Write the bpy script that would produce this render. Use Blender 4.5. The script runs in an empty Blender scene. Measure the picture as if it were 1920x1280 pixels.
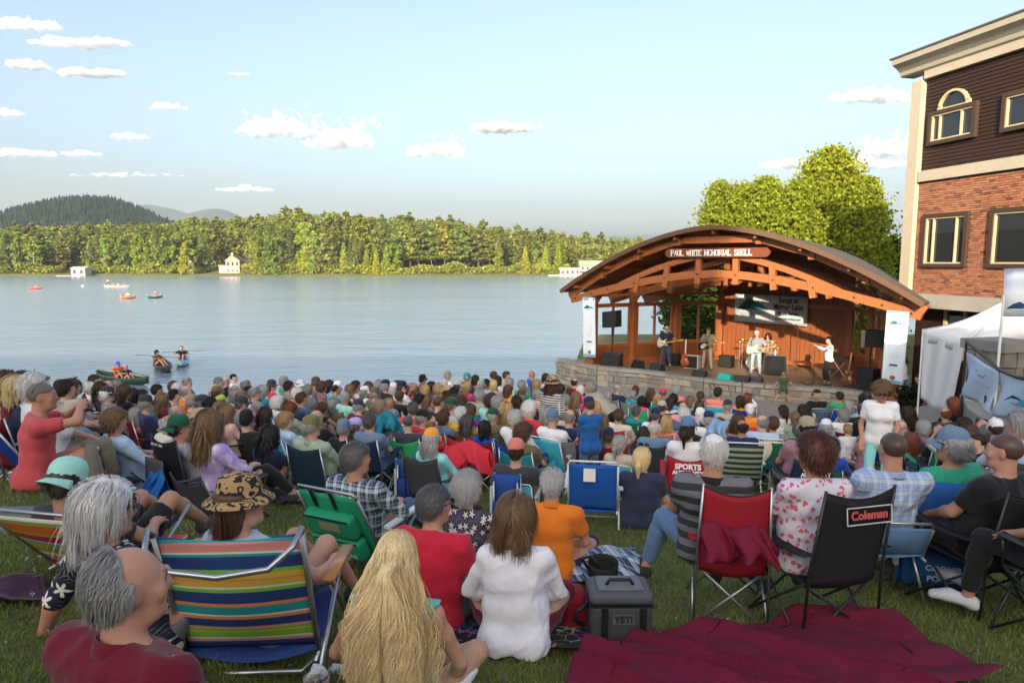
import bpy, math, random
import numpy as np
from mathutils import Vector, Matrix
R = math.radians
rng = np.random.default_rng(11)
random.seed(7)
sc = bpy.context.scene
COL = sc.collection

# ------------------------------------------------------------------ camera, sky, sun, exposure
CAMZ, PITCH, F = 6.0, R(6.62), 1280.0
cam = bpy.data.cameras.new('camera'); cam.sensor_width = 36; cam.lens = 24.0
cam.clip_start = 0.05; cam.clip_end = 20000
camo = bpy.data.objects.new('camera', cam); COL.objects.link(camo)
camo.location = (0, 0, CAMZ); camo.rotation_euler = (R(90) - PITCH, 0, 0)
sc.camera = camo
SUN_AZ = math.atan2(-0.25, -0.97)          # direction towards the sun, measured from +Y to +X
SUN_EL = R(16)
sunl = bpy.data.lights.new('sun', 'SUN'); sunl.energy = 3.5; sunl.angle = R(0.6); sunl.color = (1.0, 0.83, 0.60)
suno = bpy.data.objects.new('sun', sunl); COL.objects.link(suno)
sd = Vector((math.sin(SUN_AZ) * math.cos(SUN_EL), math.cos(SUN_AZ) * math.cos(SUN_EL), math.sin(SUN_EL)))
suno.rotation_euler = sd.to_track_quat('Z', 'Y').to_euler()
sc.view_settings.view_transform = 'Standard'; sc.view_settings.look = 'None'
sc.view_settings.gamma = 1.0; sc.view_settings.use_curve_mapping = False
sc.view_settings.exposure = 1.35
sc.cycles.use_denoising = True
sc.cycles.volume_bounces = 2; sc.cycles.max_bounces = 6; sc.cycles.diffuse_bounces = 3; sc.cycles.glossy_bounces = 3
sc.cycles.transparent_max_bounces = 6; sc.cycles.caustics_reflective = False; sc.cycles.caustics_refractive = False
sc.cycles.sample_clamp_indirect = 4.0

def ray(px, py):
    a = (px - 960) / F; b = (640 - py) / F
    return np.array([a, math.cos(PITCH) + b * math.sin(PITCH), -math.sin(PITCH) + b * math.cos(PITCH)])
def at(px, py, D):                      # the point at depth y = D seen in direction (px, py)
    r = ray(px, py); r = r * (D / r[1]); return Vector((r[0], r[1], CAMZ + r[2]))

def nd(nt, typ, **kw):
    n = nt.nodes.new(typ)
    for k, v in kw.items():
        if k.startswith('i_'):
            key = k[2:]; key = int(key) if key.isdigit() else key.replace('_', ' ')
            s = n.inputs[key]
            if isinstance(v, bpy.types.NodeSocket): nt.links.new(v, s)
            else: s.default_value = v
        else: setattr(n, k, v)
    return n
def ma(nt, op, a, b=None, c=None, clamp=False):
    n = nt.nodes.new('ShaderNodeMath'); n.operation = op; n.use_clamp = clamp
    for i, v in enumerate((a, b, c)):
        if v is None: continue
        if isinstance(v, bpy.types.NodeSocket): nt.links.new(v, n.inputs[i])
        else: n.inputs[i].default_value = v
    return n.outputs[0]

world = bpy.data.worlds.new('World'); sc.world = world; world.use_nodes = True
nt = world.node_tree; nt.nodes.clear()
SKY_STRENGTH = 0.15
def build_sky():
    sky = nd(nt, 'ShaderNodeTexSky', sky_type='NISHITA', sun_disc=False, sun_elevation=SUN_EL, sun_rotation=SUN_AZ,
             altitude=600, air_density=1.0, dust_density=10.0, ozone_density=1.7)
    hs = nd(nt, 'ShaderNodeHueSaturation', i_Color=sky.outputs[0], i_Saturation=.85)
    bg = nd(nt, 'ShaderNodeBackground', i_Color=hs.outputs[0], i_Strength=SKY_STRENGTH)
    out = nd(nt, 'ShaderNodeOutputWorld', i_Surface=bg.outputs[0])
build_sky()

# ------------------------------------------------------------------ helpers
def tag(o, label=None, cat=None, group=None, kind=None):
    if label: o['label'] = label
    if cat: o['category'] = cat
    if group: o['group'] = group
    if kind: o['kind'] = kind
    return o
def empty(name, loc=(0, 0, 0), rz=0.0, parent=None, scale=1.0):
    o = bpy.data.objects.new(name, None); COL.objects.link(o)
    o.location = loc; o.rotation_euler = (0, 0, rz); o.parent = parent; o.empty_display_size = .1
    if scale != 1.0: o.scale = (scale,) * 3
    return o
def mesh_np(name, V, Fc, smooth=False):
    me = bpy.data.meshes.new(name)
    V = np.asarray(V, dtype=np.float32); n = len(V)
    if isinstance(Fc, np.ndarray):
        m, k = Fc.shape
        me.vertices.add(n); me.vertices.foreach_set('co', V.ravel())
        me.loops.add(m * k); me.loops.foreach_set('vertex_index', Fc.astype(np.int32).ravel())
        me.polygons.add(m); me.polygons.foreach_set('loop_start', np.arange(0, m * k, k, dtype=np.int32))
        me.polygons.foreach_set('use_smooth', np.full(m, smooth, dtype=bool))
        me.update(calc_edges=True)
    else:
        me.from_pydata(V.tolist(), [], Fc)
        if smooth: me.polygons.foreach_set('use_smooth', np.full(len(me.polygons), True, dtype=bool))
        me.update()
    return me
def obj(name, me, mat=None, parent=None, loc=None, rot=None, col=None):
    o = bpy.data.objects.new(name, me); COL.objects.link(o)
    if mat is not None and len(me.materials) == 0: me.materials.append(mat)
    if parent is not None: o.parent = parent
    if loc is not None: o.location = loc
    if rot is not None: o.rotation_euler = rot
    if col is not None: o['col'] = tuple(float(c) for c in col)
    return o
def frame_of(p, q, up=(0, 0, 1)):
    d = Vector(q) - Vector(p); L = d.length; d.normalize(); u = Vector(up)
    if abs(d.dot(u)) > .97: u = Vector((0, 1, 0)) if abs(d.y) < .9 else Vector((1, 0, 0))
    s = d.cross(u).normalized(); u2 = s.cross(d)
    return d, s, u2, L
class MB:
    def __init__(s): s.v = []; s.f = []
    def add(s, V, Fc):
        n = len(s.v); s.v += [tuple(map(float, p)) for p in V]; s.f += [tuple(i + n for i in f) for f in Fc]; return s
    def box(s, c, size, M=None):
        x, y, z = [a / 2 for a in size]
        V = [Vector(p) for p in ((-x,-y,-z),(x,-y,-z),(x,y,-z),(-x,y,-z),(-x,-y,z),(x,-y,z),(x,y,z),(-x,y,z))]
        V = [(M @ p if M else p) + Vector(c) for p in V]
        return s.add(V, [(0,3,2,1),(4,5,6,7),(0,1,5,4),(1,2,6,5),(2,3,7,6),(3,0,4,7)])
    def beam(s, p, q, w, h, up=(0, 0, 1)):          # w across, h along up
        d, a, u, L = frame_of(p, q, up); p = Vector(p); q = Vector(q); V = []
        for e in (p, q):
            for (i, j) in ((-1,-1),(1,-1),(1,1),(-1,1)): V.append(e + a * (i * w / 2) + u * (j * h / 2))
        return s.add(V, [(0,1,2,3),(7,6,5,4),(0,4,5,1),(1,5,6,2),(2,6,7,3),(3,7,4,0)])
    def tube(s, pts, r, n=8, cap=True):
        pts = [Vector(p) for p in pts]; rs = r if isinstance(r, (list, tuple)) else [r] * len(pts)
        V = []; prev = None
        for i, p in enumerate(pts):
            d = (pts[min(i + 1, len(pts) - 1)] - pts[max(i - 1, 0)])
            if d.length < 1e-9: d = Vector((0, 0, 1))
            d.normalize()
            if prev is None:
                u = Vector((0, 0, 1)) if abs(d.z) < .9 else Vector((1, 0, 0)); a = d.cross(u).normalized()
            else: a = (prev - d * prev.dot(d)).normalized()
            prev = a; b = d.cross(a)
            for k in range(n):
                t = 2 * math.pi * k / n; V.append(p + (a * math.cos(t) + b * math.sin(t)) * rs[i])
        Fc = []
        for i in range(len(pts) - 1):
            for k in range(n):
                k2 = (k + 1) % n; Fc.append((i*n+k, i*n+k2, (i+1)*n+k2, (i+1)*n+k))
        if cap: Fc.append(tuple(range(n - 1, -1, -1))); Fc.append(tuple((len(pts)-1)*n + k for k in range(n)))
        return s.add(V, Fc)
    def lathe(s, prof, n=16, c=(0, 0, 0), M=None):   # prof: (r, z)
        V = []; c = Vector(c)
        for (r, z) in prof:
            for k in range(n):
                t = 2 * math.pi * k / n; p = Vector((r * math.cos(t), r * math.sin(t), z)); V.append((M @ p if M else p) + c)
        Fc = []
        for i in range(len(prof) - 1):
            for k in range(n):
                k2 = (k + 1) % n; Fc.append((i*n+k, i*n+k2, (i+1)*n+k2, (i+1)*n+k))
        Fc.append(tuple(range(n - 1, -1, -1))); Fc.append(tuple((len(prof)-1)*n + k for k in range(n)))
        return s.add(V, Fc)
    def prism(s, poly, y0, y1, M=None):              # poly in x,z extruded along y
        n = len(poly); V = [Vector((x, y0, z)) for x, z in poly] + [Vector((x, y1, z)) for x, z in poly]
        if M: V = [M @ p for p in V]
        return s.add(V, [tuple(range(n)), tuple(range(2*n-1, n-1, -1))] + [(i, n+i, n+(i+1)%n, (i+1)%n) for i in range(n)])
    def grid(s, Fn, nu, nv):                          # Fn(u,v) -> point
        V = [Fn(i / nu, j / nv) for j in range(nv + 1) for i in range(nu + 1)]
        return s.add(V, [(j*(nu+1)+i, j*(nu+1)+i+1, (j+1)*(nu+1)+i+1, (j+1)*(nu+1)+i) for j in range(nv) for i in range(nu)])
    def sheet(s, Fn, nu, nv, t):                      # a cloth sheet with thickness t
        P = [[Vector(Fn(i / nu, j / nv)) for i in range(nu + 1)] for j in range(nv + 1)]
        V = []; W = []
        for j in range(nv + 1):
            for i in range(nu + 1):
                a = P[j][min(i+1, nu)] - P[j][max(i-1, 0)]; b = P[min(j+1, nv)][i] - P[max(j-1, 0)][i]
                n = a.cross(b); n = n.normalized() if n.length > 1e-12 else Vector((0, 0, 1))
                V.append(P[j][i] + n * (t / 2)); W.append(P[j][i] - n * (t / 2))
        m = (nu + 1) * (nv + 1); Fc = []
        for j in range(nv):
            for i in range(nu):
                q = (j*(nu+1)+i, j*(nu+1)+i+1, (j+1)*(nu+1)+i+1, (j+1)*(nu+1)+i)
                Fc.append(q); Fc.append(tuple(m + k for k in reversed(q)))
        rim = [i for i in range(nu + 1)] + [j*(nu+1)+nu for j in range(1, nv+1)] + [nv*(nu+1)+i for i in range(nu-1, -1, -1)] + [j*(nu+1) for j in range(nv-1, 0, -1)]
        for a, b in zip(rim, rim[1:] + rim[:1]): Fc.append((b, a, m + a, m + b))
        return s.add(V + W, Fc)
    def mesh(s, name, smooth=False): return mesh_np(name, s.v, s.f, smooth)
    def build(s, name, mat=None, parent=None, smooth=False, col=None, loc=None, rot=None):
        return obj(name, s.mesh(name, smooth), mat, parent, loc, rot, col)

def copy_tree(o, parent=None):
    c = o.copy(); COL.objects.link(c); c.parent = parent
    for ch in o.children: copy_tree(ch, c)
    return c

# ------------------------------------------------------------------ materials
def pmat(name, col=None, rough=.7, var=.25, scale=4.0, bump=.15, bscale=None, metal=0.0, spec=.4, stretch=(1, 1, 1), coat=0.0, detail=5.0, sheen=0.0, alpha=1.0, hue=None):
    """plain procedural surface; col None = colour from the object's own 'col' property"""
    m = bpy.data.materials.new(name); m.use_nodes = True; t = m.node_tree; t.nodes.clear()
    tc = nd(t, 'ShaderNodeTexCoord'); mp = nd(t, 'ShaderNodeMapping', i_Vector=tc.outputs['Object']); mp.inputs['Scale'].default_value = stretch
    nz = nd(t, 'ShaderNodeTexNoise', i_Vector=mp.outputs[0], i_Scale=scale, i_Detail=detail, i_Roughness=.6)
    if col is None: base = nd(t, 'ShaderNodeAttribute', attribute_type='OBJECT', attribute_name='col').outputs['Color']
    else:
        rgb = nd(t, 'ShaderNodeRGB'); rgb.outputs[0].default_value = (*col, 1); base = rgb.outputs[0]
    f = ma(t, 'ADD', ma(t, 'MULTIPLY', ma(t, 'SUBTRACT', nz.outputs[0], .5), 2 * var), 1.0)
    vm = nd(t, 'ShaderNodeVectorMath', operation='SCALE', i_0=base, i_Scale=f)
    cc = vm.outputs[0]
    if hue is not None:
        n2 = nd(t, 'ShaderNodeTexNoise', i_Vector=mp.outputs[0], i_Scale=scale * .35, i_Detail=3.0)
        mx = nd(t, 'ShaderNodeMix', data_type='RGBA')
        t.links.new(ma(t, 'MULTIPLY', ma(t, 'SUBTRACT', n2.outputs[0], .42), 3.0, clamp=True), mx.inputs[0])
        t.links.new(cc, mx.inputs[6]); mx.inputs[7].default_value = (*hue, 1); cc = mx.outputs[2]
    bs = nd(t, 'ShaderNodeBsdfPrincipled', i_Base_Color=cc, i_Roughness=rough, i_Metallic=metal)
    bs.inputs['Specular IOR Level'].default_value = spec; bs.inputs['Coat Weight'].default_value = coat
    bs.inputs['Sheen Weight'].default_value = sheen; bs.inputs['Alpha'].default_value = alpha
    if bump:
        nb = nz if bscale is None else nd(t, 'ShaderNodeTexNoise', i_Vector=mp.outputs[0], i_Scale=bscale, i_Detail=4.0)
        bp = nd(t, 'ShaderNodeBump', i_Height=nb.outputs[0], i_Strength=bump, i_Distance=.02); t.links.new(bp.outputs[0], bs.inputs['Normal'])
    nd(t, 'ShaderNodeOutputMaterial', i_Surface=bs.outputs[0]); return m
def leafmat(name, trans=.35, var=.35):
    m = bpy.data.materials.new(name); m.use_nodes = True; t = m.node_tree; t.nodes.clear()
    base = nd(t, 'ShaderNodeAttribute', attribute_type='OBJECT', attribute_name='col').outputs['Color']
    g = nd(t, 'ShaderNodeNewGeometry')
    f = ma(t, 'ADD', ma(t, 'MULTIPLY', g.outputs['Random Per Island'], 2 * var), 1 - var)
    vm = nd(t, 'ShaderNodeVectorMath', operation='SCALE', i_0=base, i_Scale=f)
    d = nd(t, 'ShaderNodeBsdfDiffuse', i_Color=vm.outputs[0]); tr = nd(t, 'ShaderNodeBsdfTranslucent', i_Color=vm.outputs[0])
    mx = nd(t, 'ShaderNodeMixShader', i_0=trans, i_1=d.outputs[0], i_2=tr.outputs[0])
    nd(t, 'ShaderNodeOutputMaterial', i_Surface=mx.outputs[0]); return m
M = {}
M['leaf'] = leafmat('leaf'); M['bark'] = pmat('bark', None, .9, .3, 8, .4, stretch=(1, 1, .2))
M['wood_stain'] = pmat('stained_timber', (.32, .105, .034), .45, .28, 3.0, .12, stretch=(6, 6, .8), coat=.12)
M['wood_dark'] = pmat('stained_boards', (.235, .072, .022), .5, .25, 3.0, .1, stretch=(6, 6, .5))
M['rock'] = pmat('stone', None, .85, .3, 5.0, .5, bscale=14)
M['concrete'] = pmat('concrete', (.33, .31, .28), .85, .2, 3.0, .15, hue=(.24, .23, .21))
M['mortar'] = pmat('mortar', (.32, .29, .25), .9, .2, 10)
M['paint'] = pmat('paint', None, .55, .12, 3.0, .05)
M['black_plastic'] = pmat('black_plastic', (.012, .012, .013), .5, .2, 20, .2)
M['metal'] = pmat('steel_tube', (.42, .43, .45), .32, .1, 12, .03, metal=.85)
M['dark_metal'] = pmat('black_tube', (.02, .02, .022), .4, .1, 12, .03, spec=.5)
M['white_metal'] = pmat('white_tube', (.72, .74, .76), .35, .06, 10, .02)
M['cloth'] = pmat('cloth', None, .85, .14, 9, .25, bscale=22, spec=.2, sheen=.15)
M['canvas'] = pmat('canvas', None, .75, .1, 6, .3, bscale=9, spec=.25)
M['white_fabric'] = pmat('white_fabric', (.74, .74, .75), .8, .06, 3, .25, bscale=3)
M['glass'] = pmat('window_glass', (.012, .015, .018), .04, .1, 2, .012, bscale=.8, spec=.9)
M['roofing'] = pmat('roofing', (.10, .085, .07), .8, .25, 6, .2)
M['plastic'] = pmat('plastic', None, .45, .06, 6, .03)

# ------------------------------------------------------------------ terrain
def sst(a, b, x): t = np.clip((x - a) / (b - a), 0, 1); return t * t * (3 - 2 * t)
def ground(x, y):
    x = np.asarray(x, float); y = np.asarray(y, float)
    z = np.where(y < 0, 4.5 + .12 * np.minimum(-y, 30), np.where(y < 10, 4.5 - .2 * y, 2.5 - .125 * (y - 10)))
    z = np.maximum(z, 1.32 - .03 * np.clip(y - 19.5, 0, 4))
    z = z + .2 * np.clip(-x - .5, 0, 7) * np.interp(y, [-4, 1, 5.6, 6.8, 9, 12, 16, 20], [0, 1, 1, .5, .36, .36, .2, 0])     # terrace on the left
    z = z - .28 * sst(6.5, 3.0, x) * sst(19, 25, y) * (x > -30)
    z = z + .7 * sst(10, 12.5, x) * sst(12.5, 16, y) * sst(21, 19, y)
    ys = np.where(x < 2, 27.5 + .1 * np.clip(x, -40, 0), 27.5 + np.clip((x - 2) * 6.5, 0, 19))
    sh = sst(ys - 5, ys + 1.5, y) 
    sh = np.where(x > 3.5, sst(ys - 1, ys + 2, y), sh)
    return z * (1 - sh) + (-1.2) * sh
def gz(x, y): return float(ground(x, y))

def grid_mesh(name, xs, ys, zf, smooth=True):
    X, Y = np.meshgrid(xs, ys); Z = zf(X, Y); V = np.stack([X, Y, Z], -1).reshape(-1, 3)
    nx, ny = len(xs), len(ys); i = np.arange(nx - 1)[None] + np.arange(ny - 1)[:, None] * nx
    Fc = np.stack([i, i + 1, i + nx + 1, i + nx], -1).reshape(-1, 4)
    return mesh_np(name, V, Fc, smooth)
M['lawn'] = pmat('lawn_soil', (.125, .145, .045), .95, .5, 3.0, .5, bscale=30, hue=(.11, .10, .05))
xs = np.concatenate([np.linspace(-70, -16, 28), np.linspace(-15, 22, 112), np.linspace(24, 70, 24)])
ys = np.concatenate([np.linspace(-60, -2, 24), np.linspace(-1.5, 30, 130), np.linspace(30.5, 60, 60)])
tag(obj('lawn', grid_mesh('lawn', xs, ys, ground), M['lawn']), kind='structure')

# lake
def water_mat():
    m = bpy.data.materials.new('lake_water'); m.use_nodes = True; t = m.node_tree; t.nodes.clear()
    tc = nd(t, 'ShaderNodeTexCoord')
    h = None
    for sc_, st, w in ((.9, (1, 1.8, 1), .035), (3.2, (1, 1.6, 1), .014), (.12, (1, 2.2, 1), .10)):
        mp = nd(t, 'ShaderNodeMapping', i_Vector=tc.outputs['Object']); mp.inputs['Scale'].default_value = st
        n = nd(t, 'ShaderNodeTexNoise', i_Vector=mp.outputs[0], i_Scale=sc_, i_Detail=3.0, i_Roughness=.55)
        k = ma(t, 'MULTIPLY', n.outputs[0], w); h = k if h is None else ma(t, 'ADD', h, k)
    calm = nd(t, 'ShaderNodeTexNoise', i_Scale=.018, i_Detail=2.0)
    mp = nd(t, 'ShaderNodeMapping', i_Vector=tc.outputs['Object']); mp.inputs['Scale'].default_value = (1, 4, 1); t.links.new(mp.outputs[0], calm.inputs['Vector'])
    st = ma(t, 'MULTIPLY', ma(t, 'SUBTRACT', calm.outputs[0], .36), 7.0, clamp=True)
    st = ma(t, 'ADD', ma(t, 'MULTIPLY', st, .75), .25)
    bp = nd(t, 'ShaderNodeBump', i_Height=h, i_Strength=st, i_Distance=1.4)
    bs = nd(t, 'ShaderNodeBsdfPrincipled', i_Base_Color=(.21, .28, .33, 1), i_Roughness=.2, i_Normal=bp.outputs[0], i_IOR=1.55)
    bs.inputs['Specular IOR Level'].default_value = .6
    nd(t, 'ShaderNodeOutputMaterial', i_Surface=bs.outputs[0]); return m
tag(MB().grid(lambda u, v: (-1500 + 3000 * u, 12 + 700 * v, 0), 30, 14).build('lake', water_mat()), kind='structure')

# far shore and hills
FS = 296.0
def shore_z(X, Y):
    d = Y - FS - 6 * np.sin(X * .021) - 3 * np.sin(X * .07 + 1)
    rise = 9 * np.exp(-((X + 75) / 95) ** 2) + 4.5 * np.exp(-((X + 190) / 60) ** 2) + 3.5
    return np.where(d < 0, d * .25, 1.0 * sst(0, 2, d) + rise * sst(8, 75, d))
M['shore'] = pmat('shore_ground', (.12, .11, .045), .95, .4, .6, .2, hue=(.09, .13, .03))
tag(obj('far_shore', grid_mesh('far_shore', np.linspace(-700, 700, 240), np.linspace(FS - 30, FS + 190, 70), shore_z), M['shore']), kind='structure')
# ------------------------------------------------------------------ hills behind the wood
def tri_cloud(C, size, flat=1.0, rg=rng, quad=False):
    """one small leaf face round each centre"""
    n = len(C); size = np.broadcast_to(np.asarray(size, float), (n,))[:, None]
    a = rg.normal(size=(n, 3)); a[:, 2] *= flat; a /= np.linalg.norm(a, axis=1)[:, None]
    b = rg.normal(size=(n, 3)); b[:, 2] *= flat; b -= a * (a * b).sum(1)[:, None]; b /= np.maximum(np.linalg.norm(b, axis=1)[:, None], 1e-6)
    a *= size; b *= size
    if quad:
        V = np.stack([C - a, C - b * .55, C + a, C + b * .55], 1).reshape(-1, 3); k = 4
    else:
        V = np.stack([C - a * .7 - b * .5, C + a * .7 - b * .5, C + b * .8], 1).reshape(-1, 3); k = 3
    return V, np.arange(len(V)).reshape(-1, k)
def hill_mesh(name, D, prof, back, n=90):
    """ridge seen from the park: prof = list of (px, py) along its skyline, at depth D"""
    P = [at(px, py, D) for px, py in prof]; xs = np.linspace(P[0].x, P[-1].x, n); zs = np.interp(xs, [p.x for p in P], [p.z for p in P])
    k = np.hanning(9); k /= k.sum(); zs = np.convolve(np.pad(zs, 4, mode='edge'), k, 'valid')
    zs = zs + .012 * (zs.max()) * np.sin(xs * 40 / D) * np.sin(xs * 97 / D + 1)
    def zf(X, Y):
        t = (Y - D) / back; base = np.interp(X, xs, zs)
        return base * np.cos(np.clip(t, -1, 1) * math.pi / 2) ** 1.3 - 12
    return grid_mesh(name, xs, np.linspace(D - back, D + back, 30), zf), zf, xs
M['hill'] = pmat('hill_woodland', (.012, .024, .014), .95, .5, .05, 0, detail=8)  # cloud shade over the hill is put into its dark green
M['far_hill'] = pmat('mountain_woodland', (.02, .035, .022), .95, .4, .01, 0, detail=8)
me, hz, hx = hill_mesh('hill', 1000, [(-140, 470), (-60, 455), (15, 418), (60, 396), (100, 378), (140, 366), (180, 361), (215, 366), (250, 381), (290, 400), (330, 414), (400, 440)], 300)
tag(obj('hill', me, M['hill']), kind='structure')
n = 5200; X = rng.uniform(hx[0], hx[-1], n); Y = 1000 + 300 * rng.uniform(-1, .25, n); Zb = hz(X, Y)
V = []; Fc = []
for x, y, z in zip(X, Y, Zb):
    if z < 4: continue
    h = rng.uniform(6, 12); r = h * rng.uniform(.22, .34); k = len(V); a0 = rng.uniform(0, 6)
    for q in range(5): V.append((x + r * math.cos(a0 + q * 1.2566), y + r * math.sin(a0 + q * 1.2566), z - 1 + rng.uniform(0, 2)))
    V.append((x, y, z + h)); Fc += [(k + q, k + (q + 1) % 5, k + 5) for q in range(5)]
tag(obj('hillside_wood', mesh_np('hillside_wood', V, np.array(Fc)), M['leaf'], col=(.016, .032, .016)), 'evergreen wood covering the rounded hill, coloured dark for cloud shade', 'wood', kind='stuff')
for nm, D, prof, bk in (('mountain_ridge', 3600, [(200, 436), (262, 382), (285, 378), (310, 384), (345, 395), (370, 396), (395, 389), (414, 385), (440, 397), (470, 414), (520, 440)], 700),
                        ('mountain_ridge', 4200, [(1020, 470), (1090, 446), (1140, 437), (1180, 439), (1225, 436), (1300, 445), (1420, 450), (1600, 446), (1690, 448), (1800, 452), (1950, 470)], 600),
                        ('mountain_ridge', 3000, [(-120, 425), (-40, 412), (15, 411), (60, 425), (120, 450)], 500)):
    tag(obj(nm, hill_mesh(nm, D, prof, bk)[0], M['far_hill']), kind='structure')

# ------------------------------------------------------------------ fair weather clouds, far off and high up
def cloud_mat(name, dens):
    m = bpy.data.materials.new(name); m.use_nodes = True; t = m.node_tree; t.nodes.clear()
    v = nd(t, 'ShaderNodeVolumePrincipled', i_Color=(.90, .91, .93, 1), i_Density=dens, i_Anisotropy=-.1); nd(t, 'ShaderNodeOutputMaterial', i_Volume=v.outputs[0]); return m
crg = np.random.default_rng(77); CLOUDS = []
def cloud(px, py, w, h, dens, D=3000): CLOUDS.append((px, py, w, h, dens, D))
def build_clouds():
    for (px, py, w, h, dens, D) in CLOUDS:
        c = at(px, py, D); W = w / F * D; H = h / F * D; g = H / 5.5; f = Field((-1.25 * W, -.75 * W, -H), (1.25 * W, .75 * W, 1.5 * H), max(g, W / 24))
        k = max(5, int(w / h * 3.2))
        for i in range(k):                     # a row of puffs over a flat base
            u = crg.uniform(-.95, .95); r = H * crg.uniform(.35, .85) * (1 - .6 * abs(u)); f.ell((u * W, crg.normal() * .15 * W, -.3 * H + .35 * r), (r * crg.uniform(1.2, 2.0), r * 1.3, r), None, .3 * H)
        f.ell((0, 0, -.35 * H), (.9 * W, .3 * W, .3 * H), None, .3 * H)
        X = np.stack(np.meshgrid(*f.ax, indexing='ij'), -1); sh = X.shape[:3]; P = X.reshape(-1, 3)
        f.F = (f.F + ((vnoise(P / (H * .55) + px) * 1.0 + vnoise(P / (H * .24) + py) * .5) * H * .5).reshape(sh)).astype(np.float32)
        V, Q = f.mesh()
        if len(V) < 20: continue
        tag(obj('cloud', mesh_np('cloud', V, Q, True), cloud_mat('cloud_vapour', dens * 1.4 / H), loc=c), kind='stuff')
for c in ((45, 42, 60, 16, .5), (150, 78, 90, 11, .6), (50, 120, 34, 12, .7), (172, 134, 62, 11, .8), (450, 137, 18, 6, .3), (315, 198, 32, 9, .5),
          (525, 236, 58, 22, .8), (640, 256, 55, 24, .9), (815, 278, 45, 19, 1.0), (948, 236, 60, 15, 1.1), (1580, 303, 140, 15, .7), (1690, 275, 60, 22, .9),
          (1640, 178, 75, 17, .7), (245, 254, 34, 9, .35), (460, 353, 50, 8, .4), (230, 328, 150, 6, .25), (40, 285, 90, 9, .2), (155, 287, 34, 7, .35), (10, 210, 30, 9, .3)): cloud(*c)

# ------------------------------------------------------------------ trees
def trunk_mb(h, r, lean=0.0, n=6, segs=6, rg=rng, limbs=()):
    b = MB(); pts = []
    for i in range(segs + 1):
        t = i / segs; pts.append((lean * t * h + rg.normal() * .006 * h * t, rg.normal() * .006 * h * t, h * t - .4 * (i == 0)))
    b.tube(pts, [r * (1.25 if i == 0 else 1) * (1 - .85 * i / segs) for i in range(segs + 1)], n)
    for (p, q, rr) in limbs: b.tube([p, (Vector(p) + Vector(q)) / 2 + Vector((0, 0, .02 * h)), q], [rr, rr * .7, rr * .25], 5)
    return b
def pine_crown(H, rg, levels=15, bare=.3, R=.2, size=.55, per=5, tuft=6, droop=0.0, spire=False, flat=.35):
    C = []; S = []; limbs = []
    for i in range(levels):
        t = bare + (1 - bare) * (i + .2 * rg.normal()) / levels; t = min(max(t, bare), .985)
        u = (t - bare) / (1 - bare)
        L = R * H * ((1 - u) ** .8 * .95 + .06 if spire else (math.sin(math.pi * min(1, .16 + .84 * u) ** .8) ** .8 * .9 + .1))
        for k in range(per):
            if not spire and rg.random() < .22: continue
            an = rg.uniform(0, 6.283); l = L * rg.uniform(.6, 1.15)
            end = np.array([math.cos(an) * l, math.sin(an) * l, t * H + (.12 * l if not spire else -.25 * l) - droop * l])
            limbs.append(((0, 0, t * H - .02 * H), tuple(end), .06 * H / 24))
            for f in np.linspace(.3 if not spire else .2, 1.0, 5):
                c = np.array([0, 0, t * H]) * (1 - f) + end * f
                m = tuft if f > .5 else tuft // 2 + 1
                C.append(c + rg.normal(size=(m, 3)) * np.array([1, 1, .35]) * l * .13); S += [size * rg.uniform(.7, 1.3)] * m
    tip = rg.normal(size=(16, 3)) * np.array([.01, .01, .025]) * H + np.array([0, 0, .975 * H]); C.append(tip); S += [size * .8] * 16
    C = np.concatenate(C); V, Fc = tri_cloud(C, np.array(S), flat, rg); return V, Fc, limbs[::3]
def dense_crown(H, rg, n=1700, R=.16, size=.5, power=.75, base=.03):
    t = rg.random(n) ** 1.25; an = rg.uniform(0, 6.283, n); lob = 1 + .28 * np.sin(an * 3 + t * 19) + .18 * np.sin(an * 5 - t * 31)
    r = R * H * (1 - t) ** power * lob * rg.uniform(.55, 1.05, n) + .01 * H
    C = np.stack([r * np.cos(an), r * np.sin(an), H * (base + (1 - base) * t)], 1)
    V, Fc = tri_cloud(C, size * rg.uniform(.6, 1.3, n), 1.0, rg); return V, Fc, []
def round_crown(H, rg, clumps=34, per=46, R=.24, bare=.28, size=.5):
    C = []; limbs = []
    for i in range(clumps):
        u = rg.random(); an = rg.uniform(0, 6.283); z = bare + (.97 - bare) * u
        rr = R * H * math.sin(math.pi * (.12 + .8 * u)) ** .7 * math.sqrt(rg.random()) * 1.0
        c = np.array([rr * math.cos(an), rr * math.sin(an), z * H]); limbs.append(((0, 0, (bare + .55 * (z - bare)) * H), tuple(c), .05 * H / 20))
        d = rg.normal(size=(per, 3)); d /= np.linalg.norm(d, axis=1)[:, None]; d *= R * H * .32 * rg.random((per, 1)) ** .4; d[:, 2] *= .75; C.append(c + d)
    C = np.concatenate(C); V, Fc = tri_cloud(C, size * rg.uniform(.6, 1.3, len(C)), .8, rg); return V, Fc, limbs[::2]
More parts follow.
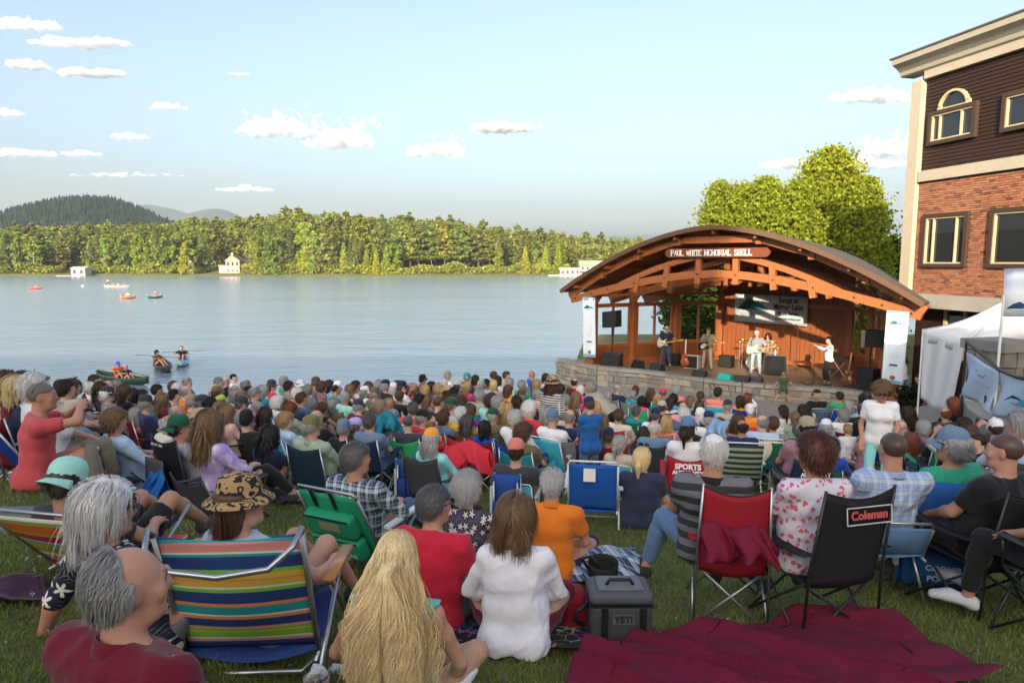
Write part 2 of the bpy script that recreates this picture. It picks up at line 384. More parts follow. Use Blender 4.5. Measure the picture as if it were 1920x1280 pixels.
def make_tree(kind, seed):
    rg = np.random.default_rng(seed)
    if kind == 'pine': H = 24; V, Fc, L = pine_crown(H, rg, 16, rg.uniform(.12, .32) if seed % 2 else .24, rg.uniform(.18, .24), 1.0, 6, 9, flat=.45); tr = trunk_mb(H * .95, .3, 0, rg=rg, limbs=L)
    elif kind == 'spruce': H = 20; V, Fc, L = pine_crown(H, rg, 22, .06, .17, .8, 8, 7, spire=True, flat=.6); tr = trunk_mb(H * .95, .24, 0, rg=rg)
    elif kind == 'cedar': H = 12; V, Fc, L = dense_crown(H, rg, 2600, rg.uniform(.15, .2), .5); tr = trunk_mb(H * .8, .18, 0, rg=rg)
    elif kind == 'birch': H = 17; V, Fc, L = round_crown(H, rg, 34, 70, .18, .14, .5); tr = trunk_mb(H * .85, .15, rg.uniform(-.06, .06), rg=rg, limbs=L)
    elif kind == 'maple': H = 19; V, Fc, L = round_crown(H, rg, 46, 80, .25, .05, .6); tr = trunk_mb(H * .75, .25, 0, rg=rg, limbs=L)
    elif kind == 'shrub': H = 4.2; V, Fc, L = round_crown(H, rg, 22, 34, .45, .05, .32); tr = trunk_mb(H * .5, .07, 0, rg=rg)
    return mesh_np(kind + '_crown', V, Fc), tr.mesh(kind + '_trunk', True)
TREES = {k: [make_tree(k, 100 + 17 * j + 1000 * i) for j in range(m)] for i, (k, m) in enumerate((('pine', 4), ('spruce', 3), ('cedar', 3), ('birch', 3), ('maple', 3), ('shrub', 2)))}
TCOL = {'pine': (.225, .235, .055), 'spruce': (.19, .21, .055), 'cedar': (.33, .33, .045), 'birch': (.29, .32, .05), 'maple': (.25, .285, .05), 'shrub': (.32, .33, .06)}
TLAB = {'pine': 'tall layered pine in the wood across the lake', 'spruce': 'pointed dark spruce in the wood across the lake',
        'cedar': 'slim yellow green cedar on the far lake shore', 'birch': 'airy pale trunked birch on the far lake shore',
        'maple': 'round leafy tree in the wood across the lake', 'shrub': 'low bright shrub at the far waterline'}
TNAME = {'pine': 'pine_tree', 'spruce': 'spruce_tree', 'cedar': 'cedar_tree', 'birch': 'birch_tree', 'maple': 'leafy_tree', 'shrub': 'shrub'}
BARKC = {'pine': (.13, .10, .075), 'spruce': (.1, .08, .06), 'cedar': (.13, .1, .07), 'birch': (.34, .31, .26), 'maple': (.12, .1, .08), 'shrub': (.1, .08, .06)}
TREEINFO = []
def plant(kind, x, y, s, rg, j=None, col=None, sink=.3):
    cm, tm = TREES[kind][rg.integers(len(TREES[kind])) if j is None else j]
    r = empty(TNAME[kind], (x, y, float(shore_z(np.array(x), np.array(y))) - sink), rg.uniform(0, 6.28)); r.scale = (s * rg.uniform(.85, 1.2), s * rg.uniform(.85, 1.2), s)
    c = np.array(col if col is not None else TCOL[kind]) * rg.uniform(.8, 1.2) * np.array([rg.uniform(.78, 1.02), 1, rg.uniform(.8, 1.3)])
    obj('crown', cm, M['leaf'], r, col=c); obj('trunk', tm, M['bark'], r, col=BARKC[kind])
    TREEINFO.append((r, kind, x / y * F + 960, y - FS - 6 * math.sin(x * .021), s)); return tag(r, TLAB[kind], 'shrub' if kind == 'shrub' else 'tree', 'trees of the far shore')
rg = np.random.default_rng(5)
GAPS = [(-205, -190), (-148, -143), (-138, -116), (-102, -97), (-27, -18), (-50, -8), (26, 62)]
def in_gap(x, gs, pad=0): return any(a - pad < x < b + pad for a, b in gs)
def sky_top(px): return np.interp(px, [-100, 0, 60, 180, 300, 400, 480, 540, 620, 700, 800, 900, 1000, 1100, 1250, 1500, 1800], [425, 418, 414, 413, 412, 404, 398, 390, 391, 397, 401, 414, 424, 436, 444, 450, 452])
npl = 0
# front row along the water
for x in np.arange(-262, 92, 4.4):
    x = x + rg.uniform(-1.5, 1.5); d = 4 + 6 * math.sin(x * .021) + 3 * math.sin(x * .07 + 1)
    if in_gap(x, [(-205, -187), (-138, -115), (26, 64)]): continue
    open_ = -50 < x < -2
    kind = rg.choice(['cedar', 'birch', 'shrub', 'spruce', 'maple'], p=[.42, .14, .2, .14, .10]) if not open_ else 'shrub'
    plant(kind, x, FS + d + rg.uniform(0, 5), rg.uniform(.7, 1.15) * (.8 if kind == 'maple' else .62 if open_ else 1), rg); npl += 1
# middle rows and the ridge, filled up to the skyline the photo shows
for row, (dd, sp) in enumerate(((14, 5.6), (28, 5.8), (50, 6.2))):
    for x in np.arange(-285, 100, sp):
        x = x + rg.uniform(-2.4, 2.4); y = FS + dd + 6 * math.sin(x * .021) + rg.uniform(-5, 5)
        if in_gap(x, GAPS if row == 0 else [(-203, -192), (-136, -119), (29, 60)] if row == 1 else []): continue
        zt = at(960 + x / y * F, sky_top(960 + x / y * F), y).z; z0 = float(shore_z(np.array(x), np.array(y)))
        full = zt - z0
        kind = rg.choice(['pine', 'spruce', 'maple', 'birch'], p=[[.52, .26, .12, .10], [.68, .2, .1, .02], [.84, .12, .04, 0]][row])
        hh = {'pine': 24, 'spruce': 20, 'maple': 19, 'birch': 17}[kind]
        want = full * (rg.uniform(.5, .8) if row == 0 else rg.uniform(.74, .95) if row == 1 else rg.uniform(.86, 1.06))
        
        plant(kind, x, y, max(.45, min(want / hh, 1.5)), rg); npl += 1
for x in (-48, -45, -41.5, -36, -30, -28, -24, -21.5, -15, -10):                         # bare red-barked pines over the bank
    plant('pine', x, FS + 16 + 6 * math.sin(x * .021) + rg.uniform(-3, 3), rg.uniform(.8, .95), rg, j=1)
# the wood behind, a closed mass
n = 120000; X = rg.uniform(-420, 330, n); Y = FS + rg.uniform(26, 95, n); PX = 960 + X / Y * F
zt = np.array([at(a, sky_top(a) + 6, b).z for a, b in zip(PX, Y)]); zb = shore_z(X, Y); T = rg.random(n) ** .7
T = np.where(Y < FS + 55, T * .78, T); lump = 1 - .22 * (.5 + .5 * np.sin(X * .9)) * (.5 + .5 * np.sin(X * .37 + 2)) - .06 * rg.random(n)
V, Fc = tri_cloud(np.stack([X, Y, zb + (zt - zb) * T * lump * .97], 1), rg.uniform(.6, 1.3, n), .7, rg)
tag(obj('distant_wood', mesh_np('distant_wood', V, Fc), M['leaf'], col=(.20, .215, .05)), 'closed wood filling the ridge behind the shore trees', 'wood', kind='stuff')

n = 34000; X = rg.uniform(-300, 240, n); d0 = 6 * np.sin(X * .021) + 3 * np.sin(X * .07 + 1); Y = FS + d0 + rg.uniform(2, 15, n); hh = (2.0 + 3.2 * (vn0 := .5 + .5 * np.sin(X * .31) * np.sin(X * .113 + 1))) * rg.random(n) ** .8
hide = np.zeros(n, bool)
for a_, b_ in ((-204, -190), (-137, -117), (-148, -142), (28, 62)): hide |= (X > a_) & (X < b_)
V, Fc = tri_cloud(np.stack([X, Y, shore_z(X, Y) + hh], 1)[~hide], rg.uniform(.35, .8, (~hide).sum()), .8, rg)
tag(obj('shore_undergrowth', mesh_np('shore_undergrowth', V, Fc), M['leaf'], col=(.27, .29, .055)), 'low green undergrowth along the far waterline', 'undergrowth', kind='stuff')
# ------------------------------------------------------------------ houses across the lake
def house(label, px, D, w, dep, h, rh, wall, roof, nwin=(2, 3), gable='front', zbase=None, py=512, extra=None):
    x = at(px, py, D).x; z = float(shore_z(np.array(x), np.array(D))) if zbase is None else zbase
    r = empty('lake_house', (x, D, z - .3), 0)
    MB().box((0, 0, h / 2), (w, dep, h)).build('wall', M['paint'], r, col=wall)
    b = MB()
    if gable == 'front': b.prism([(-w/2-.5, h-.15), (w/2+.5, h-.15), (0, h+rh)], -dep/2-.5, dep/2+.5)
    else: b.prism([(-dep/2-.5, h-.15), (dep/2+.5, h-.15), (0, h+rh)], -w/2-.5, w/2+.5, Matrix.Rotation(R(90), 4, 'Z'))
    b.build('roof', M['paint'], r, col=roof)
    rows, cols = nwin; wm = None
    for i in range(rows):
        for j in range(cols):
            cx = -w/2 + w * (j + .5) / cols; cz = h * (i + .55) / rows
            q = MB().box((0, 0, 0), (w / cols * .42, .12, h / rows * .5)).build('window', M['glass'], r, loc=(cx, -dep/2 - .02, cz)) if wm is None else obj('window', wm, None, r, loc=(cx, -dep/2 - .02, cz))
            wm = q.data
    if extra: extra(r, w, dep, h, rh)
    return tag(r, label, 'house')
def dock(r, w, dep, h, rh):
    MB().box((-w * .3, -dep/2 - 3, .1), (w * 1.7, 2.4, .5)).build('dock', M['paint'], r, col=(.42, .4, .36))
def chimney(r, w, dep, h, rh):
    MB().box((-w*.18, 0, h + rh * .7), (.9, .9, 3.4)).build('chimney', M['paint'], r, col=(.45, .33, .27)); dock(r, w, dep, h, rh)
    MB().box((-w*.78, .5, h * .3), (w * .62, dep*.8, h * .6)).build('side_wing', M['paint'], r, col=(.42, .31, .25))
    MB().box((-w*.78, .5, h * .6 + .2), (w * .66, dep*.9, .5)).build('side_roof', M['paint'], r, col=(.3, .24, .2))
def porch(r, w, dep, h, rh):
    MB().prism([(-2.6, h + .2), (2.6, h + .2), (0, h + 2.1)], -dep/2 - 1.2, -dep/2 + 2).build('dormer', M['paint'], r, col=(.42, .45, .4))
    pm = None
    for i in range(7):
        q = MB().box((0, 0, h * .72), (.3, .3, h * .5)).build('column', M['paint'], r, col=(.5, .5, .48), loc=(-w/2 + w * i / 6, -dep/2 - .9, 0)) if pm is None else obj('column', pm, None, r, loc=(-w/2 + w * i / 6, -dep/2 - .9, 0), col=(.5, .5, .48))
        pm = q.data
    MB().box((0, -dep/2 - .8, h * .47), (w + 1, 2.2, .35)).build('balcony', M['paint'], r, col=(.5, .5, .48)); dock(r, w, dep, h, rh)
house('small white boathouse with a dock at the far waterline', 153, FS + 4, 6.0, 5, 3.6, .6, (.42, .42, .38), (.42, .42, .39), (1, 2), 'side', .2, extra=dock)
house('pale lake house with gable and chimney at the far waterline', 442, FS + 9, 6.0, 6, 6.2, 2.4, (.40, .27, .21), (.24, .18, .15), (2, 3), 'front', .8, extra=chimney)
house('narrow grey cottage half hidden by trees across the lake', 360, FS + 12, 4.2, 5, 5, 1.8, (.5, .47, .4), (.3, .27, .24), (2, 1), 'front', 1.0)
house('low tan roofed cottage among cedars across the lake', 541, FS + 18, 6.0, 5, 5.5, 1.6, (.45, .4, .33), (.5, .44, .38), (1, 3), 'side', 2.0)
house('dark cabin with a window band under the tall pines', 866, FS + 26, 9.5, 6, 3.2, 1.2, (.16, .15, .12), (.07, .07, .06), (1, 6), 'side', 5.0)
house('low red and white boathouse beside the green roofed pavilion', 1068, FS + 6, 8.5, 6, 2.6, .8, (.5, .3, .24), (.6, .58, .54), (1, 4), 'side', .5, extra=dock)
house('white two storey pavilion with a wide green roof', 1118, FS + 10, 15, 8, 3.6, 2.6, (.5, .5, .47), (.23, .29, .20), (2, 7), 'side', .8, extra=porch)

# ------------------------------------------------------------------ cedars and bushes by the stage
def spray_crown(H, R, n, rg, size=.16, base=.02, lobes=64, power=.62):
    """sprays of scale leaves hanging in clumps over a ragged cone"""
    C = []; 
    for i in range(lobes):
        t = (i + rg.random()) / lobes; an = rg.uniform(0, 6.283); k = int(n / lobes * (1.6 - 1.2 * t))
        rad = R * (1 - t) ** power; nl = 11
        for q in range(nl):
            a2 = an + q * 6.283 / nl + rg.normal() * .3; rr = rad * (rg.uniform(.6, 1.1) if rg.random() < .85 else rg.uniform(1.1, 1.3))
            c = np.array([rr * math.cos(a2), rr * math.sin(a2), H * (base + (1 - base) * t)]); m = max(4, k // nl)
            f = rg.random((m, 1)) ** .6
            p = c * np.array([1, 1, 0]) * f + np.array([0, 0, c[2]]) + np.array([0, 0, -1.0]) * f * rad * rg.uniform(-.25, .35) + rg.normal(size=(m, 3)) * np.array([.2, .2, .24]) * (.4 + rad * .5)
            C.append(p)
    C = np.concatenate(C); C = C[C[:, 2] > .05]
    return tri_cloud(C, size * rg.uniform(.6, 1.4, len(C)), 1.5, rg)
def near_tree(name, label, px, D, pytop, R, n, col, size, seed, kind='cedar', zb=None, power=.42):
    rg = np.random.default_rng(seed); p = at(px, pytop, D); zb = max(gz(p.x, D), .1) if zb is None else zb; H = p.z - zb
    r = empty(name, (p.x, D, zb))
    if kind == 'cedar': V, Fc = spray_crown(H, R, n, rg, size, power=power)
    else:
        C = []; cl = int(n / 60)
        for i in range(cl):
            u = rg.random(); an = rg.uniform(0, 6.28); rr = R * math.sin(math.pi * (.1 + .85 * u)) ** .7 * math.sqrt(rg.random()); d = rg.normal(size=(60, 3)) * R * .16
            C.append(np.array([rr * math.cos(an), rr * math.sin(an), H * (.12 + .85 * u)]) + d)
        C = np.concatenate(C); V, Fc = tri_cloud(C, size * rg.uniform(.6, 1.4, len(C)), .8, rg, quad=True)
    obj('crown', mesh_np('crown', V, Fc), M['leaf'], r, col=col)
    trunk_mb(H * .8, .2, 0, 8, rg=rg).build('trunk', M['bark'], r, True, col=(.12, .09, .06))
    return tag(r, label, 'tree' if kind != 'bush' else 'bush')
near_tree('cedar_tree', 'tallest bright cedar behind the right side of the stage roof', 1560, 39, 285, 3.2, 86000, (.23, .265, .03), .125, 1, power=.34)
near_tree('cedar_tree', 'broad bright cedar behind the middle of the stage roof', 1438, 41, 338, 2.3, 44000, (.22, .26, .03), .125, 2, power=.3)
near_tree('cedar_tree', 'leftmost bright cedar rising behind the stage roof', 1352, 43, 346, 2.0, 40000, (.21, .25, .032), .125, 3, power=.3)
near_tree('cedar_tree', 'bright cedar filling in between the leftmost and middle cedars', 1396, 42, 350, 1.9, 30000, (.215, .255, .03), .125, 5, power=.3)
near_tree('cedar_tree', 'lower bright cedar right of the tallest cedar', 1624, 37.5, 340, 2.0, 34000, (.22, .265, .03), .125, 4, power=.32)
near_tree('cedar_tree', 'low bright cedar between the tallest and the middle cedar', 1495, 38, 345, 2.1, 34000, (.22, .265, .03), .125, 9, power=.32)
near_tree('dark_bush', 'dark green tree between the cedars and the brick building', 1672, 40, 445, 1.1, 7000, (.03, .05, .018), .16, 6, 'round')
near_tree('leafy_tree', 'dark leafy tree seen through the stage window panes', 1305, 42, 470, 2.2, 14000, (.05, .085, .02), .17, 7, 'round')
# ------------------------------------------------------------------ bandshell
SC = Vector((7.3, 24.4, 0)); SU = Vector((.74, -.67, 0)).normalized(); SV = Vector((SU.y * -1, SU.x, 0))
SFZ = 1.62
MS = Matrix(((SU.x, SV.x, 0, SC.x), (SU.y, SV.y, 0, SC.y), (0, 0, 1, 0), (0, 0, 0, 1)))   # (s, t, z) -> world
def S(s, t, z): return MS @ Vector((s, t, z))
shell = empty('band_shell', S(0, 0, SFZ)); tag(shell, 'open timber concert shell with arched roof and trusses on a stone platform', 'bandstand')
shell.matrix_world = Matrix.Translation(SC + Vector((0, 0, SFZ))) @ MS.to_3x3().to_4x4()
HZ = -SFZ                                  # local z = abs z - SFZ
def part(mb, name, mat, parent=shell, smooth=False, col=None): return mb.build(name, mat, parent, smooth, col)
# roof profile, abs heights
def roofz(s, k=1.0): return 7.22 - 2.42 * (abs(s) / 6.6) ** 1.72
def sc_t(t): return 1.0 - .028 * max(t, 0)  # the roof narrows a little to the back
def roof_pt(s, t, dz=0): return (s * sc_t(t), t, roofz(s) - SFZ + dz - .05 * max(t, 0))
b = MB(); NS = 40
def roof_grid(u, v): return roof_pt(-6.6 + 13.2 * u, -.55 + 7.6 * v)
b.sheet(roof_grid, NS, 6, .09); part(b, 'roof_deck', M['roofing'])
tilem = M['roofing']
bm = MB()
for i in range(NS): bm.beam(roof_pt(-6.6 + 13.2 * i / NS, -.60, -.02), roof_pt(-6.6 + 13.2 * (i + 1) / NS, -.60, -.02), .05, .16)
part(bm, 'roof_edge', pmat('fascia', (.11, .06, .035), .6, .2, 5, .1))
# boards under the roof
for j in range(9):
    t0 = -.5 + j * .82
    b = MB(); b.grid(lambda u, v: roof_pt(-6.45 + 12.9 * u, t0 + .80 * v, -.07), 24, 1); part(b, 'ceiling_board', M['wood_dark'])
knots = [-6.55, -4.9, -3.25, -1.5, 1.5, 3.25, 4.9, 6.55]
def bolt(parent, p): part(MB().lathe([(.035, 0), (.035, .02), (.015, .028)], 8, p, Matrix.Rotation(R(90), 4, 'X')), 'bolt', M['dark_metal'], parent)
def truss(t, full=True):
    k = sc_t(t); dz = -.05 * max(t, 0)
    r = None
    for a, b_ in zip(knots, knots[1:]):     # rafter segments under the roof
        p = Vector(roof_pt(a, t, -.24)); q = Vector(roof_pt(b_, t, -.24))
        o = part(MB().beam(p, q, .16, .24), 'rafter', M['wood_stain']); r = r or o
    if full:
        for a in knots[1:-1]:
            part(MB().beam(Vector(roof_pt(a, t - .02, -.02)), Vector(roof_pt(a, t - .02, -.42)), .24, .2, (1, 0, 0)), 'rafter_block', M['wood_stain'])
    lo = lambda s: 5.60 - SFZ - 1.16 * (abs(s) / 6.4) ** 1.6 + dz
    mi = lambda s: 6.27 - SFZ - 1.72 * (abs(s) / 5.2) ** 1.6 + dz
    n = 12
    for half in (-1, 1):
        bb = MB()
        for i in range(n // 2):
            a = half * 6.45 * i / (n // 2); c = half * 6.45 * (i + 1) / (n // 2); bb.beam((a * k, t, lo(a)), (c * k, t, lo(c)), .15, .27)
        part(bb, 'lower_chord', M['wood_stain'])
        bb = MB()
        for i in range(6):
            a = half * 4.75 * i / 6; c = half * 4.75 * (i + 1) / 6; bb.beam((a * k, t + .01, mi(a)), (c * k, t + .01, mi(c)), .13, .2)
        part(bb, 'upper_chord', M['wood_stain'])
        for a in (.72, 2.05, 3.35):
            s0 = half * a; p = (s0 * k * 1.0, t - .02, lo(s0) - .34); q = (s0 * k * .96, t - .02, mi(s0) + .05)
            part(MB().beam(p, q, .17, .2, (1, 0, 0)), 'web_post', M['wood_stain'])
            if full: bolt(r, (s0 * k, t - .11, lo(s0)))
        if full:
            for a in (4.6, 5.4, 6.2): bolt(r, (half * a * k, t - .09, lo(half * a)))
truss(0.0); truss(2.3); truss(4.5, False)
for s in np.linspace(-6, 6, 9):             # purlins from front to back
    part(MB().beam(roof_pt(s, -.45, -.16), roof_pt(s, 6.9, -.16), .09, .14), 'purlin', M['wood_stain'])
# walls: posts, window panels, boarded back
WP = [(-5.7, .45), (-4.95, 2.4), (-4.0, 4.4), (-2.75, 6.3), (2.75, 6.3), (4.0, 4.4), (4.95, 2.4), (5.7, .45)]
def soff(s, t): return roofz(s / sc_t(t)) - SFZ - .42 - .05 * max(t, 0)
for i, (s, t) in enumerate(WP):
    h = soff(s, t); p = part(MB().box((s, t, h / 2), (.26, .26, h)), 'post', M['wood_stain'])
    part(MB().box((s, t, .18), (.42, .42, .36)), 'post_base', M['wood_stain'], p)
    sg = -1 if s > 0 else 1
    part(MB().beam((s, t - .02, h - .75), (s + sg * .55, t - .02, h + .02), .12, .18), 'brace', M['wood_stain'], p)
def wall_panel(a, c, windows=True):
    A = Vector((a[0], a[1], 0)); C = Vector((c[0], c[1], 0)); d = (C - A); L = d.length; d.normalize(); nn = Vector((-d.y, d.x, 0))
    X = lambda f, z: A + d * (f * L) + Vector((0, 0, z))
    e0, e1 = .14 / L, 1 - .14 / L
    for z, h in ((.12, .24), (.86, .14), (2.56, .16), (3.0, .12)): part(MB().beam(X(e0, z), X(e1, z), .12, h), 'rail', M['wood_stain'])
    for f in (e0 + .03, .5, e1 - .03): part(MB().beam(X(f, .93), X(f, 2.48), .1, .09 if f != .5 else .08, tuple(d)), 'window_mullion', M['wood_stain'])
    nb = max(3, int(L / .24))
    for i in range(nb):
        f0 = e0 + (e1 - e0) * i / nb; f1 = e0 + (e1 - e0) * (i + .93) / nb
        part(MB().beam(X((f0 + f1) / 2, .24), X((f0 + f1) / 2, .79), (f1 - f0) * L, .05, tuple(nn)), 'board', M['wood_dark'])
for i in (0, 1, 2, 4, 5, 6): wall_panel(WP[i], WP[i + 1])
A, C = WP[3], WP[4]; nb = 26
for i in range(nb):
    f0 = A[0] + .13 + (C[0] - A[0] - .26) * i / nb; f1 = A[0] + .13 + (C[0] - A[0] - .26) * (i + .94) / nb; h = soff((f0 + f1) / 2, 6.3) + .25
    part(MB().box(((f0 + f1) / 2, 6.33 + .012 * (i % 2), h / 2), (f1 - f0, .06, h)), 'back_board', M['wood_dark'])
for z in (.15, 2.56): part(MB().beam((A[0], 6.24, z), (C[0], 6.24, z), .08, .18), 'back_rail', M['wood_stain'])

# platform, coping and stone face along the measured front edge
FE = [Vector(p) for p in ((2.05, 30.2), (2.85, 28.75), (3.55, 27.7), (5.1, 26.75), (5.95, 25.95), (7.1, 24.75), (8.2, 23.9), (9.5, 23.25), (10.8, 22.8), (11.6, 22.2), (12.3, 21.3))]
stage = empty('stage_platform', (0, 0, 0)); tag(stage, 'curved stone faced stage platform with grey coping in front of the shell', 'stage')
def pave_z(x, y): return gz(x, y)
b = MB(); back = [S(5.9, 7.2, 0), S(-5.9, 7.2, 0)]
poly = [(p.x, p.y) for p in FE] + [(q.x, q.y) for q in (S(6.6, 1.5, 0), *back)]
n = len(poly); V = [(x, y, SFZ - .012) for x, y in poly] + [(x, y, -.6) for x, y in poly]
b.add(V, [tuple(range(n)), tuple(range(2 * n - 1, n - 1, -1))] + [(i, n + i, n + (i + 1) % n, (i + 1) % n) for i in range(n)])
part(b, 'stage_floor', pmat('stage_floor', (.26, .17, .11), .6, .25, 2.0, .1, hue=(.2, .14, .1)), stage)
def resample(P, step):
    out = [P[0]]; 
    for a, c in zip(P, P[1:]):
        m = max(1, int(round((c - a).length / step)))
        for i in range(1, m + 1): out.append(a.lerp(c, i / m))
    return out
rs = resample(FE, .95); rg = np.random.default_rng(3)
for a, c in zip(rs, rs[1:]):
    d = (c - a).normalized(); nn = Vector((d.y, -d.x)); g = .012
    p = a + d * g; q = c - d * g; m = (p + q) / 2 - nn * .1 + nn * rg.uniform(-.01, .015)
    bb = MB().beam((*(p + nn * .06 - nn * .16), SFZ + .075), (*(q + nn * .06 - nn * .16), SFZ + .075), .44, .13 + rg.uniform(-.01, .01))
    part(bb, 'coping_stone', M['rock'], stage, col=np.array((.30, .29, .26)) * rg.uniform(.8, 1.15))
sm = MB(); nst = 0
prev = FE[0]; acc = 0
segs = list(zip(FE, FE[1:]))
for (a, c) in segs:                         # irregular squared rubble, each stone its own piece
    d = (c - a); L = d.length; d.normalize(); nn = Vector((d.y, -d.x))
    zlo = min(pave_z(a.x, a.y), pave_z(c.x, c.y)) - .15; z = SFZ + .0
    part(MB().beam((*(a + nn * .02), (zlo + z) / 2 - .02), (*(c + nn * .02), (zlo + z) / 2 - .02), .06, z - zlo), 'mortar', M['mortar'], stage)
    while z > zlo + .05:
        h = rg.uniform(.13, .27); h = min(h, z - zlo + .05); x = 0.0
        while x < L - .02:
            w = min(rg.uniform(.18, .55), L - x)
            if L - x - w < .12: w = L - x
            p = a + d * (x + .012) + nn * (.055 + rg.uniform(0, .03)); q = a + d * (x + w - .012) + nn * (.055 + rg.uniform(0, .03))
            bb = MB().beam((*p, z - h / 2), (*q, z - h / 2), .09, h - .028)
            vv = [tuple(np.array(v) + rg.normal(size=3) * .008) for v in bb.v]; bb.v = vv
            tone = [(.33, .29, .22), (.27, .25, .21), (.37, .32, .24), (.30, .25, .2), (.22, .21, .2)][rg.integers(5)]
            part(bb, 'stone', M['rock'], stage, col=np.array(tone) * rg.uniform(.8, 1.15)); x += w
        z -= h
# paved apron
def apron():
    pts_in = resample(FE, .6); b = MB(); cols = len(pts_in)
    W = []
    for p in pts_in:
        for k, off in enumerate((0, 1.1, 2.2, 3.4)):
            q = p + Vector((-.56, -.83)) * off; W.append((q.x, q.y, gz(q.x, q.y) + .02))
    Fc = [(i*4+k, i*4+k+1, (i+1)*4+k+1, (i+1)*4+k) for i in range(cols - 1) for k in range(3)]
    b.add(W, Fc); return b
tag(apron().build('pavement', pmat('pavement', (.30, .285, .26), .9, .18, 1.5, .15, hue=(.25, .24, .22))), kind='structure')
b = MB()
path = [(10.4, 19.6), (11.6, 19.2), (12.6, 18.9), (14, 19), (16, 19.5)]
b.grid(lambda u, v: ((lambda p: (p[0], p[1], gz(p[0], p[1]) + .026))((8.8 + 8 * u, 14.6 + 6.6 * v - .6 * u))), 24, 20)
tag(b.build('footpath', pmat('footpath', (.29, .28, .26), .9, .15, 1.5, .15)), kind='structure')

# ------------------------------------------------------------------ lettering
def text_mesh(txt, size, bold=0.0, extrude=.004, align='CENTER', space=1.0, shear=0.0):
    cu = bpy.data.curves.new('lettering', 'FONT'); cu.body = txt; cu.size = size; cu.align_x = align; cu.align_y = 'CENTER'
    cu.extrude = extrude; cu.offset = bold; cu.space_character = space; cu.shear = shear; cu.resolution_u = 3
    o = bpy.data.objects.new('lettering_tmp', cu); COL.objects.link(o)
    dg = bpy.context.evaluated_depsgraph_get(); me = bpy.data.meshes.new_from_object(o.evaluated_get(dg)); bpy.data.objects.remove(o); bpy.data.curves.remove(cu)
    me.materials.clear(); me.name = 'lettering'; return me
def lettering(txt, size, parent, loc, rot=(R(90), 0, 0), col=(.8, .8, .78), bold=0.0, **kw):
    me = text_mesh(txt, size, bold, **kw); me.materials.append(M['paint'])
    return obj('lettering', me, None, parent, loc, rot, col)
# the name board
sign = empty('name_board', S(0, -.35, 6.33)); sign.matrix_world = Matrix.Translation(S(0.0, -.22, 6.33)) @ MS.to_3x3().to_4x4()
tag(sign, 'long brown name board with white letters under the roof arch', 'sign')
pl = [(-1.98, 0), (-1.9, .12), (-1.82, .16), (1.82, .16), (1.9, .12), (1.98, 0), (1.9, -.12), (1.82, -.16), (-1.82, -.16), (-1.9, -.12)]
MB().prism(pl, -.03, .03).build('board', pmat('sign_board', (.16, .045, .02), .5, .15, 4, .05), sign)
SERIF = {}
def serif_text(txt, h, w, parent, y, col, x0, z0):
    """slab serif capitals drawn as strokes"""
    G = {'P': [((0,0),(0,1)),((0,1),(.6,1)),((.6,1),(.75,.77)),((.75,.77),(.6,.5)),((.6,.5),(0,.5))], 'A': [((0,0),(.4,1)),((.4,1),(.8,0)),((.15,.36),(.65,.36))],
         'U': [((0,1),(0,.2)),((0,.2),(.2,0)),((.2,0),(.55,0)),((.55,0),(.75,.2)),((.75,.2),(.75,1))], 'L': [((0,0),(0,1)),((0,0),(.65,0)),((.65,0),(.65,.2))],
         'W': [((0,1),(.25,0)),((.25,0),(.5,.9)),((.5,.9),(.75,0)),((.75,0),(1,1))], 'H': [((0,0),(0,1)),((.75,0),(.75,1)),((0,.5),(.75,.5))], 'I': [((.2,0),(.2,1))],
         'T': [((.4,0),(.4,1)),((0,1),(.8,1)),((0,1),(0,.8)),((.8,1),(.8,.8))], 'E': [((0,0),(0,1)),((0,0),(.65,0)),((0,1),(.65,1)),((0,.5),(.5,.5)),((.65,0),(.65,.2)),((.65,1),(.65,.8))],
         'M': [((0,0),(0,1)),((0,1),(.45,.2)),((.45,.2),(.9,1)),((.9,1),(.9,0))], 'O': [((.2,0),(.55,0)),((.55,0),(.75,.25)),((.75,.25),(.75,.75)),((.75,.75),(.55,1)),((.55,1),(.2,1)),((.2,1),(0,.75)),((0,.75),(0,.25)),((0,.25),(.2,0))],
         'R': [((0,0),(0,1)),((0,1),(.6,1)),((.6,1),(.75,.77)),((.75,.77),(.6,.5)),((.6,.5),(0,.5)),((.4,.5),(.8,0))],
         'S': [((.7,.82),(.55,1)),((.55,1),(.2,1)),((.2,1),(.03,.78)),((.03,.78),(.7,.25)),((.7,.25),(.55,0)),((.55,0),(.15,0)),((.15,0),(0,.2))]}
    wid = {'I': .4, 'W': 1.0, 'M': .9}; x = x0
    for ch in txt:
        if ch == ' ': x += w * .75; continue
        b = MB()
        for (p, q) in G[ch]:
            vert = abs(p[0] - q[0]) < .12
            b.beam((x + p[0] * w, y, z0 + p[1] * h), (x + q[0] * w, y, z0 + q[1] * h), .012, .030 if vert else .022, (0, 0, 1) if not vert else (1, 0, 0))
            for e in (p, q):
                if vert and e[1] in (0, 1): b.box((x + e[0] * w, y - .001, z0 + e[1] * h), (.075, .012, .018))
        b.build('letter', M['paint'], parent, col=col); x += (wid.get(ch, .8) + .26) * w
    return x
xe = serif_text('PAUL WHITE MEMORIAL SHELL', .19, .122, sign, -.04, (.85, .85, .82), -1.70, -.095)
for s in (-1.85, 1.85): MB().tube([(s, 0, .12), (s, .1, .55)], .008, 5).build('hanger', M['dark_metal'], sign)
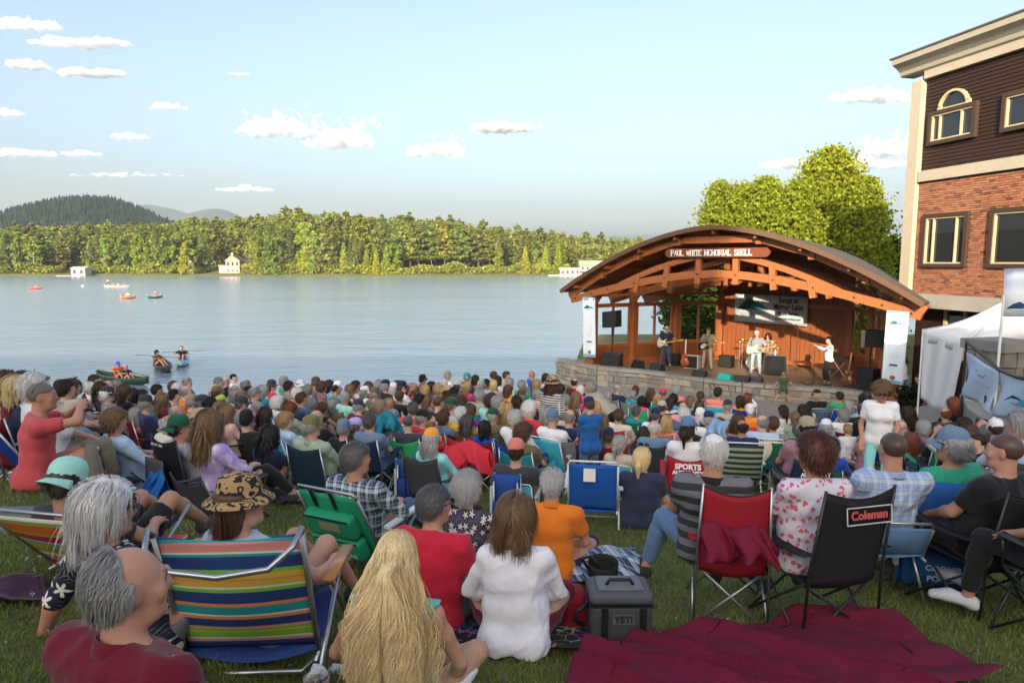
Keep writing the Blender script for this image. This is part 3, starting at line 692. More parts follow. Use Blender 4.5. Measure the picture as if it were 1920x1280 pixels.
# ------------------------------------------------------------------ brick building on the right
BK = Vector((13.75, 24.0, 0)); BD = Vector((.228, -.974, 0)); BN = Vector((-.974, -.228, 0))
BM = Matrix(((BD.x, -BN.x, 0, BK.x), (BD.y, -BN.y, 0, BK.y), (0, 0, 1, CAMZ), (0, 0, 0, 1)))    # local: x along the wall, y into it, z above eye height
bld = empty('brick_building'); bld.matrix_world = BM
tag(bld, 'brick building with dark clapboard upper floor and pale cornice beside the stage', 'building')
def bp(mb, name, mat, parent=None, col=None): return mb.build(name, mat, parent or bld, False, col)
BEIGE = (.42, .37, .285)
LEN = 13.0
bp(MB().box((LEN / 2 + .05, 4.1, 2.55), (LEN - .1, 8, 8.1)), 'wall_core', M['mortar']); bp(MB().box((LEN / 2, 4.8, -3.05), (LEN - .2, 8, 3.1)), 'lower_core', M['mortar'])
wins_lo = [(.75, 2.5, -.17, 1.58), (3.25, 5.1, -.17, 1.58), (6.3, 8.2, -.17, 1.58)]
wins_up = [(.7, 2.5, 3.82, 4.9), (3.35, 5.3, 3.78, 4.9), (6.6, 8.4, 3.82, 4.9)]
# pilaster, bands, cornice
bp(MB().box((.19, -.06, 2.47), (.42, .3, 7.1)), 'corner_pilaster', M['paint'], col=BEIGE)
bp(MB().box((LEN / 2 + .2, -.045, 2.855), (LEN - .5, .25, .35)), 'floor_band', M['paint'], col=BEIGE)
bp(MB().box((LEN / 2 + .2, -.05, 6.2), (LEN - .5, .26, .34)), 'frieze', M['paint'], col=BEIGE)
prof = [(-.2, 6.3), (-.26, 6.34), (-.30, 6.46), (-.44, 6.58), (-.62, 6.68), (-.66, 6.86), (.3, 6.86), (.3, 6.3)]
b = MB(); n = len(prof); V = []
for x in (-.5, LEN): V += [(x, y, z) for y, z in prof]
b.add(V, [tuple(range(n)), tuple(range(2*n-1, n-1, -1))] + [(i, n+i, n+(i+1) % n, (i+1) % n) for i in range(n)])
bp(b, 'cornice', M['paint'], col=(.42, .38, .31))
bp(MB().box((LEN / 2 - .26, -.12, 6.885), (LEN + .6, 1.16, .05)), 'roof_edge', M['paint'], col=(.10, .09, .08))
bp(MB().box((LEN / 2 - .02, -.02, -1.29), (LEN + .1, .36, .46)), 'concrete_band', M['concrete'])
M['siding'] = pmat('dark_clapboard', (.030, .014, .008), .65, .35, 3, .2, stretch=(.6, 1, 6))
# clapboards
nbd = 26
for i in range(nbd):
    z0 = 3.03 + 3.0 * i / nbd; z1 = 3.03 + 3.0 * (i + 1) / nbd; b = MB()
    V = []
    for x in (.44, 12.9): V += [(x, .05, z0 - .01), (x, .05, z1), (x, -.002, z1), (x, -.035, z0 - .01)]
    b.add(V, [(0,1,2,3), (7,6,5,4)] + [(k, k + 4, (k + 1) % 4 + 4, (k + 1) % 4) for k in range(4)])
    bp(b, 'clapboard', M['siding'])
# bricks: the nearest 300 as pieces, the rest as one
brick_me = MB().box((0, 0, 0), (.197, .1, .062)).mesh('brick'); brick_me.materials.append(pmat('brick', None, .88, .25, 12, .3))
spots = []; rgb = np.random.default_rng(8); cutb = []
nc = int((2.68 + 1.06) / .0735)
for i in range(nc):
    z = -1.06 + .0735 * (i + .5); x = .455 + (.1035 if i % 2 else 0)
    holes = [(a - .004, c + .004) for a, c, lo, hi in wins_lo if lo - .03 < z < hi + .03]
    while x < 7.2:
        p0, p1 = x + .005, x + .202
        for a, c in holes:
            if p0 < a < p1: p1 = a
            if p0 < c < p1: p0 = c
            if a <= p0 and p1 <= c: p1 = p0
        if p1 - p0 > .19: spots.append(((p0 + p1) / 2, z))
        elif p1 - p0 > .02: cutb.append(((p0 + p1) / 2, z, p1 - p0))
        x += .207
    if i % 2: cutb.append((.455 + .05, z, .095))
vis = sorted([s for s in spots if s[0] < 4.9], key=lambda s: -s[0])
pick = set(vis[:290])
def bcol(): 
    k = rgb.random(); c = np.array((.30, .125, .068)) * rgb.uniform(.75, 1.3)
    return c * .45 if k < .08 else c
rest = MB(); 
for (x, z) in spots:
    if (x, z) in pick: obj('brick', brick_me, None, bld, loc=(x, -.01 + rgb.uniform(-.006, .006), z), col=bcol())
    else: rest.box((x, -.01 + rgb.uniform(-.006, .006), z), (.197, .1, .062))
for (x, z, w) in cutb: rest.box((x, -.01, z), (w, .1, .062))
rm = rest.mesh('brickwork')
m = bpy.data.materials.new('brickwork'); m.use_nodes = True; t = m.node_tree; t.nodes.clear()
g = nd(t, 'ShaderNodeNewGeometry'); cr = nd(t, 'ShaderNodeValToRGB', i_0=g.outputs['Random Per Island'])
cr.color_ramp.elements[0].color = (.12, .055, .035, 1); cr.color_ramp.elements[1].color = (.37, .16, .09, 1)
for p_, c_ in ((.08, (.20, .085, .05, 1)), (.5, (.30, .125, .068, 1))): e = cr.color_ramp.elements.new(p_); e.color = c_
bs = nd(t, 'ShaderNodeBsdfPrincipled', i_Base_Color=cr.outputs[0], i_Roughness=.88); nd(t, 'ShaderNodeOutputMaterial', i_Surface=bs.outputs[0])
tag(obj('brickwork', rm, m, bld), kind='stuff')
BROWN = (.055, .032, .022); CREAM = (.50, .42, .27)
def window(x0, x1, z0, z1, splits, arch=False):
    w = empty('window', ((x0 + x1) / 2, -.06, z0), 0, bld); W = x1 - x0; H = z1 - z0; h = W / 2
    f = MB(); k = .12
    for (c, s) in (((0, 0, k/2), (W, .2, k)), ((0, 0, H - k/2), (W, .2, k)), ((-h + k/2, 0, H/2), (k, .2, H - 2*k)), ((h - k/2, 0, H/2), (k, .2, H - 2*k))): f.box(c, s)
    bp(f, 'frame', M['paint'], w, BROWN)
    f = MB(); k2 = .048; a0 = -h + k; a1 = h - k
    f.box((0, .01, k + k2/2), (W - 2*k, .14, k2)); f.box((0, .01, H - k - k2/2), (W - 2*k, .14, k2))
    xs_ = [a0 + k2/2] + [a0 + (a1 - a0) * s for s in splits] + [a1 - k2/2]
    for x in xs_: f.box((x, .012, H/2), (k2, .13, H - 2*k - 2*k2))
    bp(f, 'sash', M['paint'], w, CREAM)
    for xa, xb in zip(xs_, xs_[1:]): bp(MB().box(((xa + xb)/2, .03, H/2), (xb - xa - k2 + .004, .02, H - 2*k - 2*k2 + .004)), 'pane', M['glass'], w)
    if arch:
        rr = W * .30; f = MB(); ar = [(rr * math.cos(R(a)), rr * math.sin(R(a))) for a in range(0, 181, 15)]; cx = .0; cz = H - .02
        for (p, q) in zip(ar, ar[1:]): f.beam((cx + p[0], 0, cz + p[1]), (cx + q[0], 0, cz + q[1]), .16, .07)
        f.beam((cx - rr, 0, cz + .03), (cx + rr, 0, cz + .03), .14, .06); bp(f, 'arch_frame', M['paint'], w, CREAM)
        bp(MB().prism([(cx + x * .98, cz + z * .98) for x, z in ar], .02, .04), 'arch_pane', M['glass'], w)
for (a, c, lo, hi) in wins_lo: window(a, c, lo, hi, (.2, .78) if a < 3 else (.93,))
for i, (a, c, lo, hi) in enumerate(wins_up): window(a, c, lo, hi, (.2, .72) if i == 0 else (.5,), i == 0)
# set back ground floor in dark boards
for i in range(22): bp(MB().box((LEN / 2, .62 + .01 * (i % 2), -1.62 - .14 * i), (LEN, .1, .136)), 'dark_board', M['siding'])
w = empty('window', (1.3, .55, -3.2), 0, bld)
bp(MB().box((0, 0, .8), (.12, .12, 1.6)), 'frame', M['paint'], w, CREAM); bp(MB().box((.75, 0, .8), (.12, .12, 1.6)), 'frame', M['paint'], w, CREAM); bp(MB().box((.375, .02, .8), (.65, .04, 1.6)), 'pane', M['glass'], w)

# ------------------------------------------------------------------ unseen street blocks added behind the camera, sized to shade lawn, roof and boats
def shade_block(label, x0, x1, y, top, depth, wall):
    r = empty('shade_building', ((x0 + x1) / 2, y, 7)); W = x1 - x0; H = top - 7
    MB().box((0, -depth / 2, H / 2), (W, depth, H)).build('wall', M['paint'], r, col=wall)
    MB().box((0, -depth / 2, H + .2), (W + .8, depth + .8, .4)).build('cornice', M['paint'], r, col=(.5, .47, .4))
    wm = MB().box((0, 0, 0), (1.1, .12, 1.8)).mesh('window')
    for i in range(int(W / 3)):
        for j in range(int(H / 3.6)): obj('window', wm, M['glass'], r, loc=(-W / 2 + 1.6 + 3 * i, .02, 2.0 + 3.6 * j))
    return tag(r, label, 'building')
shade_block('tall cream street building added out of view to shade the roof at left', -13.2, -8.6, -30, 25.2, 8, (.6, .56, .5))
shade_block('brick street building added out of view behind the viewer to shade the crowd', -8.2, 9.6, -30, 17.8, 12, (.4, .25, .18))
shade_block('grey street building added out of view behind the viewer at right for shade', 10.0, 30, -30, 18.2, 12, (.5, .5, .5))
shade_block('long tan street building added out of view at left to shade lawn and boats', -60, -13.6, -30, 21.2, 14, (.5, .45, .38))

# ------------------------------------------------------------------ tents, pillar, railing, banners
def banner(name, label, pts, draw=None, nu=8, nv=12, wav=.02, col=(.62, .70, .80)):
    """hanging cloth between four corners (tl, tr, br, bl)"""
    tl, tr, br, bl = [Vector(p) for p in pts]
    r = empty(name, bl.lerp(br, .5)); o = r.location.copy()
    nrm = (tr - tl).cross(bl - tl).normalized()
    def fn(u, v): return tl.lerp(tr, u).lerp(bl.lerp(br, u), v) + nrm * wav * math.sin(u * 7 + v * 5) * (.3 + v) - o
    b = MB(); b.sheet(fn, nu, nv, .004); b.build('cloth', M['canvas'], r, True, col)
    tag(r, label, 'banner')
    def spot(poly, c, lift=.008):        # flat print on the cloth, u right, v down
        V = [fn(u, v) - nrm * lift for u, v in poly]
        MB().add(V, [tuple(range(len(V)))]).build('print', M['paint'], r, False, c)
    if draw: draw(spot)
    return r
def mountains(spot, u0, v0, su, sv, dark=(.012, .06, .14), mid=(.03, .2, .36), lite=(.08, .42, .6)):
    spot([(u0, v0 + sv), (u0 + .15*su, v0 + .55*sv), (u0 + .32*su, v0), (u0 + .5*su, v0 + .3*sv), (u0 + .62*su, v0 + sv)], dark)
    spot([(u0 + .42*su, v0 + sv), (u0 + .52*su, v0 + .5*sv), (u0 + .66*su, v0 + .3*sv), (u0 + .8*su, v0 + .5*sv), (u0 + su, v0 + sv)], lite, .010)
    spot([(u0 + .2*su, v0 + 1.12*sv), (u0 + .9*su, v0 + 1.12*sv), (u0 + .62*su, v0 + 1.5*sv), (u0 + .32*su, v0 + 1.5*sv)], (.35, .5, .62), .008)
def flag_draw(spot):
    spot([(.1, .03), (.9, .03), (.9, .05), (.1, .05)], (.2, .32, .42)); mountains(spot, .08, .125, .84, .06)
    for k in range(11): spot([(.22, .32 + .032*k), (.8 - .08*(k % 3), .32 + .032*k), (.8 - .08*(k % 3), .327 + .032*k), (.22, .327 + .032*k)], (.55, .6, .66))
    spot([(.3, .73), (.68, .73), (.68, .755), (.3, .755)], (.06, .10, .30)); spot([(.38, .9), (.5, .885), (.62, .9), (.62, .935), (.5, .95), (.38, .935)], (.30, .08, .04))
    spot([(0.01, .955), (.99, .955), (.99, .995), (.01, .995)], (.12, .42, .62))
    spot([(0.01, .003), (.99, .003), (.99, .028), (.01, .028)], (.12, .42, .62))
p = lambda px, py, D: at(px, py, D)
banner('stage_banner', 'tall pale blue banner hanging at the left front corner of the shell', (p(1092, 557, 27.9), p(1116, 558, 27.8), p(1117, 670, 27.8), p(1094, 668, 27.9)), flag_draw, col=(.72, .80, .88))
banner('stage_banner', 'tall pale blue banner hanging at the right front corner of the shell', (p(1663, 582, 20.3), p(1705, 585, 20.1), p(1693, 722, 20.0), p(1652, 716, 20.2)), flag_draw, col=(.72, .80, .88))
# big banner on the back wall
bb = empty('wall_banner'); bb.matrix_world = Matrix.Translation(S(-.46, 6.1, 3.45)) @ MS.to_3x3().to_4x4() @ Matrix.Diagonal((.70, 1, .92, 1)); tag(bb, 'wide white banner with lake mountains logo on the back wall of the shell', 'banner')
MB().sheet(lambda u, v: (-2.25 + 4.5 * u, .03 * math.sin(u * 9), -.05 - .06 * u + (1.32) * (v)), 14, 5, .006).build('cloth', M['canvas'], bb, True, (.50, .52, .55))
def flat(poly, c, y=-.05): MB().add([(x, y, z) for x, z in poly], [tuple(range(len(poly)))]).build('print', M['paint'], bb, False, c)
flat([(-2.12, .55), (-1.8, .75), (-1.4, 1.12), (-1.05, .98), (-.62, .55)], (.02, .05, .07)); flat([(-1.25, .55), (-1.05, .82), (-.8, .93), (-.45, .8), (-.05, .55)], (.02, .17, .22), -.055)
flat([(-2.1, .52), (-.08, .52), (-.5, .36), (-.9, .26), (-1.6, .2), (-1.95, .38)], (.30, .38, .43)); flat([(-1.62, .52), (-1.36, .52), (-1.42, .40), (-1.54, .40)], (.55, .5, .5), -.055)
for txt, sz, z, bo, c in (('Songs at', .34, 1.03, .010, (.03, .03, .05)), ('Mirror Lake', .36, .72, .010, (.03, .03, .05)), ('Music Series', .24, .44, .006, (.03, .03, .05)), ('songsatmirrorlake.com', .165, .19, .003, (.03, .2, .24))):
    lettering(txt, sz, bb, (1.13, -.05, z), col=c, bold=bo, space=1.0)
# white marquee
tent = empty('white_tent', (12.4, 17.4, gz(12.4, 17.4))); tag(tent, 'white canopy tent with a hanging side curtain right of the stage', 'tent'); o = tent.location.copy()
def tp(mb, name, mat=None, smooth=False, col=None):
    mb.v = [tuple(Vector(v) - o) for v in mb.v]; return mb.build(name, mat or M['white_fabric'], tent, smooth, col)
c0 = p(1731, 617, 17.6); c1 = p(1812, 640, 16.0); c2 = p(1990, 600, 16.8); c3 = p(1880, 590, 19.5); pk = p(1880, 566, 17.6)
for a, c in ((c0, c1), (c1, c2), (c2, c3), (c3, c0)):
    b = MB(); b.sheet(lambda u, v: tuple(a.lerp(c, u).lerp(pk, v) - Vector((0, 0, .12 * math.sin(math.pi * v) * (1 + .3 * math.sin(u * 9))))), 10, 6, .01); tp(b, 'roof_panel', smooth=True)
    b = MB(); b.sheet(lambda u, v: tuple(a.lerp(c, u) - Vector((0, 0, .28 * v + .03 * math.sin(u * 12) * v))), 12, 2, .008); tp(b, 'valance', smooth=True)
for c in (c0, c1, c2, c3): tp(MB().tube([c, (c.x, c.y, gz(c.x, c.y) - .1)], .025, 8), 'pole', M['white_metal'])
q0 = p(1727, 745, 17.6); q1 = p(1783, 765, 16.3)
def cur(u, v):
    P = c0.lerp(c1, u * .98).lerp(q0.lerp(q1, u), v) - Vector((0, 0, .16 * math.sin(u * math.pi) * v)); k = .05 * math.sin(u * 16 + v * 2) * (.3 + v * .8); return tuple(P + Vector((-.7, -.7, 0)) * k)
b = MB(); b.sheet(cur, 26, 14, .008); tp(b, 'side_curtain', smooth=True)
b = MB(); b.sheet(lambda u, v: tuple(c1.lerp(c1 + Vector((.25, .0, 0)), u).lerp(p(1806, 742, 15.9).lerp(p(1822, 742, 15.9), u), v) + Vector((0, .03 * math.sin(9 * v), 0))), 4, 10, .008); tp(b, 'corner_curtain', smooth=True)
# second canopy with printed valance
t2 = empty('sponsor_canopy', p(1885, 700, 11.4)); tag(t2, 'white canopy with printed mountain logo at the right edge', 'canopy'); o2 = t2.location.copy()
def tq(mb, name, mat=None, smooth=False, col=None):
    mb.v = [tuple(Vector(v) - o2) for v in mb.v]; return mb.build(name, mat or M['white_fabric'], t2, smooth, col)
a0 = p(1882, 553, 11.4); a1 = p(2080, 553, 10.4)
b = MB(); b.sheet(lambda u, v: tuple(a0.lerp(a1, u) - Vector((0, 0, .36 * v))), 8, 3, .01); tq(b, 'valance', smooth=True)
b = MB(); b.sheet(lambda u, v: tuple(a0.lerp(a1, u) + Vector((.9 * v, 1.3 * v, .42 * v))), 8, 3, .01); tq(b, 'roof_panel', smooth=True)
tq(MB().tube([a0, (a0.x, a0.y, gz(a0.x, a0.y))], .022, 8), 'pole', M['white_metal'])
def vpr(poly, c, k): 
    V = [a0.lerp(a1, u) - Vector((.004 * k, .012 * k + .006, .36 * v)) for u, v in poly]; tq(MB().add(V, [tuple(range(len(V)))]), 'print', M['paint'], col=c)
vpr([(.03, .62), (.10, .4), (.17, .3), (.24, .5), (.30, .62)], (.02, .06, .15), 1); vpr([(.18, .62), (.25, .42), (.3, .36), (.36, .5), (.42, .62)], (.05, .3, .5), 2); vpr([(.06, .68), (.38, .68), (.28, .85), (.15, .85)], (.3, .5, .6), 1)
# stone pillar with cap
pil = empty('stone_pillar', (*p(1872, 700, 13.8).xy, gz(*p(1872, 700, 13.8).xy)), 0, None, 1.0); tag(pil, 'square rough stone pillar with a wide concrete cap behind the railing', 'pillar')
pz = p(1872, 655, 13.8).z - pil.location.z
MB().box((0, 0, pz / 2), (.76, .76, pz)).build('core', M['mortar'], pil)
for face in range(4):
    MR = Matrix.Rotation(R(90) * face + .25, 4, 'Z')
    for i in range(7):
        h = pz / 7; x = -.42
        while x < .40:
            w = min(rgb.uniform(.2, .42), .42 - x); b = MB().box((x + w / 2, -.40, h * (i + .5)), (w - .025, .08, h - .025)); b.v = [tuple(MR @ Vector(tuple(np.array(v) + rgb.normal(size=3) * .008))) for v in b.v]
            b.build('stone', M['rock'], pil, col=np.array((.23, .21, .18)) * rgb.uniform(.7, 1.4)); x += w
MB().box((0, 0, pz + .1), (.98, .98, .2), Matrix.Rotation(.25, 3, 'Z')).build('cap', M['concrete'], pil)
# curved railing carrying banners
rail = empty('railing', (*p(1900, 760, 10.6).xy, gz(*p(1900, 760, 10.6).xy))); tag(rail, 'black curved metal railing hung with sponsor banners', 'railing'); orl = rail.location.copy()
RP = [p(1812, 640, 12.6), p(1846, 668, 11.6), p(1874, 694, 10.9), p(1905, 706, 10.2), p(1950, 716, 9.4)]
MB().tube([v - orl for v in RP], .028, 8).build('handrail', M['dark_metal'], rail, True)
for v in (RP[0], RP[-1]): MB().tube([v - orl, Vector((v.x, v.y, gz(v.x, v.y))) - orl], .02, 8).build('post', M['dark_metal'], rail)
def spons(kind):
    def d(spot):
        if kind: mountains(spot, .22, .42, .6, .16); spot([(.3, .28), (.6, .28), (.6, .30), (.3, .30)], (.4, .46, .6))
        else:
            spot([(.42, .22), (.7, .24), (.7, .27), (.42, .25)], (.25, .3, .42)); spot([(.5, .29), (.64, .3), (.64, .34), (.5, .33)], (.25, .3, .42)); spot([(.35, .47), (.75, .49), (.75, .52), (.35, .5)], (.45, .5, .62))
            spot([(.58, .74), (.66, .71), (.72, .78), (.72, .84), (.66, .9), (.58, .84)], (.03, .04, .07)); spot([(.02, .35), (.02, .62), (.14, .62), (.06, .42)], (.03, .07, .2))
    return d
banner('railing_banner', 'light blue sponsor banner with round badge on the curved railing', (p(1812, 660, 12.4), p(1871, 696, 10.9), p(1862, 778, 10.9), p(1810, 742, 12.4)), spons(0), wav=.05, col=(.56, .66, .82))
banner('railing_banner', 'light blue sponsor banner with mountain logo at the right edge', (p(1876, 698, 10.8), p(1960, 720, 9.4), p(1955, 800, 9.4), p(1868, 780, 10.8)), spons(1), wav=.05, col=(.58, .68, .82))
# low curved concrete seat wall
sw = MB(); SWP = [p(1806, 752, 13.0), p(1815, 765, 12.4), p(1838, 782, 11.6), p(1870, 795, 10.9), p(1930, 806, 10.0)]
V = []
for v in SWP:
    d = Vector((.62, .55, 0))
    for (k, dz) in ((0, 0), (1, 0), (1, -.9), (0, -.9)): V.append(v + d * (k * .9) + Vector((0, 0, dz)))
n = len(SWP); Fc = [(3, 2, 1, 0), tuple((n-1)*4 + k for k in range(4))] + [(i*4+k, i*4+(k+1) % 4, (i+1)*4+(k+1) % 4, (i+1)*4+k) for i in range(n-1) for k in range(4)]
tag(sw.add(V, Fc).build('seat_wall', M['concrete']), 'low curved concrete seat wall under the sponsor banners', 'wall')
# low spruce shrub by the path
rgs = np.random.default_rng(4); q = p(1708, 735, 20.6); r = empty('spruce_shrub', (q.x, q.y, gz(q.x, q.y)))
C = []
for i in range(60):
    an = rgs.uniform(0, 6.28); l = rgs.uniform(.3, .75); z = rgs.uniform(.1, 1.0); e = np.array([math.cos(an) * l, math.sin(an) * l, z]); f = rgs.random((50, 1)); C.append(np.array([0, 0, z * .8]) * (1 - f) + e * f + rgs.normal(size=(50, 3)) * .03)
V, Fc = tri_cloud(np.concatenate(C), .05, .7, rgs); obj('crown', mesh_np('crown', V, Fc), M['leaf'], r, col=(.035, .06, .04)); trunk_mb(.8, .04, rg=rgs).build('trunk', M['bark'], r, col=(.1, .08, .06))
tag(r, 'low dark spruce shrub between the right banner and the tent', 'shrub')
# ------------------------------------------------------------------ figures: smooth union of limbs, meshed as one surface
def nrm(v): v = np.asarray(v, float); return v / max(np.linalg.norm(v), 1e-9)
def A3(*p): return np.array(p, float)
class Field:
    def __init__(s, lo, hi, h):
        s.h = h; s.lo = np.asarray(lo, float); n = np.ceil((np.asarray(hi) - s.lo) / h).astype(int) + 1
        s.ax = [s.lo[i] + h * np.arange(n[i]) for i in range(3)]; s.F = np.full(n, 9.0, np.float32)
    def sub(s, lo, hi):
        sl = []
        for i in range(3):
            a = int(np.clip(np.floor((lo[i] - s.lo[i]) / s.h), 0, s.F.shape[i])); b = int(np.clip(np.ceil((hi[i] - s.lo[i]) / s.h) + 1, 0, s.F.shape[i])); sl.append(slice(a, b))
        sl = tuple(sl); g = np.meshgrid(*[s.ax[i][sl[i]] for i in range(3)], indexing='ij'); return sl, np.stack(g, -1)
    def put(s, sl, d, k, cut=False):
        f = s.F[sl]
        if cut:
            d = -d; h = np.clip(.5 - .5 * (f - d) / k, 0, 1); s.F[sl] = f * (1 - h) + d * h + k * h * (1 - h)
        else:
            h = np.clip(.5 + .5 * (f - d) / k, 0, 1); s.F[sl] = f * (1 - h) + d * h - k * h * (1 - h)
    def cap(s, a, b, ra, rb, k=.02, asp=1.0, side=None, cut=False):
        a = np.asarray(a, float); b = np.asarray(b, float); m = max(ra, rb) * max(asp, 1) + k + 2 * s.h
        sl, P = s.sub(np.minimum(a, b) - m, np.maximum(a, b) + m)
        if P.size == 0: return
        ab = b - a; t = np.clip(((P - a) @ ab) / max(ab @ ab, 1e-9), 0, 1); q = P - a - t[..., None] * ab
        if side is not None:
            sd = nrm(side); c = q @ sd; q = q - c[..., None] * sd * (1 - 1 / asp)
        s.put(sl, np.linalg.norm(q, axis=-1) - (ra + (rb - ra) * t), k, cut)
    def ell(s, c, r, Rm=None, k=.02, cut=False):
        c = np.asarray(c, float); r = np.asarray(r, float); m = r.max() + k + 2 * s.h; sl, P = s.sub(c - m, c + m)
        if P.size == 0: return
        q = P - c
        if Rm is not None: q = q @ Rm
        e = np.linalg.norm(q / r, axis=-1); s.put(sl, (e - 1) * r.min() * (.6 + .4 * r.max() / r.min()) if False else (e - 1) * r.min(), k, cut)
    def plane(s, p, n, region=None):          # keep the side where (x-p).n < 0
        sl, P = s.sub(*(region if region is not None else (s.lo, [a[-1] for a in s.ax])))
        if P.size == 0: return
        d = (P - np.asarray(p)) @ nrm(n); s.F[sl] = np.maximum(s.F[sl], d)
    def like(s): g = Field.__new__(Field); g.h, g.lo, g.ax = s.h, s.lo, s.ax; g.F = np.full(s.F.shape, 9.0, np.float32); return g
    def join(s, g, k=.02): s.put(tuple(slice(None) for _ in range(3)), g.F, k)
    def mesh(s):
        F = s.F; S = F < 0; nx, ny, nz = F.shape
        cnt = np.zeros((nx-1, ny-1, nz-1), np.int8)
        for i in (0, 1):
            for j in (0, 1):
                for k in (0, 1): cnt += S[i:nx-1+i, j:ny-1+j, k:nz-1+k]
        act = (cnt > 0) & (cnt < 8); I = np.argwhere(act); idx = np.full(act.shape, -1, np.int64); idx[act] = np.arange(len(I))
        cor = [(i, j, k) for i in (0, 1) for j in (0, 1) for k in (0, 1)]; val = {c: F[I[:, 0]+c[0], I[:, 1]+c[1], I[:, 2]+c[2]] for c in cor}
        acc = np.zeros((len(I), 3)); num = np.zeros(len(I))
        for c in cor:
            for a in range(3):
                if c[a]: continue
                d = list(c); d[a] = 1; d = tuple(d); v0 = val[c]; v1 = val[d]; x = (v0 < 0) != (v1 < 0)
                t = np.where(x, v0 / np.where(x, v0 - v1, 1), 0); p = np.repeat(np.array(c, float)[None], len(I), 0); p[:, a] += t
                acc[x] += p[x]; num += x
        V = s.lo + (I + acc / num[:, None]) * s.h; Q = []
        for a in range(3):
            b, c = (a + 1) % 3, (a + 2) % 3
            s0 = [slice(None)] * 3; s1 = [slice(None)] * 3; s0[a] = slice(0, -1); s1[a] = slice(1, None)
            e = S[tuple(s0)] != S[tuple(s1)]; E = np.argwhere(e); ok = (E[:, b] > 0) & (E[:, c] > 0) & (E[:, b] < F.shape[b]-1) & (E[:, c] < F.shape[c]-1); E = E[ok]
            o = np.zeros(3, int); ob = o.copy(); ob[b] = 1; oc = o.copy(); oc[c] = 1
            g = lambda M_: idx[tuple((E - M_).T)]
            q = np.stack([g(ob + oc), g(oc), g(o), g(ob)], 1); inside = S[tuple(E.T)]; q[~inside] = q[~inside][:, ::-1]; Q.append(q)
        return V, np.concatenate(Q)
def lap(V, Q, it=1, lam=.5):
    for _ in range(it):
        acc = np.zeros_like(V); n = np.zeros(len(V))
        for a in range(4):
            b = (a + 1) % 4; np.add.at(acc, Q[:, a], V[Q[:, b]]); np.add.at(n, Q[:, a], 1)
        V = V + lam * (acc / np.maximum(n, 1)[:, None] - V)
    return V
def vnormals(V, Q):
    fn = np.cross(V[Q[:, 2]] - V[Q[:, 0]], V[Q[:, 3]] - V[Q[:, 1]]); N = np.zeros_like(V)
    for a in range(4): np.add.at(N, Q[:, a], fn)
    return N / np.maximum(np.linalg.norm(N, axis=1)[:, None], 1e-12)
_prm = np.random.default_rng(99).random(4096)
def vnoise(P):
    I = np.floor(P).astype(int); f = P - I; f = f * f * (3 - 2 * f); r = 0
    for i in (0, 1):
        for j in (0, 1):
            for k in (0, 1):
                hsh = ((I[:, 0]+i) * 73 + (I[:, 1]+j) * 179 + (I[:, 2]+k) * 283) % 4096
                r = r + _prm[hsh] * (f[:, 0] if i else 1 - f[:, 0]) * (f[:, 1] if j else 1 - f[:, 1]) * (f[:, 2] if k else 1 - f[:, 2])
    return r - .5
def rotm(yaw=0, pitch=0, roll=0):
    return np.array((Matrix.Rotation(yaw, 3, 'Z') @ Matrix.Rotation(pitch, 3, 'X') @ Matrix.Rotation(roll, 3, 'Y')))
def ik(a, b, l1, l2, pole):
    a = np.asarray(a, float); b = np.asarray(b, float); d = b - a; L = np.linalg.norm(d); u = d / max(L, 1e-6); L = min(L, .995 * (l1 + l2)); b = a + u * L
    x = (l1 * l1 - l2 * l2 + L * L) / (2 * L); y = math.sqrt(max(l1 * l1 - x * x, 0)); p = np.asarray(pole, float); p = nrm(p - u * (p @ u))
    return a + u * x + p * y, b
BUILD = {'m': dict(sw=.185, hw=.092, ch=1.0, be=1.0, lim=1.0, bust=0), 'f': dict(sw=.158, hw=.098, ch=.88, be=.92, lim=.86, bust=1), 'b': dict(sw=.19, hw=.1, ch=1.12, be=1.28, lim=1.1, bust=0), 'k': dict(sw=.15, hw=.085, ch=.85, be=.85, lim=.82, bust=0)}
POSE = {  # hz: hip height above what the figure rests on; lean back; ankles; wrists; knee and elbow poles
    'chair': dict(hz=.47, lean=.26, an=[(-.15, .50, .08), (.15, .52, .08)], wr=[(-.14, .27, .60), (.14, .27, .60)], kp=(0, .5, 1), ep=(.9, -.5, -.4)),
    'chairlap': dict(hz=.47, lean=.16, an=[(-.12, .46, .08), (.16, .56, .08)], wr=[(-.06, .23, .62), (.07, .25, .64)], kp=(0, .5, 1), ep=(1, -.3, -.5)),
    'low': dict(hz=.27, lean=.36, an=[(-.13, .74, .08), (.15, .70, .08)], wr=[(-.15, .22, .48), (.14, .24, .48)], kp=(0, .3, 1), ep=(1, -.3, -.5)),
    'ground': dict(hz=.10, lean=-.05, an=[(.10, .30, .06), (-.12, .36, .07)], wr=[(-.12, .25, .22), (.10, .27, .22)], kp=(1, .5, .35), ep=(1, -.5, -.2), out=True),
    'knees': dict(hz=.10, lean=-.14, an=[(-.13, .46, .08), (.13, .5, .08)], wr=[(-.05, .42, .42), (.06, .40, .40)], kp=(0, .2, 1), ep=(1, 0, -.4)),
    'lean': dict(hz=.10, lean=.42, an=[(-.15, .80, .08), (.14, .6, .08)], wr=[(-.32, -.36, .06), (.30, -.34, .06)], kp=(0, .1, 1), ep=(.3, -1, .2)),
    'phone': dict(hz=.47, lean=.10, an=[(-.15, .50, .08), (.15, .52, .08)], wr=[(-.07, .34, 1.10), (.07, .34, 1.10)], kp=(0, .5, 1), ep=(.8, .1, -1)),
    'stand': dict(hz=.92, lean=.02, an=[(-.11, -.02, .08), (.12, .05, .08)], wr=[(-.27, .05, .86), (.27, .07, .86)], kp=(0, 1, 0), ep=(.4, -1, 0)),
}
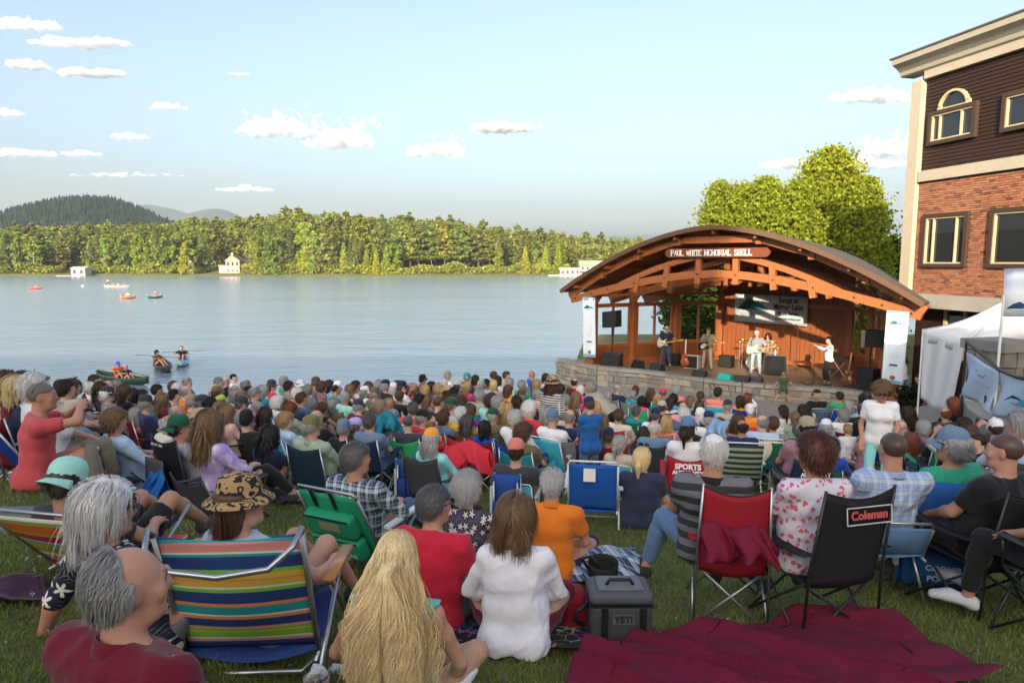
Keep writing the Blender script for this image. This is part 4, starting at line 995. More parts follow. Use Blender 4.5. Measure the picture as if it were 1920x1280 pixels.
def joints(pose, build='m', yaw=0.0, pitch=0.0, **ov):
    """all joints of one figure, facing +Y, standing or sitting on z = 0"""
    p = dict(POSE[pose]) if isinstance(pose, str) else dict(pose); p.update(ov); B = dict(BUILD[p.get('build', build)]); B.update(p.get('B', {})); J = {'B': B, 'p': p}
    s = p.get('size', 1.0); hz = p['hz']; la = p['lean']; tw = p.get('twist', 0.0); side = p.get('tilt', 0.0)
    pel = A3(0, 0, hz); up = nrm(A3(side, -math.sin(la), math.cos(la))); up0 = nrm(A3(side * .5, -math.sin(la) * .8, math.cos(la)))
    J['pel'] = pel; J['waist'] = pel + up0 * .17; J['chest'] = J['waist'] + up * .19; J['neck'] = J['chest'] + up * .165
    sx = np.array([math.cos(tw), math.sin(tw), 0]); sx = nrm(sx - up * (sx @ up)); J['sx'] = sx; J['fw'] = np.cross(up, sx); J['up'] = up
    nk = nrm(A3(side * .6, -math.sin(la * .35) + .20, 1.0)); hp = p.get('hpitch', 0.0) + pitch; J['HR'] = rotm(p.get('hyaw', 0.0) + yaw, hp, p.get('hroll', 0.0)); J['head'] = J['neck'] + nk * .115 + J['HR'] @ A3(0, .012, .05)
    lm = 1.0 if build != 'k' else .85
    for i, sg in enumerate((-1, 1)):
        sh = J['chest'] + up * .105 + sx * sg * B['sw'] - J['fw'] * .012; J['sh%d' % i] = sh
        wr = np.array(p['wr'][i], float); ep = np.array(p.get('ep%d' % i, p['ep']), float) * A3(sg, 1, 1); J['el%d' % i], J['wr%d' % i] = ik(sh, wr, .285 * lm, .255 * lm, ep)
        hip = pel + A3(sg * B['hw'], 0, 0); J['hip%d' % i] = hip; kp = np.array(p.get('kp%d' % i, p['kp']), float); kp[0] = kp[0] * sg if p.get('out') or abs(kp[0]) > 0 else 0
        J['kn%d' % i], J['an%d' % i] = ik(hip, np.array(p['an'][i], float), .435 * lm, .425 * lm, kp); J['toe%d' % i] = np.array(p['toe'][i]) if 'toe' in p else A3(sg * .05, .19, -.045) * (1, 1, 1)
    J['top'] = J['head'][2] + .125
    return J
def bounds(J, pad=.2):
    P = np.array([v for k, v in J.items() if isinstance(v, np.ndarray) and v.shape == (3,) and k not in ('sx', 'fw', 'up') and not k.startswith('toe')]); return P.min(0) - pad - A3(.05, .08, 0), P.max(0) + pad
def torso(f, J, infl=0.0, k=.05, shirt=False):
    B = J['B']; sx = J['sx']; fw = J['fw']; up = J['up']; c = B['ch']; be = B['be']
    f.cap(J['pel'] + A3(0, 0, -.01), J['waist'], .105 * (B['hw'] / .092) + infl, .10 * be + infl, k, 1.45, sx)
    f.cap(J['waist'] + fw * .015 * be, J['chest'], .10 * be + infl, .108 * c + infl, k, 1.36, sx)
    f.cap(J['chest'], J['chest'] + up * .07, .108 * c + infl, .088 * c + infl, k, 1.5, sx)
    f.cap(J['sh0'], J['sh1'], .055 * c + infl, .055 * c + infl, k)
    f.cap(J['neck'] - up * .06 + sx * .05, J['sh1'] + up * .005, .045 + infl, .045 + infl, k * .8); f.cap(J['neck'] - up * .06 - sx * .05, J['sh0'] + up * .005, .045 + infl, .045 + infl, k * .8)
    if be > 1.1: f.ell(J['waist'] + fw * .07 + up * .0, A3(.15, .12, .15) + infl, None, k)
    if B['bust']:
        for sg in (-1, 1): f.ell(J['chest'] + fw * .085 + sx * sg * .07 - up * .02, A3(.062, .055, .06) + infl, None, k)
    for i in (0, 1): f.ell(J['hip%d' % i] + A3(0, -.035, -.02), A3(.095, .105, .10) + infl, None, k)
def arm(f, J, i, infl=0.0, t0=0.0, t1=2.0, k=.02):
    L = J['B']['lim']; s, e, w = J['sh%d' % i], J['el%d' % i], J['wr%d' % i]; P = lambda t: s + (e - s) * t if t <= 1 else e + (w - e) * (t - 1)
    r = lambda t: L * np.interp(t, [0, .4, 1, 1.25, 2], [.055, .048, .038, .041, .026]) + infl
    ts = sorted(set([t0, min(1, t1), t1] + [t for t in (.4, 1.25) if t0 < t < t1]))
    for a, b in zip(ts, ts[1:]): f.cap(P(a), P(b), r(a), r(b), k)
    return P(t1), nrm(P(t1) - P(max(t1 - .2, 0)))
def leg(f, J, i, infl=0.0, t1=2.0, k=.025, flare=0.0):
    L = .5 + .5 * J['B']['lim']; h, kn, a = J['hip%d' % i], J['kn%d' % i], J['an%d' % i]; P = lambda t: h + (kn - h) * t if t <= 1 else kn + (a - kn) * (t - 1)
    r = lambda t: L * np.interp(t, [0, .5, 1, 1.3, 2], [.088, .072, .055, .055, .036]) + infl + flare * t
    ts = [0] + [t for t in (.5, 1, 1.3, 2) if t < t1] + [t1]
    for a_, b_ in zip(ts, ts[1:]): f.cap(P(a_), P(b_), r(a_), r(b_), k)
    return P(t1), nrm(P(t1) - P(t1 - .2))
def hand(f, J, i, h):
    e, w = J['el%d' % i], J['wr%d' % i]; d = nrm(w - e); p = J['p']; d = nrm(np.array(p['hd'][i])) if 'hd' in p else d
    pn = np.array(p['pn'][i], float) if 'pn' in p else A3(0, .15, -1); pn = nrm(pn - d * (pn @ d)); s = np.cross(d, pn) * (1 if i == 0 else -1)   # s points to the thumb side
    cu = p.get('curl', .5); k = .008
    f.cap(w, w + d * .045, .027, .03, k, 1.35, s); pc = w + d * .075; f.cap(w + d * .03, pc, .018, .017, k * 1.5, 2.1, s)
    fr = max(.0085, h * .62)
    for q, (o, L) in enumerate(((.032, .072), (.011, .082), (-.011, .076), (-.031, .06))):
        b = pc + s * o + d * .012; d1 = nrm(d + pn * cu * .6 + s * (o * 2)); d2 = nrm(d + pn * cu * 2.2); m = b + d1 * L * .52; f.cap(b, m, fr * 1.1, fr, k * .5); f.cap(m, m + d2 * L * .5, fr, fr * .85, k * .4)
    t0 = w + d * .03 + s * .026; td = nrm(d * .75 + s * .75 + pn * .4); tm = t0 + td * .045; f.cap(t0, tm, fr * 1.4, fr * 1.15, k); f.cap(tm, tm + nrm(d + s * .15 + pn * .5) * .035, fr * 1.15, fr * .9, k * .5)
def head_f(f, c, Rm, neck, B, infl=0.0):
    g = lambda x, y, z: c + Rm @ A3(x, y, z); sc_ = .96 if B['bust'] else 1.0
    f.cap(neck - A3(0, 0, .03), g(0, -.025, -.045), .062 * (.86 if B['bust'] else 1), .055 * (.86 if B['bust'] else 1), .03)
    f.ell(g(0, -.014, .034), A3(.077, .097, .088) * sc_, Rm, .02); f.ell(g(0, .026, -.03), A3(.060, .068, .088) * sc_, Rm, .03)
    f.cap(g(-.03, .045, -.085), g(.03, .045, -.085), .028, .028, .03); f.ell(g(0, .078, -.094), A3(.026, .022, .02), Rm, .02)
    for sg in (-1, 1):
        f.ell(g(sg * .045, .066, -.02), A3(.026, .024, .026), Rm, .02)           # cheek
        f.ell(g(sg * .033, .096, .016), A3(.017, .014, .012), Rm, .008, cut=True)  # eye socket
        f.ell(g(sg * .033, .084, .014), A3(.013, .013, .012), Rm, .003)
        f.ell(g(sg * .079, -.008, -.006), A3(.011, .021, .033), Rm @ rotm(sg * .35), .006); f.ell(g(sg * .088, -.002, -.004), A3(.006, .011, .018), Rm, .004, cut=True)
    f.cap(g(-.036, .088, .034), g(.036, .088, .034), .010, .010, .014)
    f.cap(g(0, .090, .020), g(0, .113, -.022), .0095, .0135, .010); f.cap(g(-.012, .100, -.026), g(.012, .100, -.026), .0095, .0095, .006)
    f.cap(g(-.018, .089, -.054), g(.018, .089, -.054), .0075, .0075, .006); f.cap(g(-.016, .087, -.066), g(.016, .087, -.066), .008, .008, .006)
def body_mesh(J, h=.016, barefoot=True):
    lo, hi = bounds(J); f = Field(lo, hi, h); torso(f, J, -.004)
    for i in (0, 1):
        arm(f, J, i); leg(f, J, i); hand(f, J, i, h)
        a = J['an%d' % i]; t = J['toe%d' % i]; f.cap(a + A3(0, -.03, -.035), a + t * .55, .032, .034, .02, 1.1, np.cross(nrm(t), A3(0, 0, 1))); f.cap(a + t * .5, a + t * .85, .028, .02, .015, 1.7, np.cross(nrm(t), A3(0, 0, 1))); f.ell(a + A3(0, -.035, -.045), (.032, .04, .032), None, .02)
    head_f(f, J['head'], J['HR'], J['neck'], J['B']); V, Q = f.mesh(); V = lap(V, Q, 1, .35)
    me = mesh_np('person_body', V, Q, True)
    hl = (V - J['head']) @ J['HR']; C = np.ones((len(V), 4), np.float32)
    d = lambda x, y, z, r: np.clip(1 - np.linalg.norm((hl - A3(x, y, z)) / np.array(r), axis=1), 0, 1)
    lip = d(0, .095, -.06, (.03, .02, .013)); brow = np.maximum(d(-.034, .095, .036, (.026, .03, .008)), d(.034, .095, .036, (.026, .03, .008))); eye = np.maximum(d(-.033, .095, .014, (.014, .03, .008)), d(.033, .095, .014, (.014, .03, .008)))
    C[:, :3] *= (1 - np.minimum(lip * 1.6, 1) [:, None] * A3(.1, .42, .38)); C[:, :3] *= (1 - np.minimum(brow * 2.5, 1)[:, None] * .6); C[:, :3] *= (1 - np.minimum(eye * 3, 1)[:, None] * .75)
    at_ = me.color_attributes.new('tint', 'FLOAT_COLOR', 'POINT'); at_.data.foreach_set('color', C.ravel()); return me
def cloth_finish(f, name, amp, seed, low=None, scale=(9, 9, 6)):
    V, Q = f.mesh(); V = lap(V, Q, 2, .5); N = vnormals(V, Q); P = V + seed * 3.7
    w = vnoise(P * np.array(scale)) * 1.3 + vnoise(P * np.array(scale) * 2.3 + 9) * .8 + vnoise((P @ rotm(.4, .8, .3)) * A3(28, 7, 12)) * 1.1
    rid = lambda q, k: (1 - np.abs(2 * vnoise(q)) * 1.0) ** k
    if amp > .0065:                       # close figures: long soft drape folds as well
        w = w * .8 + 1.9 * (rid((P @ rotm(.3, .25, .5)) * A3(9, 9, 3.2) + 3, 3) - .5) + 1.2 * (rid((P @ rotm(-.5, .5, -.4)) * A3(5, 7, 13) + 11, 4) - .5)
    V = V + N * (w * amp)[:, None]; return mesh_np(name, V, Q, True)
def shirt_mesh(J, kind='tee', h=.016, amp=.006, seed=0, loose=.019, hem=-.09):
    lo, hi = bounds(J); f = Field(lo, hi, h); torso(f, J, loose)
    if J['p']['hz'] < .7:
        for i in (0, 1): f.ell(J['hip%d' % i] + A3(0, -.035, -.01), A3(.103, .122, .112), None, .06)
        hem = max(hem, -.065)
    else: hem = -.07
    ends = []
    if kind == 'tee': t1 = .72
    elif kind == 'long': t1 = 1.9
    elif kind == 'half': t1 = 1.2
    elif kind == 'cap': t1 = .35
    else: t1 = None
    if t1:
        for i in (0, 1):
            g = f.like(); e_, d_ = arm(g, J, i, .016 if t1 < 1.3 else .010, 0, t1 + .12, .02); g.plane(e_ - d_ * .045, d_, (e_ - .13, e_ + .13)); f.join(g, .025)
    if kind == 'hoodie': 
        pass
    up = J['up']; nk = J['neck']
    f.cap(nk - up * .03, nk + up * .02, .07, .062, .02)
    # open the collar, the hem and the sleeves
    f.plane(nk + up * .012 + J['fw'] * .0, nrm(up * 1.0 + J['fw'] * .45), (nk - .11, nk + .2))
    if kind == 'vneck' or kind == 'tank': f.ell(nk + J['fw'] * .09 - up * .02, (.075, .09, .12), None, .01, cut=True)
    if kind == 'tank':
        for i in (0, 1): f.ell(J['sh%d' % i] + (J['sh%d' % i] - J['neck']) * .22 - up * .05, (.075, .11, .12), None, .01, cut=True)
    hp = J['pel'] + nrm(J['waist'] - J['pel']) * hem; f.plane(hp, -nrm(J['waist'] - J['pel']))
    for (e, d) in ends:
        r = A3(.13, .13, .13); f.plane(e - d * .045, d, (e - r, e + r))
    if kind == 'hoodie2': pass
    return cloth_finish(f, 'shirt', amp, seed)
def pants_mesh(J, kind='long', h=.016, amp=.005, seed=0, loose=.008):
    lo, hi = bounds(J); f = Field(lo, hi, h); B = J['B']
    f.cap(J['pel'] + A3(0, 0, -.01), J['waist'] - (J['waist'] - J['pel']) * .35, .108 * (B['hw'] / .092) + loose, .10 * B['be'] + loose, .05, 1.45, J['sx'])
    for i in (0, 1): f.ell(J['hip%d' % i] + A3(0, -.035, -.02), A3(.098, .11, .105) + loose, None, .05)
    t1 = {'long': 1.93, 'shorts': .88, 'brief': .5, 'capri': 1.55, 'skirt': 1.0}[kind]; ends = []
    for i in (0, 1):
        g = f.like(); e_, d_ = leg(g, J, i, loose, t1, .03, .006 if kind != 'long' else .004); g.plane(e_ - d_ * .02, d_, (e_ - .17, e_ + .17)); f.join(g, .03)
    if kind == 'skirt':
        for s in (.35, .7, 1.0): a = J['hip0'] + (J['kn0'] - J['hip0']) * s; b = J['hip1'] + (J['kn1'] - J['hip1']) * s; f.cap(a, b, .085, .085, .04)
    wp = J['pel'] + (J['waist'] - J['pel']) * .5; f.plane(wp, nrm(J['waist'] - J['pel']), (wp - .3, wp + .3))
    for (e, d) in ends:
        r = A3(.17, .17, .17); f.plane(e - d * .02, d, (e - r, e + r))
    return cloth_finish(f, 'trousers', amp, seed + 5)
def collar_mesh(J, w=.045, rad=.066):
    up, fw, sx, nk = J['up'], J['fw'], J['sx'], J['neck']; b = MB()
    def fn(u, v):
        a = 6.283 * (u * .92 + .04); o = sx * math.sin(a) + fw * math.cos(a); r = rad + .004 + .016 * v + .004 * math.sin(3 * a); return tuple(nk + up * (.018 - .03 * math.cos(a) - w * v) + o * r * np.array(1.0) + fw * (-.004))
    b.sheet(fn, 28, 3, .005); return b.mesh('collar', True)
def shoe_mesh(J, i, h=.014, kind='shoe'):
    h = max(h, .012)
    a = J['an%d' % i]; t = J['toe%d' % i]; f = Field(a - .26, a + .26, h); sd = np.cross(nrm(t), A3(0, 0, 1))
    f.cap(a + A3(0, -.03, -.03), a + t * .6, .042, .042, .02, 1.1, sd); f.cap(a + t * .5, a + t * 1.02, .04, .03, .02, 1.5, sd); f.ell(a + A3(0, -.035, -.04), (.042, .05, .045), None, .02)
    f.plane(a + A3(0, 0, -.076), A3(0, 0, -1))
    if kind == 'shoe': f.plane(a + A3(0, 0, .03), A3(0, 0, 1))
    V, Q = f.mesh(); return mesh_np('shoe', lap(V, Q, 1), Q, True)

# ---- hair and hats live in the head's own frame (facing +Y, origin at the head centre)
HC = A3(0, -.014, .034); HR_ = A3(.077, .097, .088)
def scalp_ok(P, style):
    x, y, z = P[:, 0], P[:, 1], P[:, 2]
    line = np.where(y > .02, .072 - .1 * (y - .02) * 0 + .35 * np.abs(x) * 0, np.where(y > -.045, .072 - (.02 - y) * 1.6 * (np.abs(x) > .05), -.078))
    ok = (z > line) | ((y < -.03) & (z > -.075)) | ((y < .0) & (z > .0))
    if style == 'bald': ok &= ~((z > .072) & (y > -.085)); ok &= ~((y > .03) & (z > .02))
    if style == 'recede': ok &= ~((z > .045) & (y > -.035 - .25 * np.maximum(.1 - z, 0)))
    if style == 'thin': ok &= ~((z > .09) & (np.hypot(x, y + .03) < .055))
    return ok
def hair_mesh(style, seed=1, dense=1.0, fine=1.0, hat=False):
    rg = np.random.default_rng(seed); h = .009
    long_ = style in ('long', 'verylong', 'bob', 'pony', 'pageboy'); vol = {'short': .012, 'recede': .012, 'bald': .008, 'thin': .009, 'buzz': .005, 'bob': .022, 'long': .02, 'verylong': .022, 'pony': .012, 'curly': .034, 'bun': .013, 'mop': .024, 'wavy': .03, 'pageboy': .022}[style]
    f = Field((-.17, -.2, -.19 if not long_ else -.3), (.17, .17, .19), h); f.ell(HC, HR_ + vol, None, .01)
    if style in ('bob', 'long', 'verylong', 'wavy', 'pageboy'):
        f.cap((0, -.05, .0), (0, -.062, -.10 if style in ('bob', 'wavy', 'pageboy') else -.16), .085, .075, .03, 1.15, (1, 0, 0))
    X = np.stack(np.meshgrid(*f.ax, indexing='ij'), -1); x, y, z = X[..., 0], X[..., 1], X[..., 2]
    front = np.where(np.abs(x) < .2, .06 + .45 * np.clip(y, 0, 1) * 0, 0) ; hl = .062 - .02 * np.abs(x) / .06
    face = np.minimum(hl - z, y - (.012 if style in ('bob', 'long', 'verylong', 'wavy', 'curly', 'mop', 'pageboy') else -.018) + .0)          # >0 inside the face window
    F = np.maximum(f.F, face); F = np.maximum(F, (-.085 if not long_ and style not in ('wavy', 'mop', 'curly') else -.26) - z)
    if style == 'bald': F = np.maximum(F, np.minimum(z - .052 + .25 * np.clip(-y - .05, 0, 1), y + .1)); F = np.maximum(F, y - .025)
    if style == 'recede': F = np.maximum(F, np.minimum(z - .05, y + .03)); F = np.maximum(F, y + .012 + .3 * np.clip(-z, 0, .1))
    if hat: F = np.maximum(F, z - .048 - .02 * (y < 0)); F = np.maximum(F, np.where(z > .0, f.F * 0 - 1, -1))
    f.F = F.astype(np.float32); V, Q = f.mesh(); V = lap(V, Q, 2 if style != 'buzz' else 1); N = vnormals(V, Q)
    amp = {'curly': .022, 'mop': .012, 'wavy': .012, 'buzz': .002, 'bald': .004}.get(style, .006); fr = 34 if style in ('curly',) else 22
    V = V + N * (amp * (vnoise(V * A3(fr * 1.6, fr * 1.6, fr * .5) + 40) * 1.4 + vnoise(V * fr * 2.3 + 7) * .6))[:, None]
    if style == 'buzz': return mesh_np('hair', V, Q, True)
    # strands
    n = int({'bald': 700, 'short': 1500, 'thin': 1000, 'verylong': 3000, 'long': 2200, 'curly': 2600}.get(style, 1600) * dense)
    D = rg.normal(size=(n * 3, 3)); D /= np.linalg.norm(D, axis=1)[:, None]; Rt = HC + D * (HR_ + vol * .75); Rt = Rt[scalp_ok(Rt, style) & ((Rt[:, 2] < .035) if hat else True) & ((Rt[:, 1] < -.005) if style in ('bald', 'recede') else True)][:n]; n = len(Rt)
    L = {'short': .045, 'recede': .05, 'bald': .04, 'thin': .04, 'bob': .17, 'long': .34, 'verylong': .58, 'pony': .1, 'curly': .07, 'bun': .09, 'mop': .08, 'wavy': .2, 'pageboy': .15}[style]; st = {'verylong': 14, 'long': 10, 'bob': 7, 'wavy': 7, 'pageboy': 7}.get(style, 5); dl = L / st
    out = nrm(A3(0, 0, 1)); Nn = (Rt - HC) / HR_**2; Nn /= np.linalg.norm(Nn, axis=1)[:, None]
    part_ = np.stack([np.sign(Rt[:, 0] - .02) * .5, -np.ones(n) * .55, -.35 * np.ones(n)], 1)
    if style in ('short', 'bald', 'thin', 'mop', 'recede'): part_ = np.stack([np.sign(Rt[:, 0]) * .15, -np.ones(n) * .7, -.5 * np.ones(n)], 1)
    if style in ('pony', 'bun'): part_ = A3(0, -.13, .03 if style == 'bun' else .0) - Rt
    if style == 'verylong': part_ = np.where((Rt[:, 2:3] > .0), A3(0, -.16, .04) - Rt, A3(0, -.3, -1))
    dr = part_ - Nn * (part_ * Nn).sum(1)[:, None]; dr /= np.maximum(np.linalg.norm(dr, axis=1)[:, None], 1e-6); dr += rg.normal(size=(n, 3)) * (.18 if style not in ('curly', 'mop') else .8)
    P = Rt.copy(); pts = [P.copy()]; lay = 1 + (vol + .004 + rg.random(n) * .012) / .087 * (.6 if hat else 1); LL = rg.uniform(.7, 1.1, n)[:, None]
    ph = rg.uniform(0, 6.28, n); cw = {'verylong': .42, 'long': .25, 'wavy': .22, 'curly': 1.2, 'mop': .5}.get(style, .08)
    for k in range(st):
        g = A3(0, 0, -1) * (.35 if style in ('short', 'thin', 'bald') else .55); dr = dr + g; dr /= np.linalg.norm(dr, axis=1)[:, None]
        wv = np.stack([np.sin(ph + k * 1.1), np.cos(ph * 1.7 + k * .9) * .6, np.zeros(n)], 1) * cw
        P = P + (dr + wv) * dl * LL; e = (P - HC) / HR_; r = np.linalg.norm(e, axis=1); inn = r < lay; P[inn] = HC + e[inn] / r[inn][:, None] * lay[inn][:, None] * HR_
        if style in ('long', 'verylong', 'bob', 'wavy', 'pageboy'):
            low = P[:, 2] < -.02; P[low & (P[:, 1] > .03), 1] *= .93
            b_ = P[:, 2] < -.12; wall = -.055 - .10 * np.clip((-.12 - P[:, 2]) / .15, 0, 1); P[b_, 1] = np.minimum(P[b_, 1], (wall + .02 * np.sin(ph))[b_] + .12 * (np.abs(P[b_, 0]) / .16) ** 2)
        pts.append(P.copy())
    Pt = np.stack(pts, 1); m = Pt.shape[1]; T = np.gradient(Pt, axis=1); T /= np.maximum(np.linalg.norm(T, axis=2)[..., None], 1e-9)
    Nv = Pt - (HC - A3(0, 0, .05)); Nv /= np.linalg.norm(Nv, axis=2)[..., None]; W = np.cross(T, Nv); W /= np.maximum(np.linalg.norm(W, axis=2)[..., None], 1e-9)
    w0 = fine * {'verylong': .0042, 'long': .005}.get(style, .0055) * rg.uniform(.6, 1.3, n)[:, None, None] * np.linspace(1, .25, m)[None, :, None]
    VV = np.stack([Pt - W * w0, Pt + W * w0], 2).reshape(-1, 3); base = np.arange(n)[:, None] * (2 * m) + np.arange(m - 1)[None] * 2
    QQ = np.stack([base, base + 1, base + 3, base + 2], -1).reshape(-1, 4)
    if style == 'pony' or style == 'bun':
        g = Field((-.1, -.3, -.3), (.1, 0, .15), h)
        if style == 'pony': g.cap((0, -.125, .0), (0, -.155, -.05), .026, .034, .01); g.cap((0, -.155, -.05), (0, -.135, -.22), .036, .012, .01)
        else: g.ell((0, -.135, .045), (.045, .04, .045), None, .01)
        V2, Q2 = g.mesh(); V2 = V2 + vnormals(V2, Q2) * (.008 * vnoise(V2 * A3(60, 60, 12)))[:, None]; Q = np.concatenate([Q, Q2 + len(V)]); V = np.concatenate([V, V2])
    QQ = QQ + len(V); return mesh_np('hair', np.concatenate([V, VV]), np.concatenate([Q, QQ]), True)
def hat_mesh(kind):
    b = MB(); hc = Vector((0, -.012, .045)); a, c = .089, .108
    if kind in ('cap', 'capback'):
        pr = [(1.0, -.012), (1.015, .012), (1.0, .04), (.93, .065), (.78, .088), (.55, .103), (.28, .110), (.06, .112), (.05, .117)]; n = 24; V = []
        for (r, z) in pr:
            for q in range(n): t = 2 * math.pi * q / n; V.append(hc + Vector((a * r * math.cos(t), c * r * math.sin(t) - (.004 * z), z)))
        b.add(V, [(i*n+q, i*n+(q+1) % n, (i+1)*n+(q+1) % n, (i+1)*n+q) for i in range(len(pr)-1) for q in range(n)] + [tuple((len(pr)-1)*n+q for q in range(n))])
        sg = 1 if kind == 'cap' else -1
        b.sheet(lambda u, v: tuple(hc + Vector((math.sin((u-.5) * 2.3) * (a + .002 + .016 * v), sg * (math.cos((u-.5) * 2.3) * (c + v * .075 * math.cos((u-.5) * 2.2))), -.008 - .020 * v - .035 * (2*u-1)**2 * (.35 + v)))), 12, 4, .005)
    else:
        if kind == 'sun': pr = [(.165, -.035), (.15, -.024), (1.02*.098, .0), (.100, .05), (.09, .085), (.06, .103), (.01, .108)]
        elif kind == 'bucket': pr = [(.158, -.03), (.14, -.016), (.101, .0), (.099, .05), (.085, .09), (.05, .104), (.01, .106)]
        elif kind == 'cowboy': pr = [(.185, .0), (.15, -.008), (.101, .0), (.100, .06), (.088, .105), (.055, .118), (.01, .112)]
        elif kind == 'fedora': pr = [(.14, -.008), (.12, -.012), (.099, .0), (.098, .05), (.09, .09), (.05, .10), (.01, .095)]
        elif kind == 'beanie': pr = [(.097, -.045), (.100, -.03), (.100, .03), (.092, .07), (.07, .1), (.04, .117), (.01, .121)]
        n = 28; V = []
        for (r, z) in pr:
            for q in range(n):
                t = 2 * math.pi * q / n; zz = z
                if kind == 'cowboy' and r > .102: zz += .055 * abs(math.cos(t)) ** 2 * (r - .1) / .085 - .012 * abs(math.sin(t))
                if kind == 'sun' and r > .11: zz += .008 * math.sin(3 * t) - .01 * math.sin(t)
                V.append(hc + Vector((r * .93 * math.cos(t), r * 1.08 * math.sin(t), zz)))
        Fc = [(i*n+q, i*n+(q+1) % n, (i+1)*n+(q+1) % n, (i+1)*n+q) for i in range(len(pr)-1) for q in range(n)] + [tuple((len(pr)-1)*n+q for q in range(n))]
        b.add(V, Fc); b.add([v - Vector((0, 0, .004)) for v in V[:3*n]], [tuple(reversed((i*n+q, i*n+(q+1) % n, (i+1)*n+(q+1) % n, (i+1)*n+q))) for i in range(2) for q in range(n)])
        if kind in ('fedora', 'cowboy'): b.lathe([(.104, .004), (.1045, .028)], 24, hc, Matrix.Diagonal((.94, 1.08, 1)))
    return b.mesh('hat', True)
def glasses_mesh(up=False):
    b = MB()
    for sg in (-1, 1):
        pr = [(sg * .034 + .025 * math.cos(t), .016 + .019 * math.sin(t)) for t in np.linspace(0, 2 * math.pi, 12, endpoint=False)]; b.prism(pr, .112, .116)
        b.tube([(sg * .058, .112, .022), (sg * .080, .05, .02), (sg * .086, -.01, .016), (sg * .082, -.03, .0)], .003, 5)
    b.tube([(-.012, .116, .02), (.012, .116, .02)], .003, 5)
    if up: b.v = [tuple(Matrix.Translation((0, -.03, .075)) @ Matrix.Rotation(R(38), 4, 'X') @ Vector(v) * 1.0) for v in b.v]
    return b.mesh('sunglasses', True)
M['skin'] = pmat('skin', None, .58, .22, 13, .10, bscale=70, spec=.3)
def skin_fix():
    t = M['skin'].node_tree; bs = [n for n in t.nodes if n.type == 'BSDF_PRINCIPLED'][0]; src = bs.inputs['Base Color'].links[0].from_socket
    a = nd(t, 'ShaderNodeAttribute', attribute_type='GEOMETRY', attribute_name='tint'); mx = nd(t, 'ShaderNodeVectorMath', operation='MULTIPLY', i_0=src, i_1=a.outputs['Color']); t.links.new(mx.outputs[0], bs.inputs['Base Color'])
    bs.inputs['Subsurface Weight'].default_value = .08; bs.inputs['Subsurface Radius'].default_value = (.01, .004, .002)
skin_fix()
M['hair'] = pmat('hair', None, .45, .45, 18, .5, bscale=60, spec=.35, stretch=(4, 4, .6))
